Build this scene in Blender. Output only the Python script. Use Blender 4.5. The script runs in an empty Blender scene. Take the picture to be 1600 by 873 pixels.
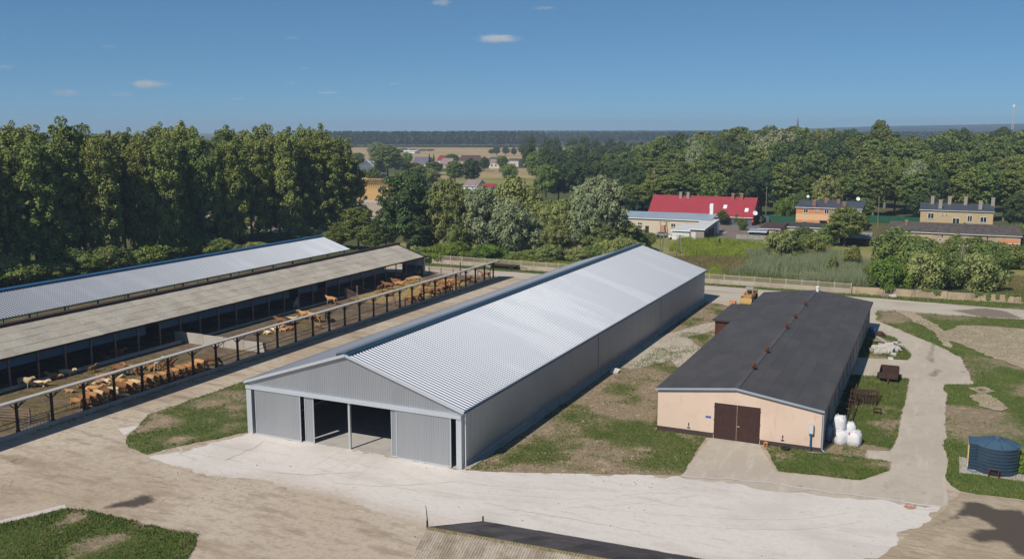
import bpy, bmesh, math, random
import numpy as np
from mathutils import Vector, Matrix, geometry

SC = bpy.context.scene
COL = SC.collection
random.seed(7)
RNG = np.random.default_rng(7)
R = math.radians

# ------------------------------------------------------------------ camera
H, FPX, HY = 30.0, 1450.0, 203.0          # camera height (m), focal length and horizon row in 1600 px
PITCH = math.atan((436.5 - HY) / FPX)
YAW = math.atan(680 / math.hypot(FPX, 436.5 - HY))
cd = bpy.data.cameras.new('camera')
cd.sensor_width = 36
cd.sensor_fit = 'HORIZONTAL'
cd.lens = FPX / 1600 * 36
cd.clip_start = 0.5
cd.clip_end = 20000
cam = bpy.data.objects.new('camera', cd)
COL.objects.link(cam)
cam.location = (0, 0, H)
cam.rotation_euler = (math.pi / 2 - PITCH, 0, YAW)
SC.camera = cam

# ------------------------------------------------------------------ sky and sun
SUN_EL, SUN_AZ = R(45), math.atan2(-0.24, -0.97)      # azimuth: clockwise from +Y, where the sun stands
w = bpy.data.worlds.new('World')
SC.world = w
w.use_nodes = True
nt = w.node_tree
sky = nt.nodes.new('ShaderNodeTexSky')
sky.sky_type = 'NISHITA'
sky.sun_disc = False
sky.sun_elevation = SUN_EL
sky.sun_rotation = SUN_AZ
sky.altitude = 100
sky.air_density = 0.5
sky.dust_density = 0.0
sky.ozone_density = 10.0
bg = nt.nodes['Background']
bg.inputs['Strength'].default_value = 0.15
gm = nt.nodes.new('ShaderNodeGamma')          # evens out the brightness between zenith and horizon
gm.inputs['Gamma'].default_value = 0.60
tn = nt.nodes.new('ShaderNodeMix')
tn.data_type = 'RGBA'
tn.blend_type = 'MULTIPLY'
tn.inputs[0].default_value = 1.0
tn.inputs[7].default_value = (0.585, 0.87, 0.985, 1)
nt.links.new(sky.outputs[0], gm.inputs['Color'])
nt.links.new(gm.outputs[0], tn.inputs[6])
nt.links.new(tn.outputs[2], bg.inputs['Color'])
sl = bpy.data.lights.new('sun', 'SUN')
sl.energy = 4.3
sl.angle = R(0.53)
sl.color = (1.0, 0.93, 0.83)
sun = bpy.data.objects.new('sun', sl)
COL.objects.link(sun)
sd = Vector((math.sin(SUN_AZ) * math.cos(SUN_EL), math.cos(SUN_AZ) * math.cos(SUN_EL), math.sin(SUN_EL)))
sun.rotation_euler = sd.to_track_quat('Z', 'Y').to_euler()
sun.location = (0, -50, 120)
SC.view_settings.view_transform = 'Standard'
SC.view_settings.look = 'None'
SC.view_settings.exposure = 0.12
SC.view_settings.gamma = 1
SC.cycles.max_bounces = 6
SC.cycles.diffuse_bounces = 3
SC.cycles.transparent_max_bounces = 8
SC.cycles.volume_bounces = 2
SC.cycles.use_denoising = True

# ------------------------------------------------------------------ survey: photo rows/columns -> places on the ground
_F = Vector((-math.sin(YAW) * math.cos(PITCH), math.cos(YAW) * math.cos(PITCH), -math.sin(PITCH)))
_R = Vector((math.cos(YAW), math.sin(YAW), 0))
_U = _R.cross(_F)


def ray(x, y):
    return _F + _R * ((x - 800) / FPX) - _U * ((y - 436.5) / FPX)


def G(x, y, z=0.0):
    d = ray(x, y)
    t = (z - H) / d.z
    return (t * d.x, t * d.y)


def FY(x, y, Y):                # (X, z) on the upright plane at distance Y
    d = ray(x, y)
    t = Y / d.y
    return (t * d.x, H + t * d.z)


def FX(x, y, X):                # (Y, z) on the upright plane at X
    d = ray(x, y)
    t = X / d.x
    return (t * d.y, H + t * d.z)


def HZ(x, y, gx, gy):           # height of a point seen above a ground point
    X, Y = G(gx, gy)
    d = ray(x, y)
    return H + d.z * math.hypot(X, Y) / math.hypot(d.x, d.y)


# ------------------------------------------------------------------ noise in numpy
def _hash(ix, iy, s):
    n = (ix * 374761393 + iy * 668265263 + s * 974634777) & 0xFFFFFFFF
    n = ((n ^ (n >> 13)) * 1274126177) & 0xFFFFFFFF
    return ((n ^ (n >> 16)) & 0xFFFF) / 65535.0


def vnoise(x, y, s=0):
    x = np.asarray(x, float)
    y = np.asarray(y, float)
    ix = np.floor(x).astype(np.int64)
    iy = np.floor(y).astype(np.int64)
    fx = x - ix
    fy = y - iy
    fx = fx * fx * (3 - 2 * fx)
    fy = fy * fy * (3 - 2 * fy)
    a = _hash(ix, iy, s)
    b = _hash(ix + 1, iy, s)
    c = _hash(ix, iy + 1, s)
    d = _hash(ix + 1, iy + 1, s)
    return (a * (1 - fx) + b * fx) * (1 - fy) + (c * (1 - fx) + d * fx) * fy


def fbm(x, y, sc, s=0, o=4):
    t = 0
    a = 0.5
    for k in range(o):
        t = t + a * vnoise(np.asarray(x) / sc, np.asarray(y) / sc, s + k)
        sc *= 0.5
        a *= 0.5
    return t / (1 - 0.5 ** o)


def inside(px, py, poly):
    r = np.zeros(len(px), bool)
    n = len(poly)
    for i in range(n):
        x0, y0 = poly[i]
        x1, y1 = poly[(i + 1) % n]
        if y0 == y1:
            continue
        c = ((y0 > py) != (y1 > py)) & (px < (x1 - x0) * (py - y0) / (y1 - y0) + x0)
        r ^= c
    return r


def edge_dist(px, py, poly):
    d = np.full(len(px), 1e9)
    n = len(poly)
    for i in range(n):
        a = np.array(poly[i])
        b = np.array(poly[(i + 1) % n])
        ab = b - a
        L = max((ab ** 2).sum(), 1e-9)
        t = np.clip(((px - a[0]) * ab[0] + (py - a[1]) * ab[1]) / L, 0, 1)
        d = np.minimum(d, np.hypot(px - a[0] - t * ab[0], py - a[1] - t * ab[1]))
    return d


# ------------------------------------------------------------------ materials
MATS = {}


def _new(name):
    m = bpy.data.materials.new(name)
    m.use_nodes = True
    MATS[name] = m
    t = m.node_tree
    return m, t, t.nodes['Principled BSDF']


def _ramp(t, src, lo, hi):
    n = t.nodes.new('ShaderNodeMapRange')
    n.interpolation_type = 'SMOOTHSTEP'
    n.inputs['From Min'].default_value = lo
    n.inputs['From Max'].default_value = hi
    t.links.new(src, n.inputs['Value'])
    return n.outputs['Result']


def _mix(t, fac, a, b, mode='MIX'):
    n = t.nodes.new('ShaderNodeMix')
    n.data_type = 'RGBA'
    n.blend_type = mode
    n.clamp_factor = True
    for i, v in ((0, fac), (6, a), (7, b)):
        if isinstance(v, (int, float)):
            n.inputs[i].default_value = v
        elif isinstance(v, tuple):
            n.inputs[i].default_value = (*v, 1)
        else:
            t.links.new(v, n.inputs[i])
    return n.outputs[2]


def _noise(t, vec, scale, detail=4, rough=0.55, stretch=(1, 1, 1), rot=0.0, dist=0.0):
    if stretch != (1, 1, 1) or rot:
        mp = t.nodes.new('ShaderNodeMapping')
        mp.inputs['Scale'].default_value = stretch
        mp.inputs['Rotation'].default_value = (0, 0, rot)
        t.links.new(vec, mp.inputs['Vector'])
        vec = mp.outputs[0]
    n = t.nodes.new('ShaderNodeTexNoise')
    n.inputs['Scale'].default_value = scale
    n.inputs['Detail'].default_value = detail
    n.inputs['Roughness'].default_value = rough
    n.inputs['Distortion'].default_value = dist
    t.links.new(vec, n.inputs['Vector'])
    return n.outputs[0]


def M(name, base, rough=0.8, metal=0.0, layers=(), bump=None, spec=0.3, rnd=0.0, coords='pos', attr=None):
    """layers: (scale, lo, hi, colour, amount, stretch, rot); bump: (scale, distance)"""
    m, t, b = _new(name)
    if coords == 'pos':
        vec = t.nodes.new('ShaderNodeNewGeometry').outputs['Position']
    else:
        vec = t.nodes.new('ShaderNodeTexCoord').outputs['Object']
    col = tuple(base)
    for L in layers:
        sc, lo, hi, c, amt = L[:5]
        st = L[5] if len(L) > 5 else (1, 1, 1)
        ro = L[6] if len(L) > 6 else 0.0
        f = _ramp(t, _noise(t, vec, sc, 5, 0.6, st, ro), lo, hi)
        mm = t.nodes.new('ShaderNodeMath')
        mm.operation = 'MULTIPLY'
        mm.inputs[1].default_value = amt
        t.links.new(f, mm.inputs[0])
        col = _mix(t, mm.outputs[0], col, tuple(c))
    if attr:                                  # (colour, lo, hi): a mark that fades by the sheet's own 'growth' attribute
        an = t.nodes.new('ShaderNodeAttribute')
        an.attribute_name = 'growth'
        ma = t.nodes.new('ShaderNodeMath')
        ma.operation = 'MULTIPLY_ADD'
        ma.inputs[1].default_value = 0.7
        t.links.new(_noise(t, vec, 2.2, 6, 0.7), ma.inputs[0])
        t.links.new(an.outputs['Fac'], ma.inputs[2])
        col = _mix(t, _ramp(t, ma.outputs[0], attr[1], attr[2]), col, attr[0])
    if rnd:
        oi = t.nodes.new('ShaderNodeObjectInfo')
        hs = t.nodes.new('ShaderNodeHueSaturation')
        mr = t.nodes.new('ShaderNodeMapRange')
        mr.inputs['To Min'].default_value = 1 - rnd
        mr.inputs['To Max'].default_value = 1 + rnd
        t.links.new(oi.outputs['Random'], mr.inputs['Value'])
        t.links.new(mr.outputs[0], hs.inputs['Value'])
        if isinstance(col, tuple):
            hs.inputs['Color'].default_value = (*col, 1)
        else:
            t.links.new(col, hs.inputs['Color'])
        col = hs.outputs[0]
    if isinstance(col, tuple):
        b.inputs['Base Color'].default_value = (*col, 1)
    else:
        t.links.new(col, b.inputs['Base Color'])
    b.inputs['Roughness'].default_value = rough
    b.inputs['Metallic'].default_value = metal
    b.inputs['Specular IOR Level'].default_value = spec
    if bump:
        bn = t.nodes.new('ShaderNodeBump')
        bn.inputs['Distance'].default_value = bump[1]
        bn.inputs['Strength'].default_value = 1.0
        t.links.new(_noise(t, vec, bump[0], 4, 0.6), bn.inputs['Height'])
        t.links.new(bn.outputs[0], b.inputs['Normal'])
    return m


def grass_mat(name, dirt, g1, g2, dry, lo=0.42, hi=0.58, dry_amt=0.7):
    """bare soil and turf mixed by the sheet's own growth attribute plus finer noise"""
    m, t, b = _new(name)
    vec = t.nodes.new('ShaderNodeNewGeometry').outputs['Position']
    at = t.nodes.new('ShaderNodeAttribute')
    at.attribute_name = 'growth'
    fine = _noise(t, vec, 1.7, 6, 0.7)
    ad = t.nodes.new('ShaderNodeMath')
    ad.operation = 'MULTIPLY_ADD'
    ad.inputs[1].default_value = 0.55
    t.links.new(fine, ad.inputs[0])
    sb = t.nodes.new('ShaderNodeMath')
    sb.operation = 'SUBTRACT'
    sb.inputs[1].default_value = 0.275
    t.links.new(at.outputs['Fac'], sb.inputs[0])
    t.links.new(sb.outputs[0], ad.inputs[2])
    f = _ramp(t, ad.outputs[0], lo, hi)
    turf = _mix(t, _ramp(t, _noise(t, vec, 0.9, 6, 0.7), 0.35, 0.65), g1, g2)
    d1 = t.nodes.new('ShaderNodeMath')
    d1.operation = 'MULTIPLY'
    d1.inputs[1].default_value = dry_amt
    t.links.new(_ramp(t, _noise(t, vec, 0.45, 6, 0.7), 0.5, 0.68), d1.inputs[0])
    turf = _mix(t, d1.outputs[0], turf, dry)
    soil = _mix(t, _ramp(t, _noise(t, vec, 2.6, 6, 0.7), 0.35, 0.7), dirt, tuple(c * 0.68 for c in dirt))
    soil = _mix(t, _ramp(t, _noise(t, vec, 0.8, 4, 0.6), 0.55, 0.72), soil, tuple(min(1, c * 1.35) for c in dirt))
    t.links.new(_mix(t, f, soil, turf), b.inputs['Base Color'])
    b.inputs['Roughness'].default_value = 0.95
    b.inputs['Specular IOR Level'].default_value = 0.1
    bn = t.nodes.new('ShaderNodeBump')
    bn.inputs['Distance'].default_value = 0.12
    t.links.new(_noise(t, vec, 3.5, 5, 0.7), bn.inputs['Height'])
    t.links.new(bn.outputs[0], b.inputs['Normal'])
    return m


def leaf_mat(name, c1, c2, c3, rough=0.6, trans=0.15):
    """tint attribute picks between the species' leaf colours, each tree shifted a little"""
    m, t, b = _new(name)
    at = t.nodes.new('ShaderNodeAttribute')
    at.attribute_name = 'tint'
    c = _mix(t, _ramp(t, at.outputs['Fac'], 0.0, 0.6), c1, c2)
    c = _mix(t, _ramp(t, at.outputs['Fac'], 0.6, 1.0), c, c3)
    oi = t.nodes.new('ShaderNodeObjectInfo')
    hs = t.nodes.new('ShaderNodeHueSaturation')
    for k, (a, z), inp in ((0, (0.478, 0.512), 'Hue'), (1, (0.86, 1.2), 'Value')):
        mr = t.nodes.new('ShaderNodeMapRange')
        mr.inputs['To Min'].default_value = a
        mr.inputs['To Max'].default_value = z
        if k:
            fr = t.nodes.new('ShaderNodeMath')
            fr.operation = 'MULTIPLY'
            fr.inputs[1].default_value = 7.31
            t.links.new(oi.outputs['Random'], fr.inputs[0])
            fc = t.nodes.new('ShaderNodeMath')
            fc.operation = 'FRACT'
            t.links.new(fr.outputs[0], fc.inputs[0])
            t.links.new(fc.outputs[0], mr.inputs['Value'])
        else:
            t.links.new(oi.outputs['Random'], mr.inputs['Value'])
        t.links.new(mr.outputs[0], hs.inputs[inp])
    t.links.new(c, hs.inputs['Color'])
    t.links.new(hs.outputs[0], b.inputs['Base Color'])
    b.inputs['Roughness'].default_value = rough
    b.inputs['Specular IOR Level'].default_value = 0.25
    tr = t.nodes.new('ShaderNodeBsdfTranslucent')
    t.links.new(hs.outputs[0], tr.inputs['Color'])
    ms = t.nodes.new('ShaderNodeMixShader')
    ms.inputs[0].default_value = trans
    t.links.new(b.outputs[0], ms.inputs[1])
    t.links.new(tr.outputs[0], ms.inputs[2])
    t.links.new(ms.outputs[0], t.nodes['Material Output'].inputs['Surface'])
    return m


# ground
M('mat_ground', (0.085, 0.095, 0.035), 0.95, layers=[(0.012, 0.45, 0.6, (0.16, 0.13, 0.06), 0.7), (0.2, 0.4, 0.65, (0.05, 0.075, 0.025), 0.6)], spec=0.1)
YARD = (0.41, 0.325, 0.24)
YL = [(0.055, 0.42, 0.62, (0.51, 0.435, 0.345), 0.9), (0.16, 0.52, 0.66, (0.27, 0.205, 0.14), 0.75, (0.5, 1.6, 1), 0.35),
      (0.5, 0.52, 0.68, (0.235, 0.18, 0.13), 0.6, (0.4, 1.4, 1), 0.55), (0.9, 0.55, 0.68, (0.22, 0.17, 0.12), 0.45, (0.35, 1.3, 1), -0.25), (1.3, 0.48, 0.66, (0.32, 0.25, 0.185), 0.5), (3.2, 0.50, 0.70, (0.28, 0.22, 0.16), 0.5), (6.0, 0.55, 0.70, (0.53, 0.455, 0.37), 0.4), (14.0, 0.62, 0.70, (0.22, 0.17, 0.125), 0.5)]
M('mat_yard', YARD, 0.95, spec=0.1, bump=(1.2, 0.05), layers=YL)
M('mat_yard_wet', YARD, 0.9, spec=0.15, bump=(1.2, 0.05), layers=YL, attr=((0.085, 0.069, 0.056), 0.50, 1.0))
M('mat_yard_track', YARD, 0.95, spec=0.1, bump=(1.2, 0.05), layers=YL, attr=((0.30, 0.235, 0.17), 0.75, 2.2))
M('mat_sand_wet', (0.36, 0.29, 0.205), 0.9, spec=0.15, layers=[(0.35, 0.45, 0.62, (0.45, 0.375, 0.28), 0.8), (1.3, 0.5, 0.65, (0.25, 0.195, 0.135), 0.6, (0.4, 2.2, 1), 0.5), (5.0, 0.5, 0.7, (0.28, 0.22, 0.16), 0.5)], attr=((0.085, 0.069, 0.056), 0.50, 1.0))
AL = [(1.6, 0.50, 0.66, (0.53, 0.48, 0.43), 0.5), (5.0, 0.55, 0.70, (0.68, 0.64, 0.60), 0.5), (0.07, 0.45, 0.62, (0.51, 0.465, 0.415), 0.8), (0.22, 0.52, 0.7, (0.46, 0.41, 0.355), 0.55, (0.4, 1.5, 1), -0.2),
      (0.7, 0.57, 0.68, (0.43, 0.37, 0.31), 0.5, (0.25, 1.6, 1), 0.3), (3.0, 0.58, 0.72, (0.42, 0.36, 0.30), 0.5), (11.0, 0.4, 0.7, (0.66, 0.62, 0.59), 0.35), (13.0, 0.64, 0.71, (0.33, 0.28, 0.235), 0.5)]
M('mat_apron', (0.61, 0.565, 0.52), 0.9, spec=0.15, bump=(2.0, 0.02), layers=AL)
M('mat_apron_soft', (0.61, 0.565, 0.52), 0.9, spec=0.15, bump=(2.0, 0.02), layers=AL, attr=((0.425, 0.34, 0.26), 0.40, 1.25))
M('mat_apron_track', (0.61, 0.565, 0.52), 0.9, spec=0.15, layers=AL, attr=((0.49, 0.44, 0.38), 0.75, 2.3))
M('mat_apron_crack', (0.61, 0.565, 0.52), 0.9, spec=0.15, layers=AL, attr=((0.33, 0.28, 0.235), 0.80, 1.7))
PL = [(0.16, 0.50, 0.66, (0.34, 0.265, 0.195), 0.7, (0.5, 1.6, 1), 0.3), (0.9, 0.55, 0.68, (0.27, 0.21, 0.155), 0.6, (0.2, 1.4, 1), -0.2), (1.3, 0.48, 0.66, (0.40, 0.33, 0.26), 0.5), (6.0, 0.55, 0.70, (0.58, 0.52, 0.46), 0.6), (0.07, 0.45, 0.62, (0.43, 0.355, 0.28), 0.8), (0.5, 0.55, 0.7, (0.31, 0.25, 0.19), 0.5, (0.3, 1.5, 1), 0.3), (3.2, 0.52, 0.72, (0.33, 0.27, 0.21), 0.5), (9.0, 0.4, 0.75, (0.55, 0.49, 0.43), 0.4), (14.0, 0.62, 0.70, (0.24, 0.19, 0.145), 0.5)]
M('mat_yard_pale', (0.455, 0.375, 0.295), 0.95, spec=0.1, bump=(1.2, 0.03), layers=YL)
M('mat_pale_track', (0.49, 0.425, 0.355), 0.95, spec=0.1, layers=PL, attr=((0.37, 0.305, 0.235), 0.75, 2.2))
M('mat_wet_soil_dry', (0.20, 0.165, 0.14), 0.95, spec=0.1, layers=[(0.3, 0.45, 0.65, (0.15, 0.12, 0.10), 0.7)])
M('mat_golden', (0.27, 0.22, 0.085), 0.95, spec=0.1, layers=[(0.2, 0.45, 0.65, (0.20, 0.185, 0.065), 0.8), (1.5, 0.5, 0.7, (0.33, 0.26, 0.12), 0.6)])
M('mat_concrete_dark', (0.42, 0.40, 0.37), 0.9, layers=[(0.6, 0.45, 0.65, (0.34, 0.32, 0.29), 0.7)])
M('mat_concrete_road', (0.46, 0.40, 0.325), 0.9, spec=0.15, bump=(2.5, 0.02), layers=[(0.35, 0.48, 0.66, (0.37, 0.31, 0.24), 0.55), (1.5, 0.5, 0.66, (0.38, 0.325, 0.26), 0.55), (6.0, 0.55, 0.70, (0.55, 0.49, 0.42), 0.5), 
    (0.10, 0.42, 0.62, (0.40, 0.345, 0.28), 0.8), (0.5, 0.5, 0.7, (0.53, 0.48, 0.41), 0.6, (2.5, 0.35, 1)), (0.6, 0.60, 0.74, (0.25, 0.21, 0.165), 0.5, (1.4, 0.5, 1)),
    (4.0, 0.56, 0.72, (0.35, 0.30, 0.24), 0.6), (12.0, 0.4, 0.7, (0.52, 0.47, 0.40), 0.35)])
M('mat_road_wet', (0.44, 0.385, 0.315), 0.9, spec=0.15, layers=[(0.6, 0.60, 0.74, (0.30, 0.25, 0.20), 0.5), (4.0, 0.56, 0.72, (0.35, 0.30, 0.24), 0.6)], attr=((0.20, 0.165, 0.13), 0.62, 1.15))
M('mat_pale_wet', (0.49, 0.425, 0.355), 0.95, spec=0.1, layers=PL, attr=((0.36, 0.30, 0.235), 0.62, 1.1))
M('mat_road_back', (0.47, 0.42, 0.35), 0.92, spec=0.1, layers=[(0.15, 0.45, 0.65, (0.33, 0.28, 0.22), 0.7, (0.4, 2, 1)), (2.0, 0.5, 0.7, (0.40, 0.35, 0.29), 0.6)])
M('mat_sand', (0.36, 0.29, 0.205), 0.95, spec=0.1, bump=(1.5, 0.1), layers=[
    (0.35, 0.45, 0.62, (0.45, 0.375, 0.28), 0.8), (1.3, 0.5, 0.65, (0.25, 0.195, 0.135), 0.6, (0.4, 2.2, 1), 0.5), (5.0, 0.5, 0.7, (0.28, 0.22, 0.16), 0.5)])
M('mat_wet_soil', (0.085, 0.072, 0.06), 0.75, spec=0.3, bump=(3.0, 0.06), layers=[(1.2, 0.5, 0.66, (0.19, 0.155, 0.12), 0.75), (5.0, 0.5, 0.7, (0.05, 0.043, 0.036), 0.6)])
M('mat_pen', (0.12, 0.085, 0.06), 0.95, spec=0.1, bump=(2.0, 0.08), layers=[
    (0.25, 0.45, 0.6, (0.19, 0.145, 0.095), 0.8), (1.1, 0.5, 0.66, (0.075, 0.055, 0.04), 0.7), (4.0, 0.5, 0.7, (0.24, 0.19, 0.12), 0.5)])
M('mat_straw_old', (0.15, 0.115, 0.055), 0.95, spec=0.1, bump=(4.0, 0.12), layers=[(0.8, 0.45, 0.62, (0.09, 0.068, 0.045), 0.9), (1.6, 0.52, 0.66, (0.09, 0.066, 0.045), 0.8), (3.5, 0.5, 0.66, (0.25, 0.19, 0.075), 0.6), (2.2, 0.56, 0.7, (0.07, 0.055, 0.03), 0.7)])
M('mat_straw', (0.33, 0.245, 0.10), 0.95, spec=0.1, bump=(4.0, 0.12), layers=[
    (0.8, 0.45, 0.62, (0.20, 0.155, 0.055), 0.8), (3.5, 0.5, 0.66, (0.43, 0.33, 0.14), 0.7), (2.2, 0.56, 0.7, (0.12, 0.095, 0.05), 0.7)])
M('mat_wheat', (0.40, 0.29, 0.15), 0.95, spec=0.1, layers=[(0.02, 0.42, 0.6, (0.30, 0.23, 0.12), 0.8, (0.25, 1, 1)), (0.25, 0.5, 0.7, (0.33, 0.25, 0.13), 0.6, (0.2, 2, 1))])
M('mat_meadow', (0.20, 0.215, 0.06), 0.95, spec=0.1, layers=[(0.03, 0.45, 0.6, (0.30, 0.24, 0.11), 0.7), (0.3, 0.5, 0.7, (0.15, 0.175, 0.05), 0.7)])
M('mat_hill', (0.022, 0.04, 0.025), 0.95, spec=0.05, layers=[(0.01, 0.45, 0.6, (0.014, 0.028, 0.02), 0.8)], bump=(0.03, 12))
grass_mat('mat_turf_sparse', (0.32, 0.245, 0.165), (0.115, 0.135, 0.04), (0.075, 0.105, 0.028), (0.27, 0.215, 0.11), 0.34, 0.70)
grass_mat('mat_turf_lush', (0.30, 0.235, 0.155), (0.10, 0.135, 0.033), (0.065, 0.10, 0.022), (0.19, 0.17, 0.07), 0.32, 0.56, 0.75)
M('mat_blade', (0.105, 0.15, 0.034), 0.8, spec=0.15, layers=[(0.6, 0.45, 0.62, (0.17, 0.18, 0.06), 0.8), (3.0, 0.5, 0.7, (0.07, 0.11, 0.024), 0.7), (9, 0.6, 0.7, (0.25, 0.22, 0.10), 0.7)])
M('mat_blade_dry', (0.20, 0.17, 0.075), 0.85, spec=0.1, layers=[(0.5, 0.45, 0.62, (0.11, 0.125, 0.04), 0.85), (3.0, 0.5, 0.7, (0.27, 0.22, 0.10), 0.7)])
M('mat_reed', (0.20, 0.24, 0.125), 0.8, spec=0.15, layers=[(0.25, 0.45, 0.6, (0.23, 0.235, 0.15), 0.8), (1.6, 0.5, 0.7, (0.11, 0.16, 0.08), 0.7)])
M('mat_herb', (0.22, 0.265, 0.035), 0.8, spec=0.15, layers=[(0.3, 0.42, 0.6, (0.13, 0.19, 0.03), 0.8), (1.6, 0.5, 0.7, (0.28, 0.29, 0.05), 0.7)])

# buildings
M('mat_roof_metal', (0.245, 0.265, 0.305), 0.52, 0.58, layers=[(0.35, 0.4, 0.7, (0.235, 0.255, 0.295), 0.6, (0.1, 1.2, 1)), (0.12, 0.5, 0.6, (0.30, 0.32, 0.36), 0.5, (0.05, 1.5, 1))], spec=0.4)
M('mat_wall_metal', (0.40, 0.42, 0.45), 0.42, 0.6, layers=[(0.5, 0.4, 0.7, (0.35, 0.375, 0.41), 0.6, (1, 1, 0.15)), (4.0, 0.55, 0.75, (0.44, 0.465, 0.50), 0.3)], spec=0.5)
M('mat_trim_metal', (0.50, 0.53, 0.57), 0.45, 0.3, spec=0.5, layers=[(2.0, 0.5, 0.7, (0.44, 0.47, 0.51), 0.5)])
M('mat_teal', (0.02, 0.06, 0.10), 0.4, 0.0, spec=0.5, layers=[(1.0, 0.5, 0.7, (0.02, 0.06, 0.095), 0.5)])
M('mat_blue_ridge', (0.025, 0.10, 0.21), 0.4, spec=0.5, layers=[(1.0, 0.5, 0.7, (0.035, 0.12, 0.24), 0.5)])
M('mat_dark_gap', (0.02, 0.02, 0.022), 0.9)
M('mat_concrete', (0.40, 0.37, 0.325), 0.9, spec=0.15, bump=(3, 0.02), layers=[(0.6, 0.45, 0.65, (0.31, 0.28, 0.24), 0.7, (1, 1, 0.4)), (4, 0.5, 0.7, (0.45, 0.42, 0.37), 0.5)])
M('mat_fence_concrete', (0.42, 0.36, 0.285), 0.9, spec=0.1, bump=(3, 0.02), rnd=0.10, layers=[(0.8, 0.45, 0.65, (0.33, 0.275, 0.21), 0.7, (1, 1, 0.4)), (5, 0.5, 0.7, (0.46, 0.40, 0.33), 0.5)])
M('mat_galv', (0.55, 0.57, 0.59), 0.4, 0.6, spec=0.5)
M('mat_cream', (0.63, 0.49, 0.395), 0.85, spec=0.15, layers=[(0.35, 0.45, 0.65, (0.56, 0.43, 0.34), 0.7), (1.5, 0.56, 0.72, (0.47, 0.36, 0.27), 0.6, (1, 1, 0.3)), (12, 0.45, 0.7, (0.68, 0.54, 0.42), 0.4)])
M('mat_grey_render', (0.33, 0.285, 0.245), 0.9, spec=0.15, layers=[(0.5, 0.45, 0.65, (0.26, 0.22, 0.185), 0.7), (5, 0.5, 0.7, (0.36, 0.315, 0.27), 0.5)])
M('mat_plinth', (0.055, 0.04, 0.038), 0.85, layers=[(3, 0.5, 0.7, (0.085, 0.065, 0.058), 0.6)])
M('mat_door_brown', (0.052, 0.026, 0.022), 0.6, layers=[(2, 0.45, 0.65, (0.066, 0.034, 0.028), 0.6)])
M('mat_felt', (0.066, 0.064, 0.068), 0.9, spec=0.2, bump=(25, 0.01), rnd=0.09, layers=[(0.4, 0.45, 0.65, (0.082, 0.078, 0.080), 0.6, (1, 0.3, 1)), (3.0, 0.5, 0.7, (0.056, 0.055, 0.060), 0.5), (14.0, 0.5, 0.75, (0.10, 0.098, 0.10), 0.45)])
M('mat_rust', (0.13, 0.045, 0.025), 0.85, layers=[(6, 0.45, 0.65, (0.085, 0.035, 0.022), 0.8), (20, 0.5, 0.7, (0.19, 0.075, 0.035), 0.5)], coords='obj')
M('mat_rust_dark', (0.045, 0.026, 0.021), 0.85, layers=[(4, 0.45, 0.65, (0.085, 0.04, 0.027), 0.8)])
M('mat_rail', (0.24, 0.155, 0.125), 0.75, layers=[(2, 0.45, 0.65, (0.15, 0.085, 0.065), 0.8)])
M('mat_annex', (0.095, 0.035, 0.024), 0.7, layers=[(1.5, 0.4, 0.65, (0.06, 0.024, 0.018), 0.7, (1, 1, 0.2))])
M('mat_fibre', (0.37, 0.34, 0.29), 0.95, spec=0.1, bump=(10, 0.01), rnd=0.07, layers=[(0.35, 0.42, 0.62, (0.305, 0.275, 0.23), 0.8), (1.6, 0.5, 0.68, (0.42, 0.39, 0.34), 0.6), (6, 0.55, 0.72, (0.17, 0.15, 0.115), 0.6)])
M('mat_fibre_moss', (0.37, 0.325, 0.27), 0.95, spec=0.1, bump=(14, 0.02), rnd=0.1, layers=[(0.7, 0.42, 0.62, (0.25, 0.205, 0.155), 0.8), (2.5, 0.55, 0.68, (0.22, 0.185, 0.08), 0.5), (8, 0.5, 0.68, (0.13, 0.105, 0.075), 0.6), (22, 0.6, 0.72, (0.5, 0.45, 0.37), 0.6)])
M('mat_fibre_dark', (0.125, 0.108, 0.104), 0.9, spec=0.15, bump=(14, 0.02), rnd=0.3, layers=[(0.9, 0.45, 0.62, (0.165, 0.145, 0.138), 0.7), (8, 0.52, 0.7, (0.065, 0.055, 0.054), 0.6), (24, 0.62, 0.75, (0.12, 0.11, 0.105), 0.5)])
M('mat_ridge_felt', (0.078, 0.076, 0.08), 0.9, layers=[(2.0, 0.45, 0.65, (0.065, 0.063, 0.066), 0.8), (0.4, 0.5, 0.6, (0.095, 0.092, 0.095), 0.6)])
M('mat_brick_dust', (0.42, 0.20, 0.12), 0.95, layers=[(3, 0.45, 0.6, (0.45, 0.40, 0.33), 0.9)])
M('mat_moss', (0.19, 0.155, 0.075), 0.95, layers=[(5, 0.45, 0.62, (0.10, 0.085, 0.04), 0.8), (14, 0.55, 0.7, (0.30, 0.27, 0.2), 0.5)])
M('mat_dark_wood', (0.035, 0.022, 0.018), 0.85, layers=[(3, 0.45, 0.65, (0.055, 0.036, 0.028), 0.7)])
M('mat_canopy_top', (0.42, 0.40, 0.37), 0.9, layers=[(0.8, 0.45, 0.65, (0.34, 0.31, 0.28), 0.7), (4, 0.5, 0.7, (0.47, 0.45, 0.42), 0.5)])
M('mat_blue_sheet', (0.035, 0.10, 0.18), 0.6, layers=[(0.8, 0.45, 0.65, (0.025, 0.075, 0.135), 0.7)])
M('mat_white_wall', (0.62, 0.63, 0.65), 0.85, layers=[(0.8, 0.45, 0.65, (0.54, 0.55, 0.57), 0.6)])
M('mat_timber', (0.30, 0.24, 0.18), 0.85, layers=[(2, 0.45, 0.65, (0.21, 0.165, 0.12), 0.7)])
M('mat_fresh_timber', (0.62, 0.40, 0.17), 0.8, layers=[(1, 0.45, 0.65, (0.54, 0.34, 0.14), 0.7)])
M('mat_osb', (0.45, 0.29, 0.12), 0.85, layers=[(3, 0.45, 0.65, (0.37, 0.23, 0.09), 0.7)])
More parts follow.
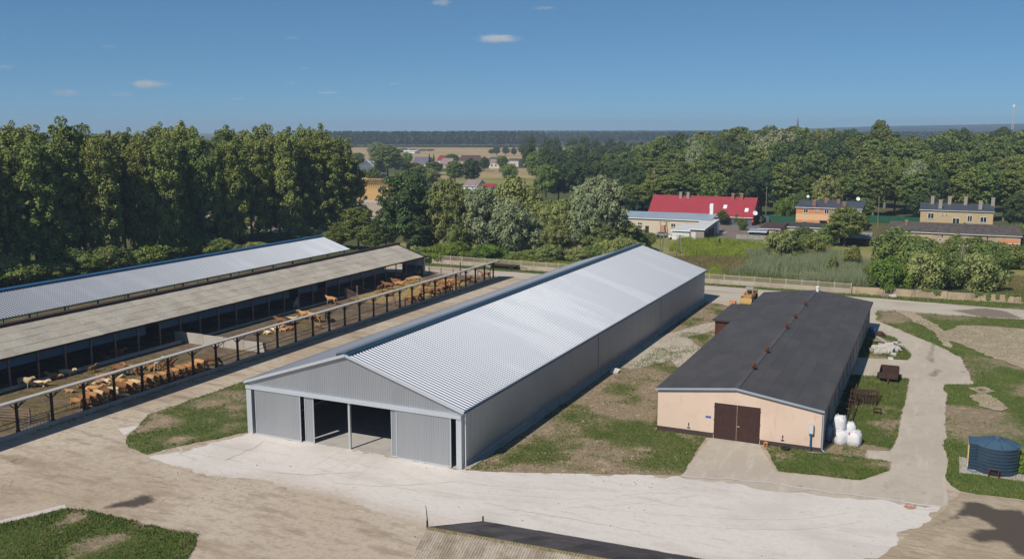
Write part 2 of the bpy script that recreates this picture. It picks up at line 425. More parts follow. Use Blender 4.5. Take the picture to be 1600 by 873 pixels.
M('mat_red_roof', (0.30, 0.036, 0.052), 0.55, layers=[(0.5, 0.45, 0.65, (0.26, 0.03, 0.044), 0.6), (3, 0.5, 0.7, (0.33, 0.042, 0.06), 0.4)])
M('mat_red_roof_old', (0.22, 0.030, 0.03), 0.7, layers=[(0.5, 0.45, 0.65, (0.17, 0.026, 0.026), 0.6)])
M('mat_slate_roof', (0.060, 0.068, 0.085), 0.6, layers=[(0.4, 0.45, 0.65, (0.075, 0.085, 0.10), 0.7), (3, 0.5, 0.7, (0.05, 0.056, 0.07), 0.4)])
M('mat_bluegrey_roof', (0.30, 0.36, 0.42), 0.5, 0.1, layers=[(0.3, 0.45, 0.65, (0.25, 0.305, 0.36), 0.7), (2, 0.5, 0.7, (0.33, 0.39, 0.45), 0.4)])
M('mat_violet_roof', (0.13, 0.115, 0.15), 0.7, layers=[(0.4, 0.45, 0.65, (0.10, 0.09, 0.12), 0.7)])
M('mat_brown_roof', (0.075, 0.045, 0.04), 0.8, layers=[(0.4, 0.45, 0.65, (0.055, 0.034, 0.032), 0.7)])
M('mat_pink_roof', (0.25, 0.185, 0.19), 0.8, layers=[(0.4, 0.45, 0.65, (0.20, 0.15, 0.155), 0.7)])
M('mat_light_roof', (0.55, 0.56, 0.56), 0.6, layers=[(0.4, 0.45, 0.65, (0.47, 0.48, 0.48), 0.7)])
M('mat_mossy_slate', (0.10, 0.085, 0.075), 0.9, spec=0.15, bump=(4, 0.05), layers=[(0.9, 0.45, 0.6, (0.06, 0.052, 0.048), 0.8), (2.2, 0.56, 0.66, (0.23, 0.205, 0.185), 0.75), (5, 0.55, 0.7, (0.045, 0.04, 0.035), 0.6)])
M('mat_beige', (0.46, 0.36, 0.215), 0.9, layers=[(0.3, 0.45, 0.65, (0.40, 0.31, 0.18), 0.7), (2, 0.58, 0.72, (0.34, 0.265, 0.155), 0.5)])
M('mat_beige_worn', (0.44, 0.345, 0.225), 0.9, layers=[(0.3, 0.42, 0.6, (0.30, 0.235, 0.16), 0.75), (1.2, 0.55, 0.7, (0.19, 0.15, 0.11), 0.7, (1, 1, 0.5))])
M('mat_orange', (0.56, 0.235, 0.115), 0.85, layers=[(0.4, 0.45, 0.65, (0.50, 0.205, 0.10), 0.6)])
M('mat_apricot', (0.66, 0.42, 0.225), 0.85, layers=[(0.4, 0.45, 0.65, (0.61, 0.385, 0.205), 0.6)])
M('mat_pink_wall', (0.56, 0.315, 0.20), 0.85, layers=[(0.5, 0.45, 0.65, (0.46, 0.25, 0.16), 0.7)])
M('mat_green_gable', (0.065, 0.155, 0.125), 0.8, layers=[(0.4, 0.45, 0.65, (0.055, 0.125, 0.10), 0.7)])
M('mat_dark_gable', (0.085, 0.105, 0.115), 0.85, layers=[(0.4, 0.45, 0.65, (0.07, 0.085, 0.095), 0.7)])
M('mat_bluegrey_wall', (0.10, 0.125, 0.155), 0.8, layers=[(0.6, 0.45, 0.65, (0.08, 0.10, 0.13), 0.7)])
M('mat_pale_cream', (0.56, 0.49, 0.37), 0.9, layers=[(0.3, 0.45, 0.65, (0.48, 0.41, 0.30), 0.7)])
M('mat_brick', (0.30, 0.125, 0.075), 0.9, layers=[(3, 0.45, 0.65, (0.24, 0.095, 0.06), 0.7)])
M('mat_brick_grey', (0.30, 0.265, 0.225), 0.9, layers=[(3, 0.45, 0.65, (0.30, 0.265, 0.23), 0.7)])
M('mat_window_white', (0.75, 0.75, 0.74), 0.6)
M('mat_glass', (0.025, 0.03, 0.035), 0.12, spec=0.6)
M('mat_white_paint', (0.74, 0.74, 0.72), 0.6, layers=[(2, 0.5, 0.7, (0.66, 0.65, 0.62), 0.5)])
M('mat_light_roof_worn', (0.30, 0.29, 0.29), 0.9, layers=[(0.8, 0.45, 0.6, (0.07, 0.06, 0.055), 0.85)])
M('mat_felt_far', (0.05, 0.048, 0.05), 0.9, layers=[(0.5, 0.45, 0.65, (0.075, 0.068, 0.066), 0.7)])
M('mat_green_gable_pale', (0.27, 0.33, 0.29), 0.9, layers=[(0.8, 0.45, 0.65, (0.2, 0.25, 0.22), 0.7)])
M('mat_green_net', (0.012, 0.085, 0.045), 0.8, layers=[(0.8, 0.45, 0.65, (0.01, 0.065, 0.035), 0.7)])
M('mat_bag', (0.66, 0.66, 0.68), 0.7, layers=[(2.5, 0.45, 0.65, (0.57, 0.58, 0.61), 0.6)], bump=(5, 0.05))
M('mat_bag_shaded', (0.30, 0.39, 0.50), 0.7, layers=[(2.5, 0.45, 0.65, (0.24, 0.32, 0.43), 0.6)], bump=(5, 0.05))  # bag cloth with the bluish shade put into its colour
M('mat_tank_blue', (0.026, 0.052, 0.085), 0.28, spec=0.6, layers=[(1.5, 0.45, 0.65, (0.034, 0.062, 0.098), 0.6)])
M('mat_tank_lid', (0.05, 0.095, 0.145), 0.5, spec=0.4, layers=[(1.5, 0.45, 0.65, (0.05, 0.115, 0.19), 0.6)])
M('mat_cream_door', (0.68, 0.50, 0.25), 0.7)
M('mat_red', (0.50, 0.03, 0.025), 0.5)
M('mat_orange_paint', (0.62, 0.10, 0.03), 0.5, layers=[(2, 0.5, 0.7, (0.5, 0.085, 0.03), 0.6)])
M('mat_yellow', (0.40, 0.27, 0.09), 0.5, layers=[(2, 0.5, 0.7, (0.30, 0.19, 0.08), 0.7)])
M('mat_tyre', (0.016, 0.016, 0.017), 0.9)
M('mat_blue_plate', (0.06, 0.12, 0.42), 0.5)
M('mat_blue_tarp', (0.04, 0.22, 0.40), 0.6)
M('mat_rubble', (0.53, 0.51, 0.475), 0.95, bump=(5, 0.1), layers=[(2, 0.45, 0.62, (0.47, 0.44, 0.40), 0.7)])
M('mat_wood_pole', (0.24, 0.205, 0.165), 0.9, layers=[(3, 0.45, 0.65, (0.17, 0.14, 0.11), 0.7)])
M('mat_spire', (0.16, 0.05, 0.04), 0.8)
M('mat_mast', (0.45, 0.45, 0.47), 0.6)
M('mat_car_silver', (0.45, 0.46, 0.48), 0.3, 0.5)
M('mat_bark', (0.10, 0.082, 0.062), 0.95, layers=[(3, 0.45, 0.65, (0.06, 0.05, 0.04), 0.7, (1, 1, 0.3))])
M('mat_bark_pale', (0.20, 0.18, 0.145), 0.95, layers=[(3, 0.45, 0.65, (0.12, 0.105, 0.085), 0.7, (1, 1, 0.3))])
# hides
for nm, c, d in (('tan', (0.37, 0.20, 0.085), (0.27, 0.135, 0.055)), ('cream', (0.58, 0.43, 0.26), (0.48, 0.33, 0.18)), ('red', (0.24, 0.11, 0.05), (0.17, 0.072, 0.032)),
                 ('black', (0.018, 0.015, 0.015), (0.03, 0.025, 0.022)), ('grey', (0.46, 0.42, 0.38), (0.36, 0.33, 0.30))):
    M('mat_hide_' + nm, c, 0.85, spec=0.15, rnd=0.38, layers=[(1.3, 0.45, 0.6, d, 0.8), (6, 0.5, 0.7, tuple(v * 1.15 for v in c), 0.4)], coords='obj')
# leaves
leaf_mat('leaf_poplar', (0.138, 0.186, 0.046), (0.208, 0.246, 0.060), (0.285, 0.300, 0.092))
leaf_mat('leaf_oak', (0.092, 0.138, 0.035), (0.149, 0.201, 0.048), (0.242, 0.257, 0.064))
leaf_mat('leaf_dark', (0.044, 0.078, 0.028), (0.070, 0.108, 0.036), (0.112, 0.148, 0.048))
leaf_mat('leaf_willow', (0.190, 0.228, 0.112), (0.260, 0.298, 0.158), (0.330, 0.362, 0.220))
leaf_mat('leaf_olive', (0.160, 0.198, 0.057), (0.235, 0.273, 0.083), (0.312, 0.312, 0.133))
leaf_mat('leaf_bright', (0.101, 0.168, 0.024), (0.148, 0.228, 0.032), (0.214, 0.281, 0.049))
leaf_mat('leaf_conifer', (0.022, 0.045, 0.023), (0.033, 0.064, 0.033), (0.052, 0.085, 0.042))
leaf_mat('leaf_farwood', (0.018, 0.040, 0.026), (0.026, 0.050, 0.030), (0.042, 0.066, 0.034))


_h = bpy.data.materials.new('mat_haze')
_h.use_nodes = True
MATS['mat_haze'] = _h
_h.node_tree.nodes.clear()
_ho = _h.node_tree.nodes.new('ShaderNodeOutputMaterial')
_hv = _h.node_tree.nodes.new('ShaderNodeVolumePrincipled')
_hv.inputs['Color'].default_value = (0.50, 0.65, 0.88, 1)
_hv.inputs['Density'].default_value = 0.00018
_hv.inputs['Anisotropy'].default_value = 0.0
_h.node_tree.links.new(_hv.outputs[0], _ho.inputs['Volume'])


def MT(n):
    return MATS[n]


# ------------------------------------------------------------------ mesh collecting
class MB:
    def __init__(s):
        s.v = []
        s.f = []
        s.m = []

    def add(s, vs, fs, mi=0):
        o = len(s.v)
        s.v.extend([tuple(p) for p in vs])
        s.f.extend([tuple(i + o for i in f) for f in fs])
        s.m.extend([mi] * len(fs))
        return s

    def box(s, a, b, mi=0):
        x0, y0, z0 = a
        x1, y1, z1 = b
        if x0 > x1: x0, x1 = x1, x0
        if y0 > y1: y0, y1 = y1, y0
        if z0 > z1: z0, z1 = z1, z0
        return s.add([(x0, y0, z0), (x1, y0, z0), (x1, y1, z0), (x0, y1, z0), (x0, y0, z1), (x1, y0, z1), (x1, y1, z1), (x0, y1, z1)],
                     [(0, 3, 2, 1), (4, 5, 6, 7), (0, 1, 5, 4), (1, 2, 6, 5), (2, 3, 7, 6), (3, 0, 4, 7)], mi)

    def beam(s, p, q, w, h, mi=0, up=(0, 0, 1)):
        p = Vector(p)
        q = Vector(q)
        d = (q - p).normalized()
        u = Vector(up)
        if abs(d.dot(u)) > 0.98:
            u = Vector((1, 0, 0))
        a = d.cross(u).normalized() * (w / 2)
        b = a.cross(d).normalized() * (h / 2)
        vs = [p - a - b, p + a - b, p + a + b, p - a + b, q - a - b, q + a - b, q + a + b, q - a + b]
        return s.add(vs, [(0, 3, 2, 1), (4, 5, 6, 7), (0, 1, 5, 4), (1, 2, 6, 5), (2, 3, 7, 6), (3, 0, 4, 7)], mi)

    def tube(s, p, q, r0, r1=None, n=8, mi=0):
        r1 = r0 if r1 is None else r1
        p = Vector(p)
        q = Vector(q)
        d = (q - p).normalized()
        u = Vector((0, 0, 1)) if abs(d.z) < 0.95 else Vector((1, 0, 0))
        a = d.cross(u).normalized()
        b = d.cross(a)
        vs = []
        for c, r in ((p, r0), (q, r1)):
            for i in range(n):
                t = 2 * math.pi * i / n
                vs.append(c + a * (math.cos(t) * r) + b * (math.sin(t) * r))
        fs = [(i, (i + 1) % n, n + (i + 1) % n, n + i) for i in range(n)]
        fs += [tuple(range(n - 1, -1, -1)), tuple(range(n, 2 * n))]
        return s.add(vs, fs, mi)

    def lathe(s, c, prof, n=16, mi=0, sx=1.0, sy=1.0):
        vs = []
        for r, z in prof:
            for i in range(n):
                t = 2 * math.pi * i / n
                vs.append((c[0] + math.cos(t) * r * sx, c[1] + math.sin(t) * r * sy, c[2] + z))
        fs = []
        for k in range(len(prof) - 1):
            for i in range(n):
                fs.append((k * n + i, k * n + (i + 1) % n, (k + 1) * n + (i + 1) % n, (k + 1) * n + i))
        fs.append(tuple(range(n - 1, -1, -1)))
        m = (len(prof) - 1) * n
        fs.append(tuple(range(m, m + n)))
        return s.add(vs, fs, mi)

    def poly(s, pts, mi=0):
        return s.add(pts, [tuple(range(len(pts)))], mi)

    def prism(s, pts, d, mi=0):
        """flat outline pts pushed along vector d"""
        n = len(pts)
        d = Vector(d)
        vs = [Vector(p) for p in pts] + [Vector(p) + d for p in pts]
        fs = [tuple(range(n - 1, -1, -1)), tuple(range(n, 2 * n))] + [(i, (i + 1) % n, n + (i + 1) % n, n + i) for i in range(n)]
        return s.add(vs, fs, mi)

    def corr(s, o, u, L, period, depth, lo, hi, n, mi=0, wave=False, duty=(0.30, 0.14)):
        """profiled sheet: o origin, u run direction, ribs proud along n by depth; lo/hi(t) give the two edge points' offsets"""
        o, u, n = Vector(o), Vector(u), Vector(n)
        k = max(1, int(round(L / period)))
        p = L / k
        ts = []
        for i in range(k):
            if wave:
                ts += [(i * p, 0.0), (i * p + p * .25, .5), (i * p + p * .5, 1.0), (i * p + p * .75, .5)]
            else:
                a, b = duty
                ts += [(i * p, 0.0), (i * p + p * (1 - a - 2 * b), 0.0), (i * p + p * (1 - a - b), 1.0), (i * p + p * (1 - b), 1.0)]
        ts.append((L, 0.0))
        vs = []
        for t, dd in ts:
            base = o + u * t + n * (dd * depth)
            vs.append(base + Vector(lo(t)))
            vs.append(base + Vector(hi(t)))
        fs = [(2 * i, 2 * i + 2, 2 * i + 3, 2 * i + 1) for i in range(len(ts) - 1)]
        return s.add(vs, fs, mi)

    def mesh(s, name, mats, smooth=False, off=(0, 0, 0)):
        me = bpy.data.meshes.new(name)
        ox, oy, oz = off
        me.from_pydata([(x - ox, y - oy, z - oz) for x, y, z in s.v], [], s.f)
        if isinstance(mats, str):
            mats = [mats]
        for m in mats:
            me.materials.append(MATS[m])
        if len(mats) > 1:
            me.polygons.foreach_set('material_index', s.m)
        if smooth:
            me.polygons.foreach_set('use_smooth', [True] * len(me.polygons))
        me.update()
        return me

    def build(s, name, mats, parent=None, smooth=False, world=True, kind=None):
        off = tuple(parent_base(parent)) if (parent and world) else (0, 0, 0)
        o = bpy.data.objects.new(name, s.mesh(name, mats, smooth, off))
        COL.objects.link(o)
        if parent:
            o.parent = parent
        if kind:
            o['kind'] = kind
        return o


def parent_base(p):
    b = Vector(p.location)
    while p.parent:
        p = p.parent
        b += Vector(p.location)
    return b


def tag(o, label, cat, group=None):
    o['label'] = label
    o['category'] = cat
    if group:
        o['group'] = group
    return o


def thing(name, label, cat, loc=(0, 0, 0), group=None, rot=0.0):
    o = bpy.data.objects.new(name, None)
    o.empty_display_size = 0.5
    COL.objects.link(o)
    o.location = loc
    o.rotation_euler = (0, 0, rot)
    return tag(o, label, cat, group)


def link_mesh(name, me, parent=None, loc=(0, 0, 0), rot=(0, 0, 0), kind=None):
    o = bpy.data.objects.new(name, me)
    COL.objects.link(o)
    o.location = loc
    o.rotation_euler = rot
    if parent:
        o.parent = parent
    if kind:
        o['kind'] = kind
    return o


def dup(root, loc, rotz=0.0, scale=(1, 1, 1), label=None, group=None, cat=None):
    r = root.copy()
    COL.objects.link(r)
    r.location = loc
    r.rotation_euler = (0, 0, rotz)
    r.scale = scale
    if label: r['label'] = label
    if group: r['group'] = group
    if cat: r['category'] = cat
    for ch in CH.get(root.name, list(root.children)):
        c = ch.copy()
        COL.objects.link(c)
        c.parent = r
    return r


CH = {}
_ONES = ['', 'first', 'second', 'third', 'fourth', 'fifth', 'sixth', 'seventh', 'eighth', 'ninth', 'tenth', 'eleventh', 'twelfth', 'thirteenth', 'fourteenth', 'fifteenth', 'sixteenth', 'seventeenth', 'eighteenth', 'nineteenth']
_TENS = {20: ('twentieth', 'twenty'), 30: ('thirtieth', 'thirty'), 40: ('fortieth', 'forty'), 50: ('fiftieth', 'fifty')}


def ordw(n):
    if n < 20:
        return _ONES[n]
    t, r = n // 10 * 10, n % 10
    return _TENS[t][0] if r == 0 else _TENS[t][1] + '-' + _ONES[r]


# ------------------------------------------------------------------ ground sheets
def densify(pts, step, jit, seed):
    out = []
    n = len(pts)
    rr = random.Random(seed)
    for i in range(n):
        a = Vector(pts[i])
        b = Vector(pts[(i + 1) % n])
        L = (b - a).length
        k = max(1, int(L / step))
        nn = Vector((-(b - a).y, (b - a).x)) / max(L, 1e-6)
        for j in range(k):
            p = a + (b - a) * (j / k)
            if jit:
                f = float(fbm(p.x + 31 * seed, p.y, 3.0, seed, 3)) - 0.5
                p = p + nn * (f * 2.4 * jit + rr.uniform(-.35, .35) * jit) * (1 if j else 0.4)
            out.append((p.x, p.y))
    return out


def sheet(name, pts, z, mat, jit=0.0, step=0.6, grid=None, grow=None, seed=1, kind='structure', uneven=0.0):
    """one flat piece of ground; grow(x, y, edge) gives how much grows on it, uneven its relief"""
    b = densify(pts, step, jit, seed) if jit else [tuple(p) for p in pts]
    verts = [Vector((x, y)) for x, y in b]
    if grid:
        xs = [p[0] for p in b]
        ys = [p[1] for p in b]
        gx, gy = np.meshgrid(np.arange(min(xs), max(xs), grid), np.arange(min(ys), max(ys), grid))
        gx = gx.ravel() + RNG.uniform(-.3, .3, gx.size) * grid
        gy = gy.ravel() + RNG.uniform(-.3, .3, gy.size) * grid
        ok = inside(gx, gy, b)
        gx, gy = gx[ok], gy[ok]
        ok = edge_dist(gx, gy, b) > grid * 0.4
        verts += [Vector((x, y)) for x, y in zip(gx[ok], gy[ok])]
    vs, es, fs, *_ = geometry.delaunay_2d_cdt(verts, [], [list(range(len(b)))], 1, 1e-5)
    P = np.array([(v.x, v.y) for v in vs])
    Z = np.full(len(P), float(z))
    if uneven:
        ed = edge_dist(P[:, 0], P[:, 1], b)
        Z += uneven * np.clip(ed / 1.5, 0, 1) * fbm(P[:, 0], P[:, 1], 2.2, seed, 3)
    me = bpy.data.meshes.new(name)
    me.from_pydata([(x, y, zz) for (x, y), zz in zip(P, Z)], [], [tuple(f) for f in fs])
    me.materials.append(MATS[mat])
    if grow:
        g = grow(P[:, 0], P[:, 1], edge_dist(P[:, 0], P[:, 1], b))
        a = me.attributes.new('growth', 'FLOAT', 'POINT')
        a.data.foreach_set('value', np.asarray(g, np.float32))
    me.update()
    if len(me.polygons) and me.polygons[0].normal.z < 0:
        me.flip_normals()
    o = bpy.data.objects.new(name, me)
    COL.objects.link(o)
    o['kind'] = kind
    return o, b


def strip(name, pts, width, mat, z, seed=1):
    """a worn track along a line of points, strongest in its middle"""
    P = [Vector(p) for p in pts]
    Q = []
    for i in range(len(P) - 1):
        p0, p1, p2, p3 = P[max(0, i - 1)], P[i], P[i + 1], P[min(len(P) - 1, i + 2)]
        n = max(2, int((p2 - p1).length / .8))
        for j in range(n):
            t = j / n
            Q.append(.5 * ((2 * p1) + (p2 - p0) * t + (2 * p0 - 5 * p1 + 4 * p2 - p3) * t * t + (3 * p1 - p0 - 3 * p2 + p3) * t ** 3))
    Q.append(P[-1])
    V, A = [], []
    for i, q in enumerate(Q):
        d = (Q[min(i + 1, len(Q) - 1)] - Q[max(i - 1, 0)]).normalized()
        nn = Vector((-d.y, d.x))
        end = min(1, i / 4, (len(Q) - 1 - i) / 4)
        for k, g in enumerate((0, .75, 1, .75, 0)):
            o = q + nn * (width * (k - 2) / 4)
            V.append((o.x, o.y, z))
            A.append(g * end * (.55 + .6 * float(fbm(q.x, q.y, 5, seed, 2))))
    F = [(i * 5 + k, i * 5 + k + 1, i * 5 + k + 6, i * 5 + k + 5)[::-1] for i in range(len(Q) - 1) for k in range(4)]
    me = bpy.data.meshes.new(name)
    me.from_pydata(V, [], F)
    if me.polygons[0].normal.z < 0:
        me.flip_normals()
    me.materials.append(MATS[mat])
    a = me.attributes.new('growth', 'FLOAT', 'POINT')
    a.data.foreach_set('value', A)
    o = bpy.data.objects.new(name, me)
    COL.objects.link(o)
    o['kind'] = 'structure'
    return o


def blades(name, poly, n, h, wdt, mat, grow=None, thr=0.5, z=0.02, lean=0.35, per=3, seed=3, tagkind='stuff'):
    """many upright blades in small tufts over a polygon, thinner where little grows"""
    rg = np.random.default_rng(seed)
    xs = [p[0] for p in poly]
    ys = [p[1] for p in poly]
    X = rg.uniform(min(xs), max(xs), n)
    Y = rg.uniform(min(ys), max(ys), n)
    ok = inside(X, Y, poly)
    X, Y = X[ok], Y[ok]
    if grow is not None:
        g = grow(X, Y, edge_dist(X, Y, poly)) + rg.normal(0, .11, len(X))
        ok = g > thr
        X, Y = X[ok], Y[ok]
    X = np.repeat(X, per) + rg.normal(0, wdt * 1.5, len(X) * per)
    Y = np.repeat(Y, per) + rg.normal(0, wdt * 1.5, len(Y) * per)
    k = len(X)
    ht = rg.uniform(h[0], h[1], k)
    a = rg.uniform(0, 2 * np.pi, k)
    dx, dy = np.cos(a) * wdt, np.sin(a) * wdt
    lx, ly = rg.normal(0, lean, k) * ht, rg.normal(0, lean, k) * ht
    V = np.empty((k, 3, 3))
    V[:, 0] = np.stack([X - dx, Y - dy, np.full(k, z)], 1)
    V[:, 1] = np.stack([X + dx, Y + dy, np.full(k, z)], 1)
    V[:, 2] = np.stack([X + lx, Y + ly, z + ht], 1)
    return raw_mesh(name, V.reshape(-1, 3), 3, mat, kind=tagkind)


def raw_mesh(name, V, corners, mat, tint=None, kind=None, link=True):
    n = len(V) // corners
    me = bpy.data.meshes.new(name)
    me.vertices.add(len(V))
    me.vertices.foreach_set('co', np.asarray(V, np.float32).ravel())
    me.loops.add(n * corners)
    me.loops.foreach_set('vertex_index', np.arange(n * corners, dtype=np.int32))
    me.polygons.add(n)
    me.polygons.foreach_set('loop_start', np.arange(0, n * corners, corners, dtype=np.int32))
    if tint is not None:
        a = me.attributes.new('tint', 'FLOAT', 'POINT')
        a.data.foreach_set('value', np.repeat(np.asarray(tint, np.float32), corners))
    me.materials.append(MATS[mat])
    me.update(calc_edges=True)
    if not link:
        return me
    o = bpy.data.objects.new(name, me)
    COL.objects.link(o)
    if kind:
        o['kind'] = kind
    return o
# ================================================================== THE SETTING
def grow_f(scale, seed, gain=1.0, bias=0.0, edge=0.0):
    def f(x, y, e):
        return (fbm(x, y, scale, seed, 5) - .5) * gain + .5 + bias + edge * np.exp(-e / 1.2)
    return f


o, _ = sheet('ground', [(-6000, -300), (5000, -300), (5000, 7000), (-6000, 7000)], 0.0, 'mat_ground')
sheet('yard', [(-113, 15), (-113, 181.4), (-14, 179.7), (22, 182.2), (60, 185), (60, 15)], 0.03, 'mat_yard')
sheet('pale_yard', [(-54, 45), (-57, 52), (-62, 57.5), (-65, 60.8), (-61, 69), (-37.3, 69.6), (-20, 76), (1.5, 79), (-4, 62), (-10, 48), (-40, 44)], 0.034, 'mat_yard_pale', jit=1.8, step=1.0, seed=5)
sheet('concrete_road', [(2.03, 79.4), (1.85, 119.4), (4.95, 120.8), (3.6, 134), (1.6, 139.2), (-8.4, 156.3), (-8.9, 168), (-12, 168), (-9.5, 150), (-7.4, 146.4), (-4.7, 142.9), (-2.3, 133.3), (-2.6, 130), (-8.6, 128.7),
                        (-8.6, 118.6), (-6.6, 119.2), (-2.1, 119.8), (-2.5, 94.5), (-2.8, 91.4), (-4.9, 90.8), (-4.7, 88.5), (-2.5, 88.3), (-2.5, 86), (-4.75, 82.1), (-11.7, 81.3), (-14.5, 88.05), (-19.2, 88.05),
                        (-19.3, 76.8), (-12, 73)], 0.040, 'mat_concrete_road', jit=0.10, step=0.5, seed=2)
def apron_g(x, y, e):                    # dirt carried on to the slab from the yard side
    ln = [(-60, 57), (-56, 57.5), (-52, 59), (-44, 59), (-34, 57), (-20, 53.5), (-7, 56)]
    d = np.full(len(x), 1e9)
    for a, b in zip(ln[:-1], ln[1:]):
        a, b = np.array(a), np.array(b)
        ab = b - a
        t = np.clip(((x - a[0]) * ab[0] + (y - a[1]) * ab[1]) / (ab ** 2).sum(), 0, 1)
        d = np.minimum(d, np.hypot(x - a[0] - t * ab[0], y - a[1] - t * ab[1]))
    return 1.0 * np.exp(-d / 2.0) + .25 * (fbm(x, y, 4, 44, 3) - .5)


sheet('concrete_apron', [(-65.2, 60.6), (-61.2, 70.1), (-37.3, 69.9), (-33, 71.2), (-19.4, 76.8), (-12, 76.4), (-4, 77.8), (2.03, 79.4), (-2.5, 66.9), (-7, 57), (-20, 54), (-34, 57.5), (-44, 59.6), (-52, 60.5), (-57, 59.2)],
      0.046, 'mat_apron_soft', jit=0.9, step=0.6, grid=1.2, grow=apron_g, seed=3)
sheet('concrete_triangle', [(-74.4, 65.5), (-73.3, 67.2), (-72.2, 64.3)], 0.06, 'mat_apron', jit=0.1)
sheet('concrete_path', [(-67.5, 39), (-62.9, 49.6), (-62.2, 49.1), (-66, 41)], 0.06, 'mat_apron', jit=0.08)
sheet('back_road', [(-113, 168.5), (-86, 172), (-40, 166), (-37, 163.2), (-25, 160), (-9, 165.2), (14, 167.3), (60, 168), (60, 176), (14, 175.6), (-9, 177.2), (-24, 177.3), (-40, 178), (-97, 178)], 0.037, 'mat_road_back', jit=0.5, step=1.0, seed=6)

# turf
GA = grow_f(4.0, 11, 1.5, 0.04, 0.10)
_, PA = sheet('grass_verge', [(-75.3, 70.4), (-75.0, 85), (-74.5, 130), (-62, 140), (-61.7, 70.4), (-63.0, 67.3), (-64.4, 65.0), (-65.9, 61.1), (-69.5, 62.1), (-71.8, 64.2)], 0.07, 'mat_turf_sparse', 0.22, 0.35, 0.9, GA, 11, uneven=0.12)
GB = grow_f(3.0, 12, 1.4, 0.20, -0.05)
_, PB = sheet('grass_corner', [(-66.5, 40), (-63.2, 46.5), (-62.1, 48.9), (-59.6, 49.5), (-51.8, 49.4), (-49.0, 49.8), (-47.5, 47.6), (-46.7, 46), (-47.5, 36), (-66.5, 34)], 0.07, 'mat_turf_lush', 0.22, 0.35, 0.9, GB, 12, uneven=0.12)


def GC(x, y, e):
    return (fbm(x, y, 4.0, 13, 5) - .5) * 1.35 + .46 - .30 * np.clip((-34.2 - x) / 1.5, 0, 1) - .3 * np.clip((72.2 + (x + 33) * .40 - y) / 1.5, 0, 1) + .12 * np.clip((x + 30) / 8, 0, 1)


_, PC = sheet('grass_strip', [(-37.0, 70.0), (-33, 71.3), (-19.25, 77), (-19.55, 88.0), (-25.0, 88.2), (-25.0, 150), (-30, 157), (-37, 161)], 0.066, 'mat_turf_sparse', 0.12, 0.35, 1.0, GC, 13, uneven=0.05)
sheet('dirt_path', [(-37.0, 110), (-36.8, 129), (-33.6, 138.2), (-30.9, 144.8), (-29, 144.8), (-29.2, 138.2), (-32.4, 131.2), (-28.7, 124.4), (-25.3, 121), (-25.2, 115), (-28.0, 112), (-31.0, 116.5), (-34, 110)], 0.118, 'mat_concrete_road', 0.25, 0.4, seed=14)
GE = grow_f(3.0, 15, 1.3, 0.05, -0.05)
_, PE = sheet('grass_plot', [(-14.0, 87.9), (-8.73, 87.95), (-5.2, 88.3), (-2.7, 88.15), (-2.7, 86.05), (-4.8, 82.3), (-11.6, 81.5)], 0.07, 'mat_turf_lush', 0.15, 0.3, 0.7, GE, 15, uneven=0.10)


def GF(x, y, e):
    return (fbm(x, y, 3.2, 16, 5) - .5) * 1.2 + .62 - .5 * np.clip((93.2 - y) / 1.5, 0, 1)


_, PF = sheet('grass_side', [(-8.75, 88.4), (-5.0, 88.6), (-4.9, 90.8), (-2.9, 91.4), (-2.6, 94.5), (-2.2, 119.7), (-6.6, 119.1), (-8.75, 118.5)], 0.07, 'mat_turf_lush', 0.18, 0.3, 0.7, GF, 16, uneven=0.12)
_, PH = sheet('grass_heap', [(-8.75, 128.9), (-2.7, 130.1), (-2.4, 133.3), (-4.8, 142.8), (-7.5, 146.3), (-8.75, 150)], 0.07, 'mat_turf_lush', 0.15, 0.3, 0.8, grow_f(3, 17, 1.3, 0.08), 17, uneven=0.12)
_, PG = sheet('grass_field', [(1.9, 86), (1.85, 119.3), (5.0, 120.8), (3.7, 134), (1.7, 139.3), (-8.3, 156.4), (-8.6, 164.5), (13.5, 166.4), (60, 167), (60, 80), (20, 82.5), (7.8, 83.3), (3, 83.2)], 0.06, 'mat_turf_lush', 0.3, 0.6, 1.6, grow_f(6, 18, 1.5, 0.12, -0.05), 18, uneven=0.15)
_, PV = sheet('grass_roadside', [(-113, 178.2), (-97, 178.2), (-40, 178.3), (-24, 177.5), (-9, 177.4), (14, 175.9), (60, 176.2), (60, 185), (22, 182.0), (-14, 179.5), (-113, 181.2)], 0.06, 'mat_turf_lush', 0.3, 0.6, 1.5, grow_f(3, 19, 1.0, 0.2), 19, uneven=0.10)
sheet('bare_soil', [(0.8, 147.5), (4.0, 156.5), (9, 158), (40, 157), (40, 128), (14, 127), (10.5, 131), (6.5, 137.5), (4.2, 141)], 0.21, 'mat_sand', 0.9, 0.8, seed=20)
sheet('bare_patch', [(5.2, 110.5), (7.2, 109.5), (7.8, 112.5), (6.0, 116.5), (4.6, 115.0)], 0.21, 'mat_sand', 0.5, 0.5, seed=28)
sheet('wheel_track', [(-6.5, 166), (-3.2, 158.5), (0.5, 149), (1.6, 140.5), (2.6, 139), (2.4, 150), (-1.0, 159.5), (-3.5, 166)], 0.20, 'mat_yard', 0.5, 0.6, seed=21)
sheet('sand', [(2.1, 79.4), (3.0, 83.0), (7.7, 83.2), (20, 82.3), (60, 80), (60, 15), (-12, 15), (-12, 45), (-7, 57), (-2.45, 66.9)], 0.055, 'mat_sand', 0.25, 0.5, seed=22)
# wet places and stains: dark in the middle, fading into the soil round them
def wet_g(x, y, e):
    return np.clip(e / 1.1, 0, 1) * .85 - .08


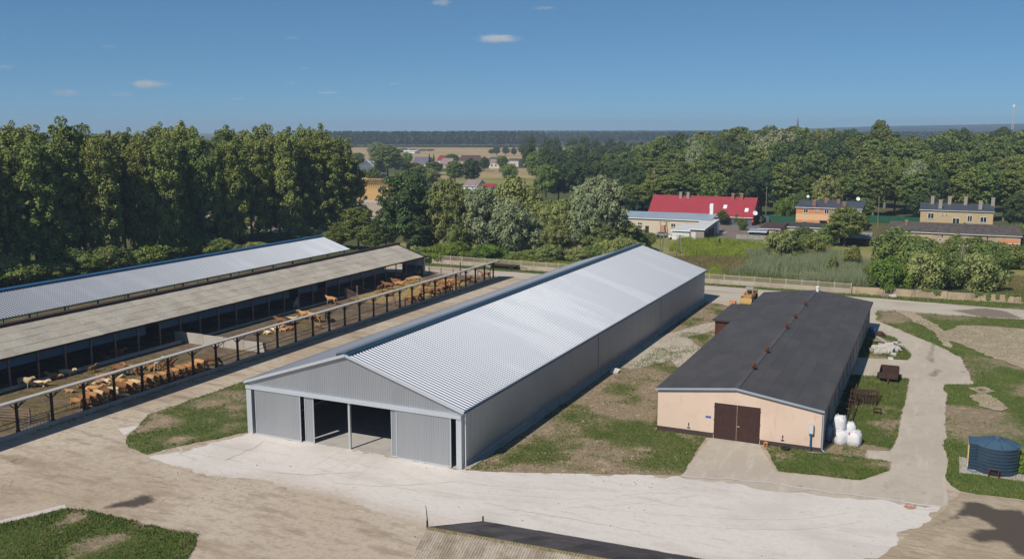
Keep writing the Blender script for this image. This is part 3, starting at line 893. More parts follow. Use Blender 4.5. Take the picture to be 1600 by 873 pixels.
for i, (nm, pts, mt) in enumerate((
        ('wet_soil', [(140, 799), (165, 786), (205, 775), (230, 764), (268, 778), (247, 790), (230, 793), (224, 803), (190, 801)], 'mat_yard_wet'),
        ('wet_soil', [(4, 724), (26, 710), (40, 714), (28, 724)], 'mat_yard_wet'),
        ('wet_soil', [(-8, 757), (20, 749), (14, 766), (-5, 774)], 'mat_yard_wet'),
        ('wet_soil', [(230, 642), (252, 633), (264, 633), (247, 643)], 'mat_yard_wet'),
        ('wet_soil', [(1440, 826), (1476, 800), (1496, 780), (1530, 780), (1560, 792), (1600, 796), (1640, 830), (1640, 880), (1585, 870), (1560, 850), (1530, 854), (1500, 840), (1516, 824), (1540, 822), (1520, 812), (1492, 816), (1466, 826)], 'mat_sand_wet'),
        ('wet_soil', [(1232, 757), (1250, 752), (1268, 757), (1266, 766), (1242, 768)], 'mat_road_wet'),
        ('wet_soil', [(1442, 586), (1460, 568), (1480, 580), (1466, 596)], 'mat_road_wet'),
        ('wet_soil', [(1488, 580), (1508, 574), (1520, 583), (1500, 588)], 'mat_road_wet'),
        ('wet_soil', [(1440, 560), (1452, 520), (1468, 540), (1470, 566), (1456, 580)], 'mat_road_wet'),
        ('wet_soil', [(1475, 484), (1540, 480), (1580, 487), (1610, 500), (1530, 497)], 'mat_road_wet'),
        ('wet_soil', [(1512, 608), (1540, 606), (1556, 614), (1530, 618)], 'mat_sand_wet'))):
    wp = [G(*p) for p in pts]
    sheet(nm, wp, .062 if mt == 'mat_sand_wet' and i < 10 else .050 + .001 * i if i < 10 else .21, mt, jit=0.5 if i < 5 else 0.3, step=0.35, grid=.5, grow=wet_g, seed=30 + i)
# wheel tracks worn by tractors
TR = [([(-90, 880), (60, 815), (150, 762), (240, 722), (330, 672), (470, 600), (640, 520)], 'mat_yard_track', .036, .8), ([(-60, 800), (80, 752), (180, 700), (300, 645), (380, 612), (540, 548)], 'mat_yard_track', .036, .8), ([(-40, 770), (80, 775), (170, 785), (260, 800)], 'mat_yard_track', .036, 1.1),
      ([(-30, 735), (70, 730), (150, 722), (215, 712)], 'mat_yard_track', .036, .9), ([(700, 766), (760, 770), (800, 772), (1000, 790), (1150, 800)], 'mat_apron_track', .048, .9), ([(528, 744), (545, 736), (570, 715), (585, 697)], 'mat_apron_track', .048, .8), ([(485, 734), (505, 726), (530, 712), (545, 704)], 'mat_apron_track', .048, .7),
      ([(600, 703), (640, 735), (720, 758), (860, 768), (1060, 775)], 'mat_apron_track', .048, .8), ([(1330, 805), (1250, 815), (1150, 815), (1050, 808)], 'mat_apron_track', .048, .9), ([(1080, 765), (980, 778), (880, 784)], 'mat_apron_track', .048, .8)]
for i, (pts, mt, z, wd) in enumerate(TR):
    c = [Vector(G(*p)) for p in pts]
    for side in (-.9, .9):
        q = []
        for k, p in enumerate(c):
            d = (c[min(k + 1, len(c) - 1)] - c[max(k - 1, 0)]).normalized()
            q.append(p + Vector((-d.y, d.x)) * side)
        strip('wheel_track', q, wd, mt, z + .0008 * (2 * i + (side > 0)), i)
# cracks and joints in the pale concrete
CRK = [([(255, 705), (262, 702), (292, 690), (330, 676)], .14), ([(350, 720), (370, 711), (395, 700), (412, 690)], .12), ([(430, 738), (450, 740), (470, 742), (560, 738)], .12), ([(520, 754), (560, 757), (600, 760), (720, 752)], .12), ([(1065, 744), (1180, 752), (1300, 770), (1470, 792)], .16), ([(760, 786), (800, 796), (860, 806), (1000, 830)], .10), ([(280, 700), (285, 712), (300, 716), (306, 719)], .12)]
for i, (pts, wd) in enumerate(CRK):
    c = [Vector(G(*p)) for p in pts]
    q = []
    for k in range(len(c) - 1):
        for j in range(6):
            p = c[k].lerp(c[k + 1], j / 6)
            q.append(p + Vector((random.uniform(-.16, .16), random.uniform(-.16, .16))))
    q.append(c[-1])
    strip('concrete_joint', q, wd * 1.5, 'mat_apron_crack', .066 + .0007 * i, 60 + i)
sheet('brick_dust', [G(*p) for p in ((1415, 790), (1424, 787), (1430, 792), (1420, 796))], 0.062, 'mat_brick_dust', 0.4, 0.25, seed=45)
# cattle yard
sheet('pen_floor', [(-112, 20), (-112, 167), (-82.6, 168.5), (-82.6, 20)], 0.05, 'mat_pen', 0.2, 1.0, seed=23)
for i, pts in enumerate(([(-97, 66), (-90, 68), (-85, 76), (-84.5, 92), (-92, 93), (-97, 84)], [(-94, 104), (-88, 106), (-86, 118), (-90, 124), (-95, 120)],
                         [(-96, 138), (-90, 134), (-84.5, 140), (-83.5, 160), (-90, 164), (-96, 158)], [(-90, 58), (-85, 60), (-84, 70), (-90, 68)])):
    sheet('straw', pts, 0.075, 'mat_straw' if i == 2 else 'mat_straw_old', 1.4, 0.6, seed=50 + i)
# beyond the fence
sheet('meadow', [(-130, 183.5), (80, 186), (80, 262), (-70, 262), (-70, 250), (-130, 250)], 0.05, 'mat_meadow', 0.8, 2, seed=60)
sheet('farm_yard', [G(*p) for p in ((1085, 378), (1140, 383), (1235, 372), (1260, 352), (1190, 346), (1120, 352))], 0.09, 'mat_wet_soil_dry', 0.4, 1.0, seed=61)
sheet('concrete_ramp', [G(*p) for p in ((1098, 374), (1122, 363), (1136, 363), (1112, 375))], 0.11, 'mat_concrete_road', 0.1, 1.0, seed=62)
sheet('wheat_field', [(-1000, 1180), (-640, 800), (-330, 700), (-240, 720), (-350, 1000), (-480, 1430), (-1000, 1500)], 0.25, 'mat_wheat', 2, 12, seed=63)
sheet('stubble_field', [(-330, 560), (-250, 470), (-150, 470), (-140, 640), (-240, 690), (-320, 660)], 0.2, 'mat_wheat', 2, 8, seed=64)
sheet('green_field', [(-290, 500), (-215, 425), (-150, 430), (-160, 520), (-230, 540)], 0.3, 'mat_meadow', 2, 8, seed=65)
sheet('pale_yard', [(-260, 255), (-150, 205), (-140, 262), (-165, 300), (-200, 345), (-260, 360)], 0.08, 'mat_yard', 2, 5, seed=66)
sheet('street', [(-300, 330), (-205, 325), (-180, 333), (-180, 338), (-215, 337), (-300, 345)], 0.13, 'mat_road_back', 0.3, 3, seed=67)
sheet('golden_field', [(22, 186), (9, 192), (8, 205), (14, 214), (60, 214), (60, 190)], 0.09, 'mat_golden', 0.8, 1, seed=68)

# real blades on the near turf
for i, (poly, g, n, thr, hh) in enumerate(((PA, GA, 26000, .49, (.08, .26)), (PB, GB, 24000, .42, (.08, .24)), (PC, GC, 70000, .50, (.08, .22)), (PE, GE, 12000, .44, (.08, .22)),
                                           (PF, GF, 22000, .44, (.10, .35)), (PH, grow_f(3, 17, 1.3, .08), 9000, .46, (.12, .45)))):
    blades('grass', poly, n, hh, 0.035, 'mat_blade', g, thr, 0.08, 0.4, 3, 70 + i)
blades('grass', [p for p in PG], 120000, (.10, .30), 0.045, 'mat_blade', grow_f(6, 18, 1.5, .12, -.05), .47, 0.08, 0.4, 2, 81)
blades('grass', PV, 30000, (.15, .45), 0.05, 'mat_blade', grow_f(3, 19, 1.0, .2), .5, 0.08, 0.4, 2, 82)
blades('dry_grass', PC, 12000, (.06, .18), 0.03, 'mat_blade_dry', None, 0, 0.08, 0.5, 2, 83)
# reeds, herbs and rough grass beyond the fence
blades('reeds', [G(*p) for p in ((1125, 440), (1150, 420), (1165, 400), (1230, 392), (1310, 396), (1350, 410), (1385, 425), (1385, 452), (1330, 450), (1240, 446))], 44000, (1.0, 2.6), 0.055, 'mat_reed', lambda x, y, e: .5 + (fbm(x, y, 7, 92, 4) - .5) * 1.6 - .45 * np.exp(-e / 3.5), .44, 0.05, 0.16, 3, 84)
blades('herbs', [G(*p) for p in ((1045, 392), (1062, 376), (1120, 376), (1190, 384), (1200, 398), (1165, 406), (1100, 404))], 16000, (.6, 1.5), 0.10, 'mat_herb', grow_f(6, 85, 1.4, .08), .45, 0.05, 0.3, 3, 85)
blades('herbs', [G(*p) for p in ((1105, 437), (1112, 418), (1126, 420), (1128, 436))], 2500, (.5, 1.2), 0.09, 'mat_herb', None, 0, 0.05, 0.3, 3, 86)
blades('dry_grass', [G(*p) for p in ((1030, 405), (1100, 402), (1180, 404), (1160, 430), (1120, 440), (1105, 440))], 16000, (.4, 1.1), 0.06, 'mat_blade_dry', None, 0, 0.05, 0.3, 3, 87)
blades('dry_grass', [G(*p) for p in ((1200, 372), (1300, 384), (1290, 400), (1200, 398))], 12000, (.4, 1.0), 0.07, 'mat_blade_dry', None, 0, 0.05, 0.3, 3, 88)
blades('dry_grass', [(22, 186), (9, 192), (8, 205), (14, 214), (40, 214), (40, 188)], 18000, (.4, 1.0), 0.06, 'mat_blade_dry', None, 0, 0.05, 0.3, 3, 89)
blades('rough_grass', [(-116, 184), (-41, 183.5), (-41, 192), (-116, 192)], 26000, (.4, 1.3), 0.06, 'mat_herb', grow_f(5, 90, 1.5, .1), .45, 0.05, 0.3, 3, 90)
blades('rough_grass', [(-40, 183), (-14, 181.5), (20, 184), (20, 196), (-40, 196)], 20000, (.3, 1.0), 0.06, 'mat_blade', None, 0, 0.05, 0.3, 3, 91)

# ================================================================== THE GREY METAL HALL
XL, XR, Y0, Y1 = -61.5, -37.4, 70.3, 162.4
ZE, ZR, XM = 5.35, 9.2, -49.6
t = thing('metal_hall', 'long new grey corrugated metal hall with open sliding doors and white ribbed roof', 'hall', (XM, Y0, 0))
k_l, k_r = (ZR - ZE) / (XM - XL), (ZR - ZE) / (XR - XM)


def hall_roof_z(x):
    return ZR - (XM - x) * k_l if x < XM else ZR - (x - XM) * k_r


# side walls in three lengths each
for side, X, nx in (('r', XR, 1), ('l', XL, -1)):
    ys = [Y0, 106.2, 134.2, Y1]
    for i in range(3):
        m = MB()
        L = ys[i + 1] - ys[i]
        m.corr((X, ys[i], 0), (0, 1, 0), L, 0.25, 0.04, lambda q: (0, 0, 0.42), lambda q: (0, 0, ZE), (nx, 0, 0))
        if nx < 0:
            m.f = [f[::-1] for f in m.f]
        m.build('wall_cladding', 'mat_wall_metal', t)
    MB().box((X - .12, Y0, 0), (X + .10 * nx + (.02 if nx > 0 else -.02), Y1, 0.42)).build('plinth', 'mat_concrete', t)
    for y in ys[1:3]:
        MB().tube((X + nx * .12, y, 0.1), (X + nx * .12, y, ZE - .1), 0.07, n=8).build('downpipe', 'mat_trim_metal', t)
    MB().box((X + nx * .06, Y0 - .35, ZE - .10), (X + nx * .42, Y1 + .3, ZE + .08)).build('gutter', 'mat_teal', t)
MB().tube((XR + .14, Y0 + .25, 0.1), (XR + .14, Y0 + .25, ZE - .1), 0.07, n=8).build('downpipe', 'mat_window_white', t)
# a drip kerb along the foot of the wall
MB().box((XR + .1, Y0 + .1, 0), (XR + .75, Y1, 0.16)).build('foot_kerb', 'mat_concrete', t)
# roof slopes
for sgn in (1, -1):
    m = MB()
    ex = (XR + .28) if sgn > 0 else (XL - .28)
    ez = hall_roof_z(ex) + 0.10
    run = Vector((XM - ex, 0, ZR + .10 - ez))
    nrm = Vector((sgn * (ZR - ZE), 0, abs(XR - XM))).normalized()
    m.corr((ex, Y0 - .35, ez), (0, 1, 0), Y1 - Y0 + .65, 0.50, 0.085, lambda q: (0, 0, 0), lambda q: tuple(run), tuple(nrm), duty=(0.36, 0.11))
    if sgn < 0:
        m.f = [f[::-1] for f in m.f]
    m.build('roof_slope', 'mat_roof_metal', t)
# ridge vent: raised strip, pale on its far cheek, teal on the near one
rv = MB()
rv.prism([(XM - .95, Y0 - .36, ZR - .12), (XM + .50, Y0 - .36, ZR - .02), (XM + .50, Y0 - .36, ZR + .14), (XM + .14, Y0 - .36, ZR + .36), (XM - .95, Y0 - .36, ZR + .12)][::-1], (0, Y1 - Y0 + .68, 0))
rvo = rv.build('ridge_vent', ['mat_teal'], t)
MB().prism([(XM + .12, Y0 - .38, ZR + .365), (XM + .12, Y0 - .38, ZR + .40), (XM - 1.0, Y0 - .38, ZR + .155), (XM - 1.0, Y0 - .38, ZR + .12)], (0, Y1 - Y0 + .70, 0)).build('ridge_flashing', 'mat_roof_metal', rvo)
# gables: corrugated triangles above the door header
for y, ny in ((Y0, -1), (Y1, 1)):
    m = MB()
    zb = 4.98 if ny < 0 else 0.3
    m.corr((XL, y, 0), (1, 0, 0), XR - XL, 0.25, 0.035, lambda q: (0, 0, zb), lambda q: (0, 0, hall_roof_z(XL + q) + .02), (0, ny, 0))
    if ny > 0:
        m.f = [f[::-1] for f in m.f]
    m.build('gable_cladding', 'mat_wall_metal', t)
    for xa, xb in ((XL - .3, XM), (XM, XR + .3)):
        za, zb2 = (hall_roof_z(xa), ZR) if xa < XM else (ZR, hall_roof_z(xb))
        MB().beam((xa, y + ny * .30, za + .05), (xb, y + ny * .30, zb2 + .05), 0.14, 0.26).build('verge_flashing', 'mat_trim_metal', t)
        MB().beam((xa, y + ny * .12, za - .02), (xb, y + ny * .12, zb2 - .02), 0.22, 0.10).build('verge_soffit', 'mat_trim_metal', t)
MB().box((XL - .05, Y0 - .42, 4.70), (XR + .05, Y0 - .02, 5.02)).build('door_track', 'mat_trim_metal', t)
MB().box((XL - .06, Y0 - .30, 0.02), (XL + .55, Y0 + .25, 4.695)).build('corner_post', 'mat_trim_metal', t)
MB().box((XR - .50, Y0 - .30, 0.02), (XR + .03, Y0 + .25, 4.695)).build('corner_post', 'mat_trim_metal', t)


def sliding_door(x0, x1, y, z0=0.10):
    m = MB()
    m.corr((x0, y, 0), (1, 0, 0), x1 - x0, 0.25, 0.03, lambda q: (0, 0, z0), lambda q: (0, 0, 4.69), (0, -1, 0))
    m.box((x0, y + .005, z0), (x1, y + .07, 4.688))
    d = m.build('sliding_door', 'mat_wall_metal', t)
    MB().box((x0 - .03, y - .05, z0 - .03), (x1 + .03, y + .05, z0 + .09)).build('door_sill', 'mat_trim_metal', d)
    MB().box((x0 - .035, y - .045, z0 + .092), (x0 + .04, y + .04, 4.686)).build('door_edge', 'mat_trim_metal', d)
    MB().box((x1 - .04, y - .045, z0 + .092), (x1 + .035, y + .04, 4.686)).build('door_edge', 'mat_trim_metal', d)


sliding_door(-60.45, -55.0, Y0 - .28)
sliding_door(-54.55, -53.55, Y0 - .12)
sliding_door(-44.75, -44.15, Y0 - .12)
sliding_door(-44.10, -38.45, Y0 - .28)
MB().box((-49.58, Y0 - .12, 0.05), (-49.36, Y0 + .10, 4.69)).build('door_post', 'mat_galv', t)
# inside: floor, columns, roof frames
MB().box((XL + .1, Y0 - .1, 0.02), (XR - .13, Y1 - .1, 0.085)).build('floor_slab', 'mat_concrete_dark', t)
for i in range(1, 15):
    y = Y0 + i * 6.1
    m = MB()
    for X in (XL + .3, XR - .3):
        m.box((X - .14, y - .12, 0.08), (X + .14, y + .12, ZE - .25))
    m.beam((XL + .3, y, ZE - .2), (XM, y, ZR - .35), 0.18, 0.34)
    m.beam((XM, y, ZR - .35), (XR - .3, y, ZE - .2), 0.18, 0.34)
    m.build('roof_frame', 'mat_galv', t)

# ================================================================== THE CREAM STABLE WITH FELT ROOF
cx0, cx1, cy0, cy1 = -24.6, -8.8, 88.1, 149.2
ceL, ceR, cr, cxm = 4.35, 4.05, 5.25, -16.85
t = thing('cream_stable', 'long low cream stable with black felt roof and brown double doors', 'stable', (cxm, cy0, 0))
m = MB()
pr = [(cx0, 0.0), (cx1, 0.0), (cx1, ceR), (cxm, cr), (cx0, ceL)]
dx0, dx1, dz = -18.9, -14.46, 3.65
m.add([(cx0, cy0, 0), (dx0, cy0, 0), (dx0, cy0, dz), (dx1, cy0, dz), (dx1, cy0, 0), (cx1, cy0, 0), (cx1, cy0, ceR), (cxm, cy0, cr), (cx0, cy0, ceL)],
      [(0, 1, 2, 8), (2, 7, 8), (2, 3, 7), (3, 6, 7), (3, 4, 5, 6)])
m.box((cx0, cy0 + .01, 0), (cx0 + .3, cy1, ceL - .02))
m.add([(cx0, cy1, 0), (cx1, cy1, 0), (cx1, cy1, ceR), (cxm, cy1, cr), (cx0, cy1, ceL)], [(4, 3, 2, 1, 0)])
m.build('end_wall', 'mat_cream', t)
# side wall facing the road: grey render with window openings
wy = [94.3, 99.8, 104.0, 108.4, 112.6, 116.8, 121.2, 125.6, 130.4, 136.2, 141.4, 146]
m = MB()
ya = cy0 + .02
for i, y in enumerate(wy):
    hw = 0.55 if i else 0.6
    z0 = 1.25 if i else 0.0
    m.box((cx1 - .3, ya, 0), (cx1, y - hw, ceR - .02))
    if z0:
        m.box((cx1 - .3, y - hw, 0), (cx1, y + hw, z0))
    m.box((cx1 - .3, y - hw, 3.1), (cx1, y + hw, ceR - .02))
    ya = y + hw
m.box((cx1 - .3, ya, 0), (cx1, cy1, ceR - .02))
m.build('side_wall', 'mat_grey_render', t)
for i, y in enumerate(wy):
    if i == 0:
        MB().box((cx1 - .25, y - .6, 0.02), (cx1 - .18, y + .6, 3.09)).build('side_door', 'mat_door_brown', t)
        continue
    wm = MB()
    for a, b in (((y - .55, 1.25), (y - .48, 3.1)), ((y + .48, 1.25), (y + .55, 3.1)), ((y - .48, 3.02), (y + .48, 3.1)), ((y - .48, 1.25), (y + .48, 1.33)), ((y - .04, 1.33), (y + .04, 3.02))):
        wm.box((cx1 - .22, a[0], a[1]), (cx1 - .14, b[0], b[1]))
    wo = wm.build('window', 'mat_door_brown', t)
    MB().box((cx1 - .19, y - .48, 1.33), (cx1 - .175, y + .48, 3.02)).build('pane', 'mat_glass', wo)
# plinth
MB().box((cx0 - .04, cy0 - .04, 0), (dx0 - .05, cy0 + .2, 0.55)).build('plinth', 'mat_plinth', t)
MB().box((dx1 + .05, cy0 - .04, 0), (cx1 + .04, cy0 + .2, 0.5)).build('plinth', 'mat_plinth', t)
MB().box((cx0 - .05, cy0 - .02, 0), (cx0 + .1, cy1, 0.5)).build('plinth', 'mat_plinth', t)
# doors
for a, b in ((dx0 + .04, (dx0 + dx1) / 2 - .03), ((dx0 + dx1) / 2 + .03, dx1 - .04)):
    m = MB()
    m.corr((a, cy0 - .02, 0), (1, 0, 0), b - a, 0.16, 0.025, lambda q: (0, 0, .08), lambda q: (0, 0, dz - .05), (0, -1, 0))
    m.box((a, cy0 - .01, .08), (b, cy0 + .04, dz - .05))
    d = m.build('door', 'mat_door_brown', t)
    for z in (0.5, 1.9, 3.2):
        xx = a if a < -17 else b
        MB().box((xx - .07, cy0 - .07, z), (xx + .07, cy0 - .02, z + .12)).build('hinge', 'mat_rust', d)
MB().box(((dx0 + dx1) / 2 - .04, cy0 - .07, .1), ((dx0 + dx1) / 2 + .04, cy0 - .005, dz - .06)).build('door_astragal', 'mat_rail', t)
MB().box(((dx0 + dx1) / 2 + .06, cy0 - .12, 1.5), ((dx0 + dx1) / 2 + .30, cy0 - .055, 1.58)).build('door_handle', 'mat_galv', t)
# roof: boards under felt sheets laid in overlapping rows
m = MB()
ov = .22
zl, zr = ceL - (ov) * (cr - ceL) / (cxm - cx0), ceR - ov * (cr - ceR) / (cx1 - cxm)
ff = cy0 - .25
m.prism([(cx0 - ov, ff, zl), (cxm, ff, cr), (cx1 + ov, ff, zr), (cx1 + ov, ff, zr + .10), (cxm, ff, cr + .10), (cx0 - ov, ff, zl + .10)][::-1], (0, cy1 - ff + .25, 0))
roof = m.build('roof', 'mat_plinth', t)
MB().beam((cx0 - ov, ff - .03, zl + .07), (cxm, ff - .03, cr + .07), .05, .20).build('verge_flashing', 'mat_bluegrey_roof', t)
MB().beam((cxm, ff - .03, cr + .07), (cx1 + ov, ff - .03, zr + .07), .05, .20).build('verge_flashing', 'mat_bluegrey_roof', t)
NV, NU = 6, 24
felts = []
for sgn in (-1, 1):
    xe, ze = (cx0 - ov - .02, zl + .10) if sgn < 0 else (cx1 + ov + .02, zr + .10)
    Ly = (cy1 + .25 - ff) / NU
    for r in range(NV):
        a, b = r / NV, (r + 1) / NV
        xa, za = cxm + (xe - cxm) * b, cr + .10 + (ze - cr - .10) * b
        xb, zb = cxm + (xe - cxm) * a, cr + .10 + (ze - cr - .10) * a
        lift0, lift1 = 0.022, 0.006
        me = MB().add([(xa, 0, za + lift0), (xa, Ly - .012, za + lift0), (xb, Ly - .012, zb + lift1), (xb, 0, zb + lift1),
                       (xa, 0, za + .002), (xa, Ly - .012, za + .002), (xb, Ly - .012, zb + .002), (xb, 0, zb + .002)],
                      [(0, 3, 2, 1), (0, 1, 5, 4), (1, 2, 6, 5), (3, 0, 4, 7)] if sgn < 0 else [(0, 1, 2, 3), (0, 4, 5, 1), (1, 5, 6, 2), (3, 7, 4, 0)]).mesh('roofing_felt', 'mat_felt', off=(cxm, cy0, 0))
        off = (r % 2) * Ly * .5
        for j in range(NU):
            y = ff - cy0 + j * Ly + cy0
            link_mesh('roofing_felt', me, roof, (0, y + random.uniform(-.004, .004), random.uniform(0, .003)))
MB().beam((cxm, ff, cr + .135), (cxm, cy1 + .25, cr + .135), .5, .012).build('ridge_felt', 'mat_ridge_felt', roof)
# gutter along the road side and the corner downpipe
MB().box((cx1 + ov + .005, ff, zr - .02), (cx1 + ov + .13, cy1 + .2, zr + .085)).build('gutter', 'mat_plinth', t)
m = MB()
m.tube((cx1 + .12, cy0 - .02, zr - .05), (cx1 + .12, cy0 - .02, .35), .07)
m.tube((cx1 + .12, cy0 - .02, .35), (cx1 + .42, cy0 - .15, .12), .07)
m.build('downpipe', 'mat_bluegrey_roof', t)
# chimney vents
for y in (95.9, 103.9, 118.1, 125.2, 135.0):
    m = MB()
    m.tube((0, 0, -.05), (0, 0, .35), .12, n=10)
    m.tube((0, 0, .33), (0, 0, .42), .24, .24, n=10)
    m.tube((0, 0, .42), (0, 0, .72), .27, .24, n=10)
    m.tube((0, 0, .72), (0, 0, .80), .24, .05, n=10)
    o = m.build('roof_vent', 'mat_rust', t, world=False)
    o.location = (cxm + .15 - cxm, y - cy0, cr + .1)
m = MB()
m.tube((cxm + .3, 148.2, cr + .05), (cxm + .3, 148.2, cr + .75), .22, n=10)
m.lathe((cxm + .3, 148.2, cr + .75), [(.30, 0), (.28, .12), (.05, .2)], 10)
m.build('roof_vent', 'mat_white_paint', t)
# plate and gratings on the end wall
MB().box((-19.75, cy0 - .03, 2.02), (-19.2, cy0 - .002, 2.22)).build('number_plate', 'mat_blue_plate', t)
for x in (-21.4, -12.3):
    m = MB()
    m.box((x - .05, cy0 - .04, .98), (x + .05, cy0 - .003, 1.25))
    m.box((x - .15, cy0 - .06, .72), (x + .15, cy0 - .003, .80))
    m.box((x - .015, cy0 - .03, .80), (x + .015, cy0 - .003, .98))
    m.build('wall_valve', 'mat_dark_gap', t)

# annex of brown sheets behind it
t = thing('brown_annex', 'small brown sheet-clad annex with flat dark roof beside the cream stable', 'shed', (-26.8, 132.2, 0))
m = MB()
m.corr((-28.7, 132.2, 0), (1, 0, 0), 4.0, .2, .03, lambda q: (0, 0, 0), lambda q: (0, 0, 2.75), (0, -1, 0))
m.corr((-28.7, 145, 0), (0, -1, 0), 12.8, .2, .03, lambda q: (0, 0, 0), lambda q: (0, 0, 2.75), (-1, 0, 0))
m.box((-28.69, 144.9, 0), (-24.7, 145, 2.75))
m.build('wall_cladding', 'mat_annex', t)
for i in range(3):
    MB().box((-29.0, 131.9 + i * 4.5, 2.75 + .012 * i), (-24.65, 131.9 + (i + 1) * 4.5 - .01, 2.93 + .012 * i)).build('roof_panel', 'mat_felt', t)
MB().box((-29.03, 131.84, 2.70), (-24.66, 131.89, 2.98)).build('roof_edge', 'mat_plinth', t)

# ================================================================== NEAR SHED WITH CORRUGATED FIBRE ROOF
gx0, gx1, gy0, gyr, gy1 = -27.2, 2.0, 40.0, 46.4, 54.7
gz0, gzr, gz1 = 3.1, 6.0, 3.0
t = thing('fibre_shed', 'old shed with weathered corrugated fibre roof, mossy near slope, black far slope', 'shed', (gx0, gyr, 0))
m = MB()
m.box((gx0 + .4, gy0 + .5, 0), (gx0 + .6, gy1 - .4, 2.9))
m.add([(gx0 + .4, gy0 + .5, 2.9), (gx0 + .4, gy1 - .4, 2.9), (gx0 + .4, gyr, 5.75)], [(0, 2, 1)])
m.box((gx0 + .601, gy1 - .6, 0), (gx1 - .3, gy1 - .4, 2.8))
m.box((gx0 + .601, gy0 + .5, 0), (gx1 - .3, gy0 + .7, 3.0))
m.box((gx1 - .3, gy0 + .5, 0), (gx1 - .1, gy1 - .4, 2.9))
m.build('wall', 'mat_brick_grey', t)
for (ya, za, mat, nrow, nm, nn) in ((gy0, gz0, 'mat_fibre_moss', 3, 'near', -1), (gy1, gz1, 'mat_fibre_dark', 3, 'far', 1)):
    nsheet = 28
    W = (gx1 - gx0) / nsheet
    for r in range(nrow):
        a, b = r / nrow, (r + 1) / nrow
        pa = Vector((0, gyr + (ya - gyr) * b, gzr + (za - gzr) * b))
        pb = Vector((0, gyr + (ya - gyr) * a, gzr + (za - gzr) * a - .01))
        m = MB()
        nv = Vector((0, (gzr - za) * nn, abs(ya - gyr))).normalized()
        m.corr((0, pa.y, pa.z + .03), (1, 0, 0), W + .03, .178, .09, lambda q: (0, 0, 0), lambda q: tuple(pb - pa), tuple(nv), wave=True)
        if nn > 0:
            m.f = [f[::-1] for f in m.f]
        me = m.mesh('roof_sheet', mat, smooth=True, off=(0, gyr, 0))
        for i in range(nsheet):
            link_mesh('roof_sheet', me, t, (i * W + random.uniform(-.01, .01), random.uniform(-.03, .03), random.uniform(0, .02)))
m = MB()
for i in range(int((gx1 - gx0) / .178)):
    x = gx0 + i * .178
    m.add([(x, gyr - .16, gzr - .0), (x + .178, gyr - .16, gzr - .0), (x + .178, gyr, gzr + .12), (x, gyr, gzr + .12), (x + .09, gyr - .17, gzr + .045), (x + .09, gyr + .14, gzr + .03), (x + .09, gyr, gzr + .15),
           (x, gyr + .14, gzr - .01), (x + .178, gyr + .14, gzr - .01)], [(0, 4, 6, 3), (4, 1, 2, 6), (3, 6, 5, 7), (6, 2, 8, 5)])
m.build('ridge_cap', 'mat_moss', t)
o = MB().tube((gx0 + .02, gyr, gzr - .3), (gx0 + .02, gyr, gzr + .5), .07, .06).build('stay_pole', 'mat_rust_dark', t)
m = MB()
for i in range(8):
    a, b = i / 8, (i + 1) / 8
    m.tube((gx0 + .02 - .10 * a * a, gyr, gzr + .48 + a * 1.0), (gx0 + .02 - .10 * b * b, gyr, gzr + .48 + b * 1.0), .035 - .02 * a, .035 - .02 * b, n=6)
m.build('aerial_rod', 'mat_dark_gap', o)
MB().tube((gx0 + .1, gy1 - .1, gz1), (gx0 + .1, gy1 - .1, gz1 + .5), .06).build('vent_pipe', 'mat_dark_gap', t)

t.rotation_euler = (0, 0, R(2.8))
bpy.context.view_layer.update()
# ================================================================== CATTLE BARNS
BE = 45.0
# barn nearer the yard: fibre-cement roof
t = thing('cattle_barn', 'long open cattle barn with weathered grey fibre-cement roof and dark blue front band', 'barn', (-103.4, BE, 0))
by1 = 166.6
ex, ez, rx, rz, wx = -96.9, 3.95, -103.4, 6.1, -110.0
rows, W = 4, 1.7
ncol = int((by1 - BE) / W)
for r in range(rows):
    a, b = r / rows, (r + 1) / rows
    pa = Vector((rx + (ex - rx) * b, 0, rz + (ez - rz) * b))
    pb = Vector((rx + (ex - rx) * a + .06 * 0, 0, rz + (ez - rz) * a - .02))
    m = MB()
    nv = Vector((rz - ez, 0, ex - rx)).normalized()
    m.corr((pa.x, 0, pa.z + .05), (0, 1, 0), W + .02, .21, .045, lambda q: (0, 0, 0), lambda q: tuple(pb - pa), tuple(nv), wave=True)
    me = m.mesh('roof_sheet', 'mat_fibre', smooth=True, off=(rx, 0, 0))
    for j in range(ncol):
        link_mesh('roof_sheet', me, t, (random.uniform(-.03, .03), j * W + (r % 2) * .0, random.uniform(0, .022)))
m = MB()
m.prism([(ex - .02, BE, ez - .06), (rx, BE, rz - .06), (wx, BE, ez - .06), (wx, BE, ez + .05), (rx, BE, rz + .03), (ex - .02, BE, ez + .03)], (0, by1 - BE, 0))
m.build('roof_deck', 'mat_dark_wood', t)
MB().box((rx - .75, BE, rz + .0), (rx + .12, by1 + .2, rz + .38)).build('ridge_vent', 'mat_dark_wood', t)
MB().box((ex - .06, BE, ez - .16), (ex + .04, by1, ez - .0)).build('eave_board', 'mat_dark_wood', t)
np_ = int((by1 - BE) / 3.86)
py0 = 90.2 - 3.86 * 11
for k in range(32):
    y = py0 + 3.86 * k
    if BE < y < by1 - 2:
        MB().box((-97.62, y - .08, 0), (-97.46, y + .08, ez - .1)).build('post', 'mat_rail', t)
m = MB()
skip = (11, 19, 21)
for k in range(32):
    y = py0 + 3.86 * k
    if y > 150: break
    d = 1.35
    m.box((-97.72, y + .09, ez - d - .25 * (k in skip)), (-97.66, y + 3.86 - .09 - (2.3 if k in skip else 0), ez - .1))
m.build('wind_band', 'mat_blue_sheet', t, kind='stuff')
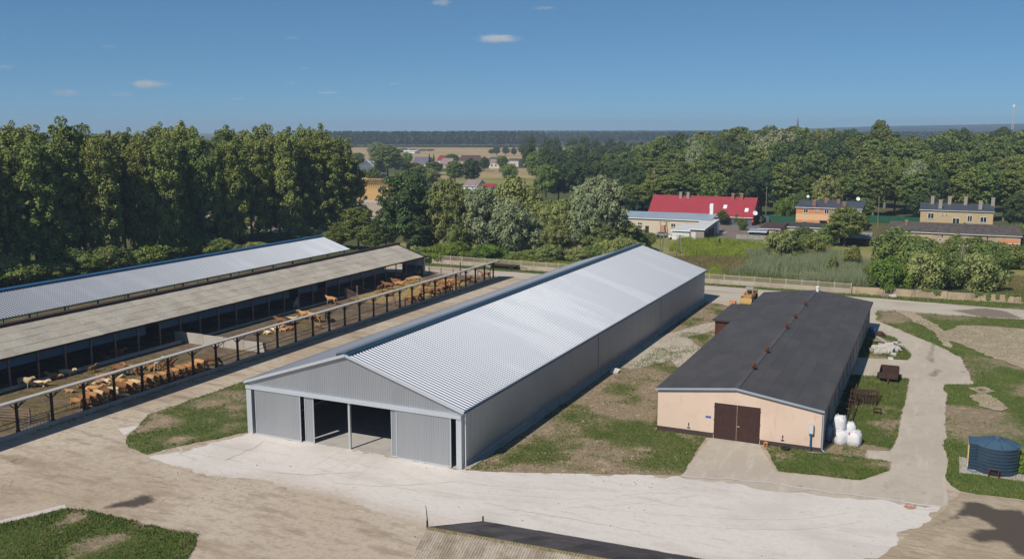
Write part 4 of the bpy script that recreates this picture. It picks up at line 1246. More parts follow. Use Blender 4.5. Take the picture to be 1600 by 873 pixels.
# back wall, partition walls, end pillar
MB().box((wx + .1, BE, 0), (wx + .35, by1 - 8, 2.6)).build('back_wall', 'mat_dark_gable', t)
MB().box((-102.5, by1 - .4, 0), (-97.5, by1 - .1, 2.0)).build('end_wall', 'mat_blue_sheet', t)
MB().box((-102.5, by1 - .38, 2.01), (-97.5, by1 - .12, 4.1)).build('end_wall', 'mat_white_wall', t)
MB().box((-97.5, by1 - .5, 0), (-97.1, by1 - .05, 3.85)).build('corner_pillar', 'mat_pale_cream', t)
MB().box((-97.3, BE, 0), (-97.0, 97.5, .45)).build('feed_kerb', 'mat_concrete', t)
MB().box((-97.3, 99.2, 0), (-97.0, 139, .3)).build('feed_kerb', 'mat_concrete', t)
for y in (60, 75, 90, 105, 120, 135, 150):
    m = MB()
    m.beam((-97.7, y, ez - .25), (rx, y, rz - .25), .14, .22)
    m.beam((rx, y, rz - .25), (wx + .3, y, ez - .25), .14, .22)
    m.build('roof_truss', 'mat_dark_wood', t)
for k, (y, z) in enumerate(((86.5, 3.3), (127.0, 3.2))):  # white panels paint the light that shows through openings in the band
    MB().box((-97.82, y - .5, z - .35), (-97.73, y + .8, z + .1)).build('gap_light_panel', 'mat_white_wall', t)

# barn behind: blue ridge, ribbed metal roof
t = thing('cattle_barn', 'rear open cattle barn with pale ribbed metal roof and bright blue ridge', 'barn', (-125.5, BE, 0))
by2 = 169.6
ex, ez, rx, rz, wx = -117.9, 3.95, -125.5, 6.45, -133.0
for sgn, xe in ((1, ex), (-1, wx)):
    m = MB()
    run = Vector((rx - xe, 0, rz - ez))
    nv = Vector((sgn * (rz - ez), 0, abs(xe - rx))).normalized()
    m.corr((xe, BE, ez + .05), (0, 1, 0), by2 - BE, .50, .085, lambda q: (0, 0, 0), lambda q: tuple(run), tuple(nv), duty=(.34, .10))
    if sgn < 0:
        m.f = [f[::-1] for f in m.f]
    m.build('roof_slope', 'mat_roof_metal', t)
MB().prism([(rx - .8, BE - .1, rz - .02), (rx + .55, BE - .1, rz + .06), (rx + .5, BE - .1, rz + .26), (rx - .05, BE - .1, rz + .42), (rx - .8, BE - .1, rz + .2)][::-1], (0, by2 - BE + .2, 0)).build('ridge_vent', 'mat_blue_ridge', t)
MB().box((ex + .01, BE, ez - .10), (ex + .12, by2, ez + .06)).build('eave_gutter', 'mat_dark_gable', t)
for k in range(21):
    y = 48 + k * 6
    if y < by2:
        MB().box((-118.5, y - .1, 0), (-118.3, y + .1, ez)).build('post', 'mat_green_gable', t)
        MB().box((-132.6, y - .1, 0), (-132.4, y + .1, ez)).build('post', 'mat_green_gable', t)
for z in (.5, 1.0, 1.5):
    MB().tube((-118.4, BE, z), (-118.4, by2 - .2, z), .04, n=6).build('rail', 'mat_rail', t)
for y in range(48, 170, 12):
    m = MB()
    m.beam((-118.4, y, ez - .1), (rx, y, rz - .2), .14, .22)
    m.beam((rx, y, rz - .2), (-132.5, y, ez - .1), .14, .22)
    m.build('roof_truss', 'mat_dark_wood', t)
sheet('alley_floor', [(-118, 40), (-118, 170), (-112.5, 170), (-112.5, 40)], .06, 'mat_pen', .1, 1, seed=25)
sheet('barn_bedding', [(-134, 40), (-134, 170), (-118.2, 170), (-118.2, 40)], .06, 'mat_pen', .1, 2, seed=26)

# ================================================================== FEED FENCE WITH CANOPY
t = thing('feed_fence', 'long feed fence of rusty posts under a narrow sloping canopy', 'feed fence', (-82, 44, 0))
FY0, FY1 = 44, 168.5
m = MB()
m.prism([(-80.15, FY0, 4.0), (-80.15, FY0, 4.07), (-83.2, FY0, 3.30), (-83.2, FY0, 3.23)], (0, FY1 - FY0, 0))
m.build('canopy', 'mat_canopy_top', t)
MB().box((-80.14, FY0, 3.93), (-80.06, FY1, 4.06)).build('fascia', 'mat_canopy_top', t)
MB().box((-82.1, FY0, 3.34), (-81.9, FY1, 3.50)).build('purlin', 'mat_dark_wood', t)
pm = MB()
pm.box((-.11, -.11, 0), (.11, .11, 3.34))
pm.box((-.16, -.16, 0), (.16, .16, .5))
post_me = pm.mesh('post', 'mat_rust_dark')
bm_ = MB()
bm_.beam((0, .1, 2.7), (0, .75, 3.34), .08, .08)
bm_.beam((0, -.1, 2.7), (0, -.75, 3.34), .08, .08)
bm_.beam((.1, 0, 2.8), (1.7, 0, 3.92), .08, .08)
brace_me = bm_.mesh('brace', 'mat_rust_dark')
for k in range(31):
    y = 48 + 4 * k
    if y > FY1: break
    p = link_mesh('post', post_me, t, (0, y - 44, 0))
    link_mesh('brace', brace_me, p)
for z in (.95, 1.45):
    MB().tube((-81.95, FY0, z), (-81.95, 120 if z < 1 else FY1, z), .035, n=6).build('rail', 'mat_rust_dark', t)
MB().box((-81.75, FY0, 0), (-81.45, FY1, .42)).build('feed_kerb', 'mat_concrete_dark', t)
m = MB()
rr = random.Random(5)
for i in range(900):
    y = rr.uniform(61.5, 166)
    x = -81.1 + rr.uniform(-.3, .4)
    a = rr.uniform(0, 6.28)
    l = rr.uniform(.15, .35)
    m.add([(x, y, .05), (x + math.cos(a) * l, y + math.sin(a) * l, .06 + rr.uniform(0, .12)), (x + rr.uniform(-.1, .1), y + .12, .06 + rr.uniform(0, .16))], [(0, 1, 2)])
tag_o = m.build('feed_straw', 'mat_straw', None, kind='stuff')


def pipe_gate(label, p, q, h=1.4, n=5, mat='mat_rail', name='pen_gate', group=None, r=.045, posts=2):
    p = Vector((*p, 0))
    q = Vector((*q, 0))
    g = thing(name, label, 'gate', (p.x, p.y, 0), group)
    for i in range(n):
        z = h * (i + 1) / n
        MB().tube(p + Vector((0, 0, z)), q + Vector((0, 0, z)), r, n=6).build('bar', mat, g)
    for i in range(posts):
        c = p + (q - p) * (i / (posts - 1))
        MB().box((c.x - .07, c.y - .07, 0), (c.x + .07, c.y + .07, h + .12)).build('post', mat, g)
    return g


GR = 'pipe gates penning the cattle'
pipe_gate('pinkish pipe gate standing across the near end of the cattle pen', (-84.0, 62.9), (-95.5, 60.5), 1.5, 5, group=GR, posts=3)
pipe_gate('pinkish pipe gate lying low beside the feed fence near end', (-83.3, 57.5), (-93.5, 57.0), 1.2, 5, group=GR, posts=3)
pipe_gate('rusty vertical-barred feed gate between first posts of feed fence', (-82.35, 60.2), (-82.35, 63.8), 1.1, 2, 'mat_galv', group=GR)
for k in range(9):
    MB().beam((-82.35, 60.4 + k * .4, .05), (-82.35 - .05, 60.2 + k * .4 + .25, 1.1), .035, .035).build('upright', 'mat_galv', bpy.data.objects['pen_gate.002'])
pipe_gate('weathered pipe gate beside the tall stayed post in mid pen', (-91.6, 133.6), (-84.6, 134.2), 1.5, 5, group=GR, posts=3)
pipe_gate('weathered pipe gate opened towards the barn from the stayed post', (-91.9, 133.9), (-97.0, 137.5), 1.7, 5, group=GR)
pipe_gate('short boarded gate at the feed fence end of the mid-pen gate', (-84.4, 134.2), (-82.4, 134.4), 1.5, 5, group=GR)
pipe_gate('long pinkish rail fence closing the far end of the cattle pen', (-96.8, 167.6), (-83.0, 168.6), 1.5, 4, group=GR, posts=6)
pipe_gate('rail gate across the far barn bays beside the white end wall', (-97.4, 158.4), (-97.4, 164.0), 1.5, 5, group=GR, posts=3)
g = thing('stayed_post', 'tall rusty post with stays in the mid pen', 'post', (-91.75, 133.75, 0))
MB().tube((-91.75, 133.75, 0), (-91.75, 133.75, 3.2), .10).build('pole', 'mat_rail', g)
MB().tube((-91.75, 133.75, 3.1), (-96.9, 137.3, 1.75), .025, n=6).build('stay', 'mat_rust_dark', g)
MB().tube((-91.75, 133.75, 3.1), (-86.0, 134.1, 1.5), .025, n=6).build('stay', 'mat_rust_dark', g)
g = thing('pen_post', 'single tall rusty post by the rail fence at the pen end', 'post', (-89.6, 168.1, 0))
MB().tube((-89.6, 168.1, 0), (-89.6, 168.1, 3.0), .10).build('pole', 'mat_rust_dark', g)
MB().box((-89.85, 167.98, 1.2), (-89.35, 168.2, 1.4)).build('bracket', 'mat_rust_dark', g)
# concrete pen wall
g = thing('pen_wall', 'low concrete panel wall across the cattle pen', 'wall', (-97.2, 97.8, 0))
ws = [-96.9, -93.3, -89.6, -86.0, -82.3]
MB().box((-98.6, 97.8, 0), (-96.95, 98.05, 1.55)).build('concrete_panel', 'mat_concrete', g)
for i in range(4):
    MB().box((ws[i] + .03, 97.75 - .01 * (i % 2), 0), (ws[i + 1] - .03, 97.98, 1.55 - .06 * i)).build('concrete_panel', 'mat_concrete', g)

# ================================================================== CATTLE
LIVE = []


def cow_mesh(name, pose, mat='mat_hide_tan', calf=False):
    V, E, RAD = [], [], []

    def add(p, r, parent=None):
        V.append(p)
        RAD.append(r if isinstance(r, tuple) else (r, r))
        if parent is not None:
            E.append((parent, len(V) - 1))
        return len(V) - 1
    lie = pose == 'lie'
    dz = -0.62 if lie else 0.0
    thin = .80 if calf else 1.0
    hip = add((-.72, 0, 1.12 + dz), (.30 * thin, .33 * thin))
    loin = add((-.35, 0, 1.10 + dz), (.33 * thin, .37 * thin), hip)
    mid = add((.05, 0, 1.05 + dz), (.37 * thin, .43 * thin), loin)
    chest = add((.50, 0, 1.07 + dz), (.31 * thin, .41 * thin), mid)
    sh = add((.74, 0, 1.10 + dz), (.22, .34 * thin), chest)
    if pose == 'feed':
        nk = add((1.02, 0, .92), (.15, .22), sh)
        hd = add((1.28, 0, .58), (.13, .14), nk)
        mz = add((1.40, 0, .30), (.095, .09), hd)
        er, ez_ = (1.20, .20, .70), (1.20, -.20, .70)
    elif pose == 'side':
        nk = add((.98, .16, 1.28), (.15, .22), sh)
        hd = add((1.12, .42, 1.40), (.13, .14), nk)
        mz = add((1.20, .70, 1.26), (.095, .09), hd)
        er, ez_ = (1.30, .36, 1.47), (.94, .42, 1.47)
    else:
        nk = add((1.02, 0, 1.32 + dz), (.15, .22), sh)
        hd = add((1.24, 0, 1.46 + dz), (.13, .14), nk)
        mz = add((1.56, 0, 1.32 + dz), (.095, .09), hd)
        er, ez_ = (1.16, .22, 1.52 + dz), (1.16, -.22, 1.52 + dz)
    add(er, (.05, .04), hd)
    add(ez_, (.05, .04), hd)
    for s in (-1, 1):
        if lie:
            a = add((.55, .27 * s, .30), .11, chest)
            b = add((.85, .36 * s, .12), .075, a)
            add((.55, .40 * s, .07), .055, b)
            a = add((-.60, .33 * s, .33), .19, hip)
            b = add((-.20, .44 * s, .16), .10, a)
            add((-.62, .50 * s, .07), .06, b)
        else:
            st = .10 * s
            a = add((.58, .20 * s, .74), .125, chest)
            b = add((.60 + st * .5, .20 * s, .42), .068, a)
            c = add((.58 + st, .20 * s, .16), .05, b)
            add((.60 + st, .20 * s, .03), .062, c)
            a = add((-.70, .22 * s, .82), .17, hip)
            b = add((-.62 - st * .3, .21 * s, .60), .095, a)
            c = add((-.84 - st * .6, .20 * s, .42), .06, b)
            d = add((-.78 - st, .20 * s, .15), .05, c)
            add((-.74 - st, .20 * s, .03), .062, d)
    tl = add((-1.02, 0, 1.20 + dz), .05, hip)
    tm = add((-1.12, .03, .85 + dz * .6), .032, tl)
    add((-1.10, .05, .55 + dz * .35), .05, tm)
    me = bpy.data.meshes.new(name)
    me.from_pydata(V, E, [])
    o = bpy.data.objects.new(name, me)
    COL.objects.link(o)
    md = o.modifiers.new('Skin', 'SKIN')
    md.branch_smoothing = 0.6
    if not me.skin_vertices:
        bpy.context.view_layer.objects.active = o
    for i, r in enumerate(RAD):
        me.skin_vertices[0].data[i].radius = r
        me.skin_vertices[0].data[i].use_root = (i == 0)
    o.modifiers.new('Sub', 'SUBSURF').levels = 1
    dg = bpy.context.evaluated_depsgraph_get()
    dg.update()
    out = bpy.data.meshes.new_from_object(o.evaluated_get(dg))
    out.name = name
    out.materials.clear()
    out.materials.append(MATS[mat])
    out.polygons.foreach_set('use_smooth', [True] * len(out.polygons))
    bpy.data.objects.remove(o)
    return out


COW = {p: cow_mesh('cow_' + p, p) for p in ('stand', 'feed', 'side', 'lie')}


def cow(label, x, y, face, pose='stand', hide='tan', s=1.0, group='cattle in the pen', cat='cow'):
    """face: compass heading of the head in degrees, 0 = along +X, 90 = away from the camera"""
    o = bpy.data.objects.new('calf' if s < .8 else 'cow', COW[pose])
    COL.objects.link(o)
    o.location = (x, y, .055)
    o.rotation_euler = (0, 0, R(face))
    o.scale = (s, s * random.uniform(.95, 1.05), s)
    o.material_slots[0].link = 'OBJECT'
    o.material_slots[0].material = MATS['mat_hide_' + hide]
    tag(o, label, cat if s >= .8 else 'calf', group)
    return o


rr = random.Random(12)
for i in range(19):
    y = 68.3 + i * 1.02 + rr.uniform(-.15, .15)
    o = cow('tan cow feeding at the rail, %s from the near end of the row' % ordw(i + 1), -83.45 + rr.uniform(-.25, .15), y, rr.uniform(-14, 10), 'feed', rr.choice(('tan', 'tan', 'tan', 'red', 'cream')), rr.uniform(.98, 1.12), 'cattle in a row feeding at the rail')
CL = [  # label, px, py (feet), heading, pose, hide, scale
    ('tan calf lying alone in the straw near the pen gate', 110, 614, 200, 'lie', 'tan', .62),
    ('small tan calf resting beyond the row, beside a canopy post', 124, 606, 150, 'lie', 'tan', .6),
    ('tan cow lying behind the first feeding cow', 146, 612, 30, 'lie', 'tan', 1),
    ('pale calf lying beside the resting tan cow behind the row', 152, 602, 80, 'lie', 'cream', .7),
    ('tan cow lying, first of the resting cluster behind the row', 160, 598, 170, 'lie', 'tan', 1),
    ('golden cow lying in the middle of the resting cluster', 168, 592, 20, 'lie', 'tan', 1.05),
    ('pale cow lying against the golden cow in the resting cluster', 176, 599, 60, 'lie', 'cream', 1),
    ('tan cow lying at the road end of the resting cluster', 186, 600, 190, 'lie', 'tan', 1),
    ('brown cow standing broadside beyond the resting cluster', 186, 588, 5, 'stand', 'red', 1.05),
    ('tan cow standing side-on with its head behind a post', 206, 588, 185, 'stand', 'tan', 1.1),
    ('big tan cow lying curled alone behind the middle of the row', 234, 579, 340, 'lie', 'tan', 1.15),
    ('white cow standing with rump to the rail behind the row', 249, 580, 110, 'stand', 'cream', 1.05),
    ('brown cow standing beside the white cow behind the row', 262, 580, 70, 'stand', 'red', .95),
    ('tan cow at the far end of the feeding row, turned along the rail', 345, 575, 20, 'feed', 'red', 1.0),
    ('pale cow standing in the barn shade at the near bays', 40, 607, 10, 'stand', 'cream', 1.0),
    ('pale cow lying in the barn shade behind the near posts', 62, 604, 20, 'lie', 'cream', 1.0),
    ('tan cow lying at the barn kerb in the near shade', 86, 592, 200, 'lie', 'tan', 1.0),
    ('pale cow lying along the barn kerb further on', 104, 586, 15, 'lie', 'cream', 1.0),
    ('tan calf standing at the barn kerb in the sun', 145, 583, 100, 'stand', 'tan', .7),
    ('reddish cow standing deep in the barn shade', 184, 560, 15, 'stand', 'red', 1.0),
    ('brown cow lying under the barn beside a post', 165, 563, 170, 'lie', 'red', 1.0),
    ('grey cow standing rear-on in the barn shade, mid length', 463, 482, 120, 'stand', 'grey', 1.1),
    ('brown cow standing at the barn edge above the lying group', 440, 510, 185, 'stand', 'red', 1.0),
    ('white calf lying alone near the concrete pen wall', 418, 522, 170, 'lie', 'cream', .75),
    ('cream cow lying at the front of the group past the pen wall', 433, 518, 60, 'lie', 'cream', 1.0),
    ('tan calf lying in the group past the pen wall', 442, 518, 20, 'lie', 'tan', .7),
    ('brown cow lying at the end of the group past the pen wall', 451, 516, 210, 'lie', 'red', .95),
    ('black and pale cow standing behind the group past the pen wall', 447, 509, 190, 'stand', 'black', .95),
    ('pale cow standing beside the black cow past the pen wall', 455, 507, 20, 'side', 'cream', .9),
    ('brown cow standing beyond the tan cow with the calf', 478, 500, 195, 'stand', 'tan', 1.05),
    ('tan cow standing broadside with a calf in front', 492, 504, 185, 'stand', 'tan', 1.15),
    ('small tan calf standing in front of the broadside cow', 497, 514, 178, 'side', 'tan', .62),
    ('black cow standing behind the tan cow with the calf', 512, 503, 140, 'stand', 'black', 1.05),
    ('sunlit tan cow standing at the open pipe gate', 518, 476, 182, 'stand', 'tan', 1.05),
    ('dark brown cow in the barn shade beyond the open gate', 500, 462, 10, 'stand', 'red', 1.0),
    ('brown cow standing rear-on at the straw beyond the stayed post', 594, 457, 95, 'stand', 'red', 1.0),
    ('black cow standing behind the rear-on brown cow', 600, 449, 60, 'stand', 'black', .95),
    ('brown cow standing broadside in the far straw', 607, 453, 185, 'stand', 'red', 1.05),
    ('reddish cow standing further back in the far straw', 619, 447, 190, 'stand', 'red', 1.05),
    ('tan cow standing half behind the reddish cow in the far straw', 624, 451, 20, 'stand', 'tan', 1.05),
    ('brown cow lying in the straw under the canopy line', 608, 463, 15, 'lie', 'red', 1.0),
    ('reddish cow in the shade against the far barn posts', 620, 437, 10, 'stand', 'red', 1.0),
    ('tan cow grazing the straw by the far barn kerb', 643, 444, 200, 'feed', 'tan', 1.0),
    ('pale tan cow grazing beside it at the far barn kerb', 650, 442, 30, 'feed', 'cream', 1.0),
    ('brown cow lying in the straw before the far posts', 665, 447, 185, 'lie', 'red', 1.0),
    ('reddish calf lying in the deep straw beyond a post', 660, 456, 30, 'lie', 'red', .75),
    ('tan calf lying in the straw beside the reddish calf', 657, 452, 140, 'lie', 'tan', .7),
    ('reddish cow standing broadside at the back of the far straw', 676, 448, 5, 'stand', 'red', 1.0),
    ('brown cow feeding at the rail next to the boarded gate', 641, 474, 350, 'feed', 'red', 1.0),
    ('pale brown cow along the rail beside the boarded gate', 648, 471, 20, 'stand', 'tan', 1.0),
    ('reddish cow with lowered head at the rail past the gate', 656, 470, 340, 'feed', 'red', 1.0),
    ('brown cow feeding at the rail, start of the far row', 672, 465, 0, 'feed', 'red', 1.05),
    ('reddish cow feeding at the rail, second in the far row', 680, 461, 350, 'feed', 'red', 1.0),
    ('tan cow feeding at the rail, third in the far row', 687, 459, 10, 'feed', 'tan', 1.0),
    ('dark red cow feeding at the rail, fourth in the far row', 694, 457, 0, 'feed', 'red', 1.05),
    ('brown cow feeding at the rail, fifth in the far row', 702, 455, 350, 'feed', 'red', 1.0),
    ('red cow standing behind the fourth cow of the far row', 692, 450, 20, 'stand', 'red', 1.0),
    ('tan cow standing behind the fifth cow of the far row', 700, 447, 5, 'stand', 'tan', 1.0),
    ('dark cow standing broadside at the rail near the far end', 713, 450, 10, 'stand', 'red', 1.05),
    ('red cow standing rear-on between the last posts', 731, 444, 80, 'stand', 'red', 1.0),
    ('brown cow lying beside the last posts of the feed fence', 738, 441, 10, 'lie', 'red', 1.0),
    ('reddish cow standing broadside alone at the far corner of the pen', 762, 436, 182, 'stand', 'red', 1.1),
    ('brown cow standing against the blue and white end wall', 654, 433, 100, 'stand', 'red', 1.0),
]
for lb, px, py, fc, pose, hide, s in CL:
    x, y = G(px, py)
    if x > -82.9 and pose != 'feed': x = -83.4
    if x > -83.2: x = -83.5
    cow(lb, x, y, fc, pose, hide, s)
# ================================================================== HOUSES BEYOND THE FENCE


def house(name, label, cat, X0, X1, Y0, Y1, ze, zr, wall, roofm, roof='gable', wins=(), door=None, chim=(), ov=.35, gable=None, bands=(), ridge='x', z0=0.0, group=None, winback=False):
    """walls, roof and openings of one house; wins: (x, z, w, h) on the front; ridge 'x' along the front, 'y' across it"""
    t = thing(name, label, cat, ((X0 + X1) / 2, Y0, 0), group)
    m = MB()
    gm = gable or wall
    mats = [wall, gm]
    if roof == 'gable' and ridge == 'x':
        ym = (Y0 + Y1) / 2
        m.add([(X0, Y0, z0), (X1, Y0, z0), (X1, Y0, ze), (X0, Y0, ze)], [(0, 1, 2, 3)], 0)
        m.add([(X1, Y1, z0), (X0, Y1, z0), (X0, Y1, ze), (X1, Y1, ze)], [(0, 1, 2, 3)], 0)
        m.add([(X1, Y0, z0), (X1, Y1, z0), (X1, Y1, ze), (X1, ym, zr - .05), (X1, Y0, ze)], [(0, 1, 2, 3, 4)], 1)
        m.add([(X0, Y0, z0), (X0, Y1, z0), (X0, Y1, ze), (X0, ym, zr - .05), (X0, Y0, ze)], [(4, 3, 2, 1, 0)], 1)
    elif roof == 'gable':
        xm = (X0 + X1) / 2
        m.add([(X0, Y0, z0), (X1, Y0, z0), (X1, Y0, ze), (xm, Y0, zr - .05), (X0, Y0, ze)], [(0, 1, 2, 3, 4)], 0)
        m.add([(X0, Y1, z0), (X1, Y1, z0), (X1, Y1, ze), (xm, Y1, zr - .05), (X0, Y1, ze)], [(4, 3, 2, 1, 0)], 0)
        m.add([(X1, Y0, z0), (X1, Y1, z0), (X1, Y1, ze), (X1, Y0, ze)], [(0, 1, 2, 3)], 1)
        m.add([(X0, Y0, z0), (X0, Y1, z0), (X0, Y1, ze), (X0, Y0, ze)], [(3, 2, 1, 0)], 1)
    else:   # mono: high edge at the front (zr) or at the back (ze at the front)
        zf, zb = (ze, zr)
        m.add([(X0, Y0, z0), (X1, Y0, z0), (X1, Y0, zf), (X0, Y0, zf)], [(0, 1, 2, 3)], 0)
        m.add([(X1, Y1, z0), (X0, Y1, z0), (X0, Y1, zb), (X1, Y1, zb)], [(0, 1, 2, 3)], 0)
        m.add([(X1, Y0, z0), (X1, Y1, z0), (X1, Y1, zb), (X1, Y0, zf)], [(0, 1, 2, 3)], 1)
        m.add([(X0, Y0, z0), (X0, Y1, z0), (X0, Y1, zb), (X0, Y0, zf)], [(3, 2, 1, 0)], 1)
    m.build('wall', mats, t)
    for (za, zb, mat) in bands:
        MB().box((X0 - .02, Y0 - .03, za), (X1 + .02, Y0 - .002, zb)).build('wall_band', mat, t)
    th = .14
    m = MB()
    if roof == 'gable' and ridge == 'x':
        ym = (Y0 + Y1) / 2
        k = (zr - ze) / (ym - Y0)
        m.prism([(X0 - ov, Y0 - ov, ze - ov * k), (X0 - ov, ym, zr), (X0 - ov, Y1 + ov, ze - ov * k), (X0 - ov, Y1 + ov, ze - ov * k + th), (X0 - ov, ym, zr + th), (X0 - ov, Y0 - ov, ze - ov * k + th)], (X1 - X0 + 2 * ov, 0, 0))
    elif roof == 'gable':
        xm = (X0 + X1) / 2
        k = (zr - ze) / (xm - X0)
        m.prism([(X0 - ov, Y0 - ov, ze - ov * k), (xm, Y0 - ov, zr), (X1 + ov, Y0 - ov, ze - ov * k), (X1 + ov, Y0 - ov, ze - ov * k + th), (xm, Y0 - ov, zr + th), (X0 - ov, Y0 - ov, ze - ov * k + th)][::-1], (0, Y1 - Y0 + 2 * ov, 0))
    else:
        k = (zr - ze) / (Y1 - Y0)
        m.prism([(X0 - ov, Y0 - ov, ze - ov * k), (X0 - ov, Y1 + ov, zr + ov * k), (X0 - ov, Y1 + ov, zr + ov * k + th), (X0 - ov, Y0 - ov, ze - ov * k + th)], (X1 - X0 + 2 * ov, 0, 0))
    rf = m.build('roof', roofm, t)
    if roof == 'gable' and ridge == 'x':
        MB().tube((X0 - ov, (Y0 + Y1) / 2, zr + th), (X1 + ov, (Y0 + Y1) / 2, zr + th), .09, n=6).build('ridge_tile', roofm, rf)
    MB().tube((X0 - ov, Y0 - ov - .05, ze - .05), (X1 + ov, Y0 - ov - .05, ze - .05), .07, n=6).build('gutter', 'mat_trim_metal', rf)
    for (x, z, w_, h_) in wins:
        m = MB()
        f = .09
        m.box((x - w_ / 2, Y0 - .08, z), (x - w_ / 2 + f, Y0 - .031, z + h_))
        m.box((x + w_ / 2 - f, Y0 - .08, z), (x + w_ / 2, Y0 - .031, z + h_))
        m.box((x - w_ / 2 + f, Y0 - .08, z + h_ - f), (x + w_ / 2 - f, Y0 - .031, z + h_))
        m.box((x - w_ / 2 + f, Y0 - .08, z), (x + w_ / 2 - f, Y0 - .031, z + f))
        if w_ > 1:
            m.box((x - .05, Y0 - .078, z + f), (x + .05, Y0 - .031, z + h_ - f))
        wo = m.build('window', 'mat_window_white', t)
        MB().box((x - w_ / 2 + f, Y0 - .05, z + f), (x + w_ / 2 - f, Y0 - .033, z + h_ - f)).build('pane', 'mat_glass', wo)
        MB().box((x - w_ / 2 - .08, Y0 - .16, z - .10), (x + w_ / 2 + .08, Y0 - .032, z - .005)).build('sill', 'mat_trim_metal', wo)
    if door:
        x, w_, h_, dm = door
        d = MB().box((x - w_ / 2, Y0 - .07, z0 + .02), (x + w_ / 2, Y0 - .031, z0 + h_)).build('door', dm, t)
        MB().box((x + w_ / 2 - .2, Y0 - .13, z0 + h_ * .45), (x + w_ / 2 - .1, Y0 - .071, z0 + h_ * .5)).build('handle', 'mat_galv', d)
    for (x, y, zb, ztop, s, cm) in chim:
        c = MB().box((x - s, y - s * .75, zb), (x + s, y + s * .75, ztop)).build('chimney', cm, rf)
        MB().box((x - s - .08, y - s * .75 - .08, ztop + .003), (x + s + .08, y + s * .75 + .08, ztop + .12)).build('chimney_cap', 'mat_concrete', c)
    return t


def dish(label, x, y, z, r, face, mat='mat_white_paint', mount=None):
    t = thing('satellite_dish', label, 'dish', (x, y, z), 'satellite dishes on the houses')
    m = MB()
    d = Vector(face).normalized()
    u = d.cross(Vector((0, 0, 1))).normalized()
    v = u.cross(d)
    n = 12
    vs = [Vector((x, y, z)) - d * r * .18]
    for k in range(n):
        a = 2 * math.pi * k / n
        vs.append(Vector((x, y, z)) + (u * math.cos(a) + v * math.sin(a)) * r)
    vs2 = [p - d * .04 for p in vs]
    m.add(vs + vs2, [(0, 1 + k, 1 + (k + 1) % n) for k in range(n)] + [(n + 1, n + 2 + (k + 1) % n, n + 2 + k) for k in range(n)] + [(1 + k, n + 2 + k, n + 2 + (k + 1) % n, 1 + (k + 1) % n) for k in range(n)])
    m.build('bowl', mat, t)
    MB().tube(Vector((x, y, z)) - d * r * .2, Vector((x, y, z)) + d * r * .7 - v * r * .4, .025, n=6).build('feed_arm', 'mat_galv', t)
    p = Vector(mount) if mount else Vector((x, y, z - r - .6)) - d * .3
    MB().tube(Vector((x, y, z)) - d * r * .2, p, .04, n=6).build('mount', 'mat_galv', t)


# red-roofed house
Yf = 297.0
xa, xb = FY(1013, 335, Yf)[0], FY(1173, 341, Yf)[0]
zr_ = HZ(1100, 309, 1100, 345)
t = house('red_roof_house', 'long house with crimson tiled roof, two grey and two brick chimneys', 'house', xa, xb + .4, Yf, Yf + 13.5, 2.6, 8.3, 'mat_bluegrey_wall', 'mat_red_roof', gable='mat_bluegrey_wall',
          wins=((xb - 10.5, .4, 2.2, 1.9),), chim=[(xa + (xb - xa) * f, Yf + 6, 7.6, 9.6, .45, c) for f, c in ((.275, 'mat_brick_grey'), (.35, 'mat_brick_grey'), (.79, 'mat_brick'), (.875, 'mat_brick'))])
slope = (8.3 - 2.6) / 6.75
for f, d_, mat in ((.60, 3.3, 'mat_glass'), (.735, 3.3, 'mat_window_white'), (.945, 2.4, 'mat_window_white')):
    x = xa + (xb - xa) * f
    z = 2.6 + d_ * slope + .19
    m = MB()
    m.add([(x - .5, Yf + d_ - .55, z - .55 * slope + .03), (x + .5, Yf + d_ - .55, z - .55 * slope + .03), (x + .5, Yf + d_ + .55, z + .55 * slope + .03), (x - .5, Yf + d_ + .55, z + .55 * slope + .03)], [(0, 1, 2, 3)])
    m.prism([(x - .6, Yf + d_ - .65, z - .65 * slope), (x + .6, Yf + d_ - .65, z - .65 * slope), (x + .6, Yf + d_ + .65, z + .65 * slope), (x - .6, Yf + d_ + .65, z + .65 * slope)], (0, 0, -.12), 1)
    m.build('roof_window', [mat, 'mat_trim_metal'], t)
gx = xb + .4
for i in range(3):
    MB().box((gx + .005, Yf + 7.6 + i * 1.5, .3), (gx + .05, Yf + 8.8 + i * 1.5, 2.9)).build('gable_window', 'mat_glass', t)
MB().box((gx - .02, Yf + 13.51, 0), (gx + 3, Yf + 13.7, 2.2)).build('yard_wall', 'mat_dark_gable', t)
dish('big white dish on the dark gable of the red-roofed house', gx + 1.0, Yf - .4, 4.2, .75, (.5, -1, .5), mount=(gx + .05, Yf + .9, 3.9))

# long cream shed with blue-grey roof
Yf = 264.0
xa, xb = FY(955, 340, Yf)[0], FY(1109, 342, Yf)[0]
t = house('long_shed', 'long cream shed with blue-grey sheet roof and white end wall', 'shed', xa, xb, Yf, Yf + 8, 4.3, 5.4, 'mat_pale_cream', 'mat_bluegrey_roof', roof='mono', gable='mat_white_wall',
          wins=((FY(1000, 350, Yf)[0], 2.2, 1.4, .9), (FY(1052, 352, Yf)[0], 2.0, 1.4, 1.2)), door=(FY(1011, 358, Yf)[0], 1.1, 2.1, 'mat_dark_wood'))
MB().box((xb - 1.9, Yf + 8.0, 0), (xb - .9, Yf + 9.0, 8.6)).build('white_chimney', 'mat_white_paint', t)
MB().box((xb + .01, Yf - .3, 0), (xb + 1.0, Yf + 8.2, 4.2)).build('end_bay', 'mat_white_paint', t)
MB().box((xb - 14, Yf - 1.2, 0), (xb - 13, Yf - .2, 2.6)).build('lean_to', 'mat_orange', t)

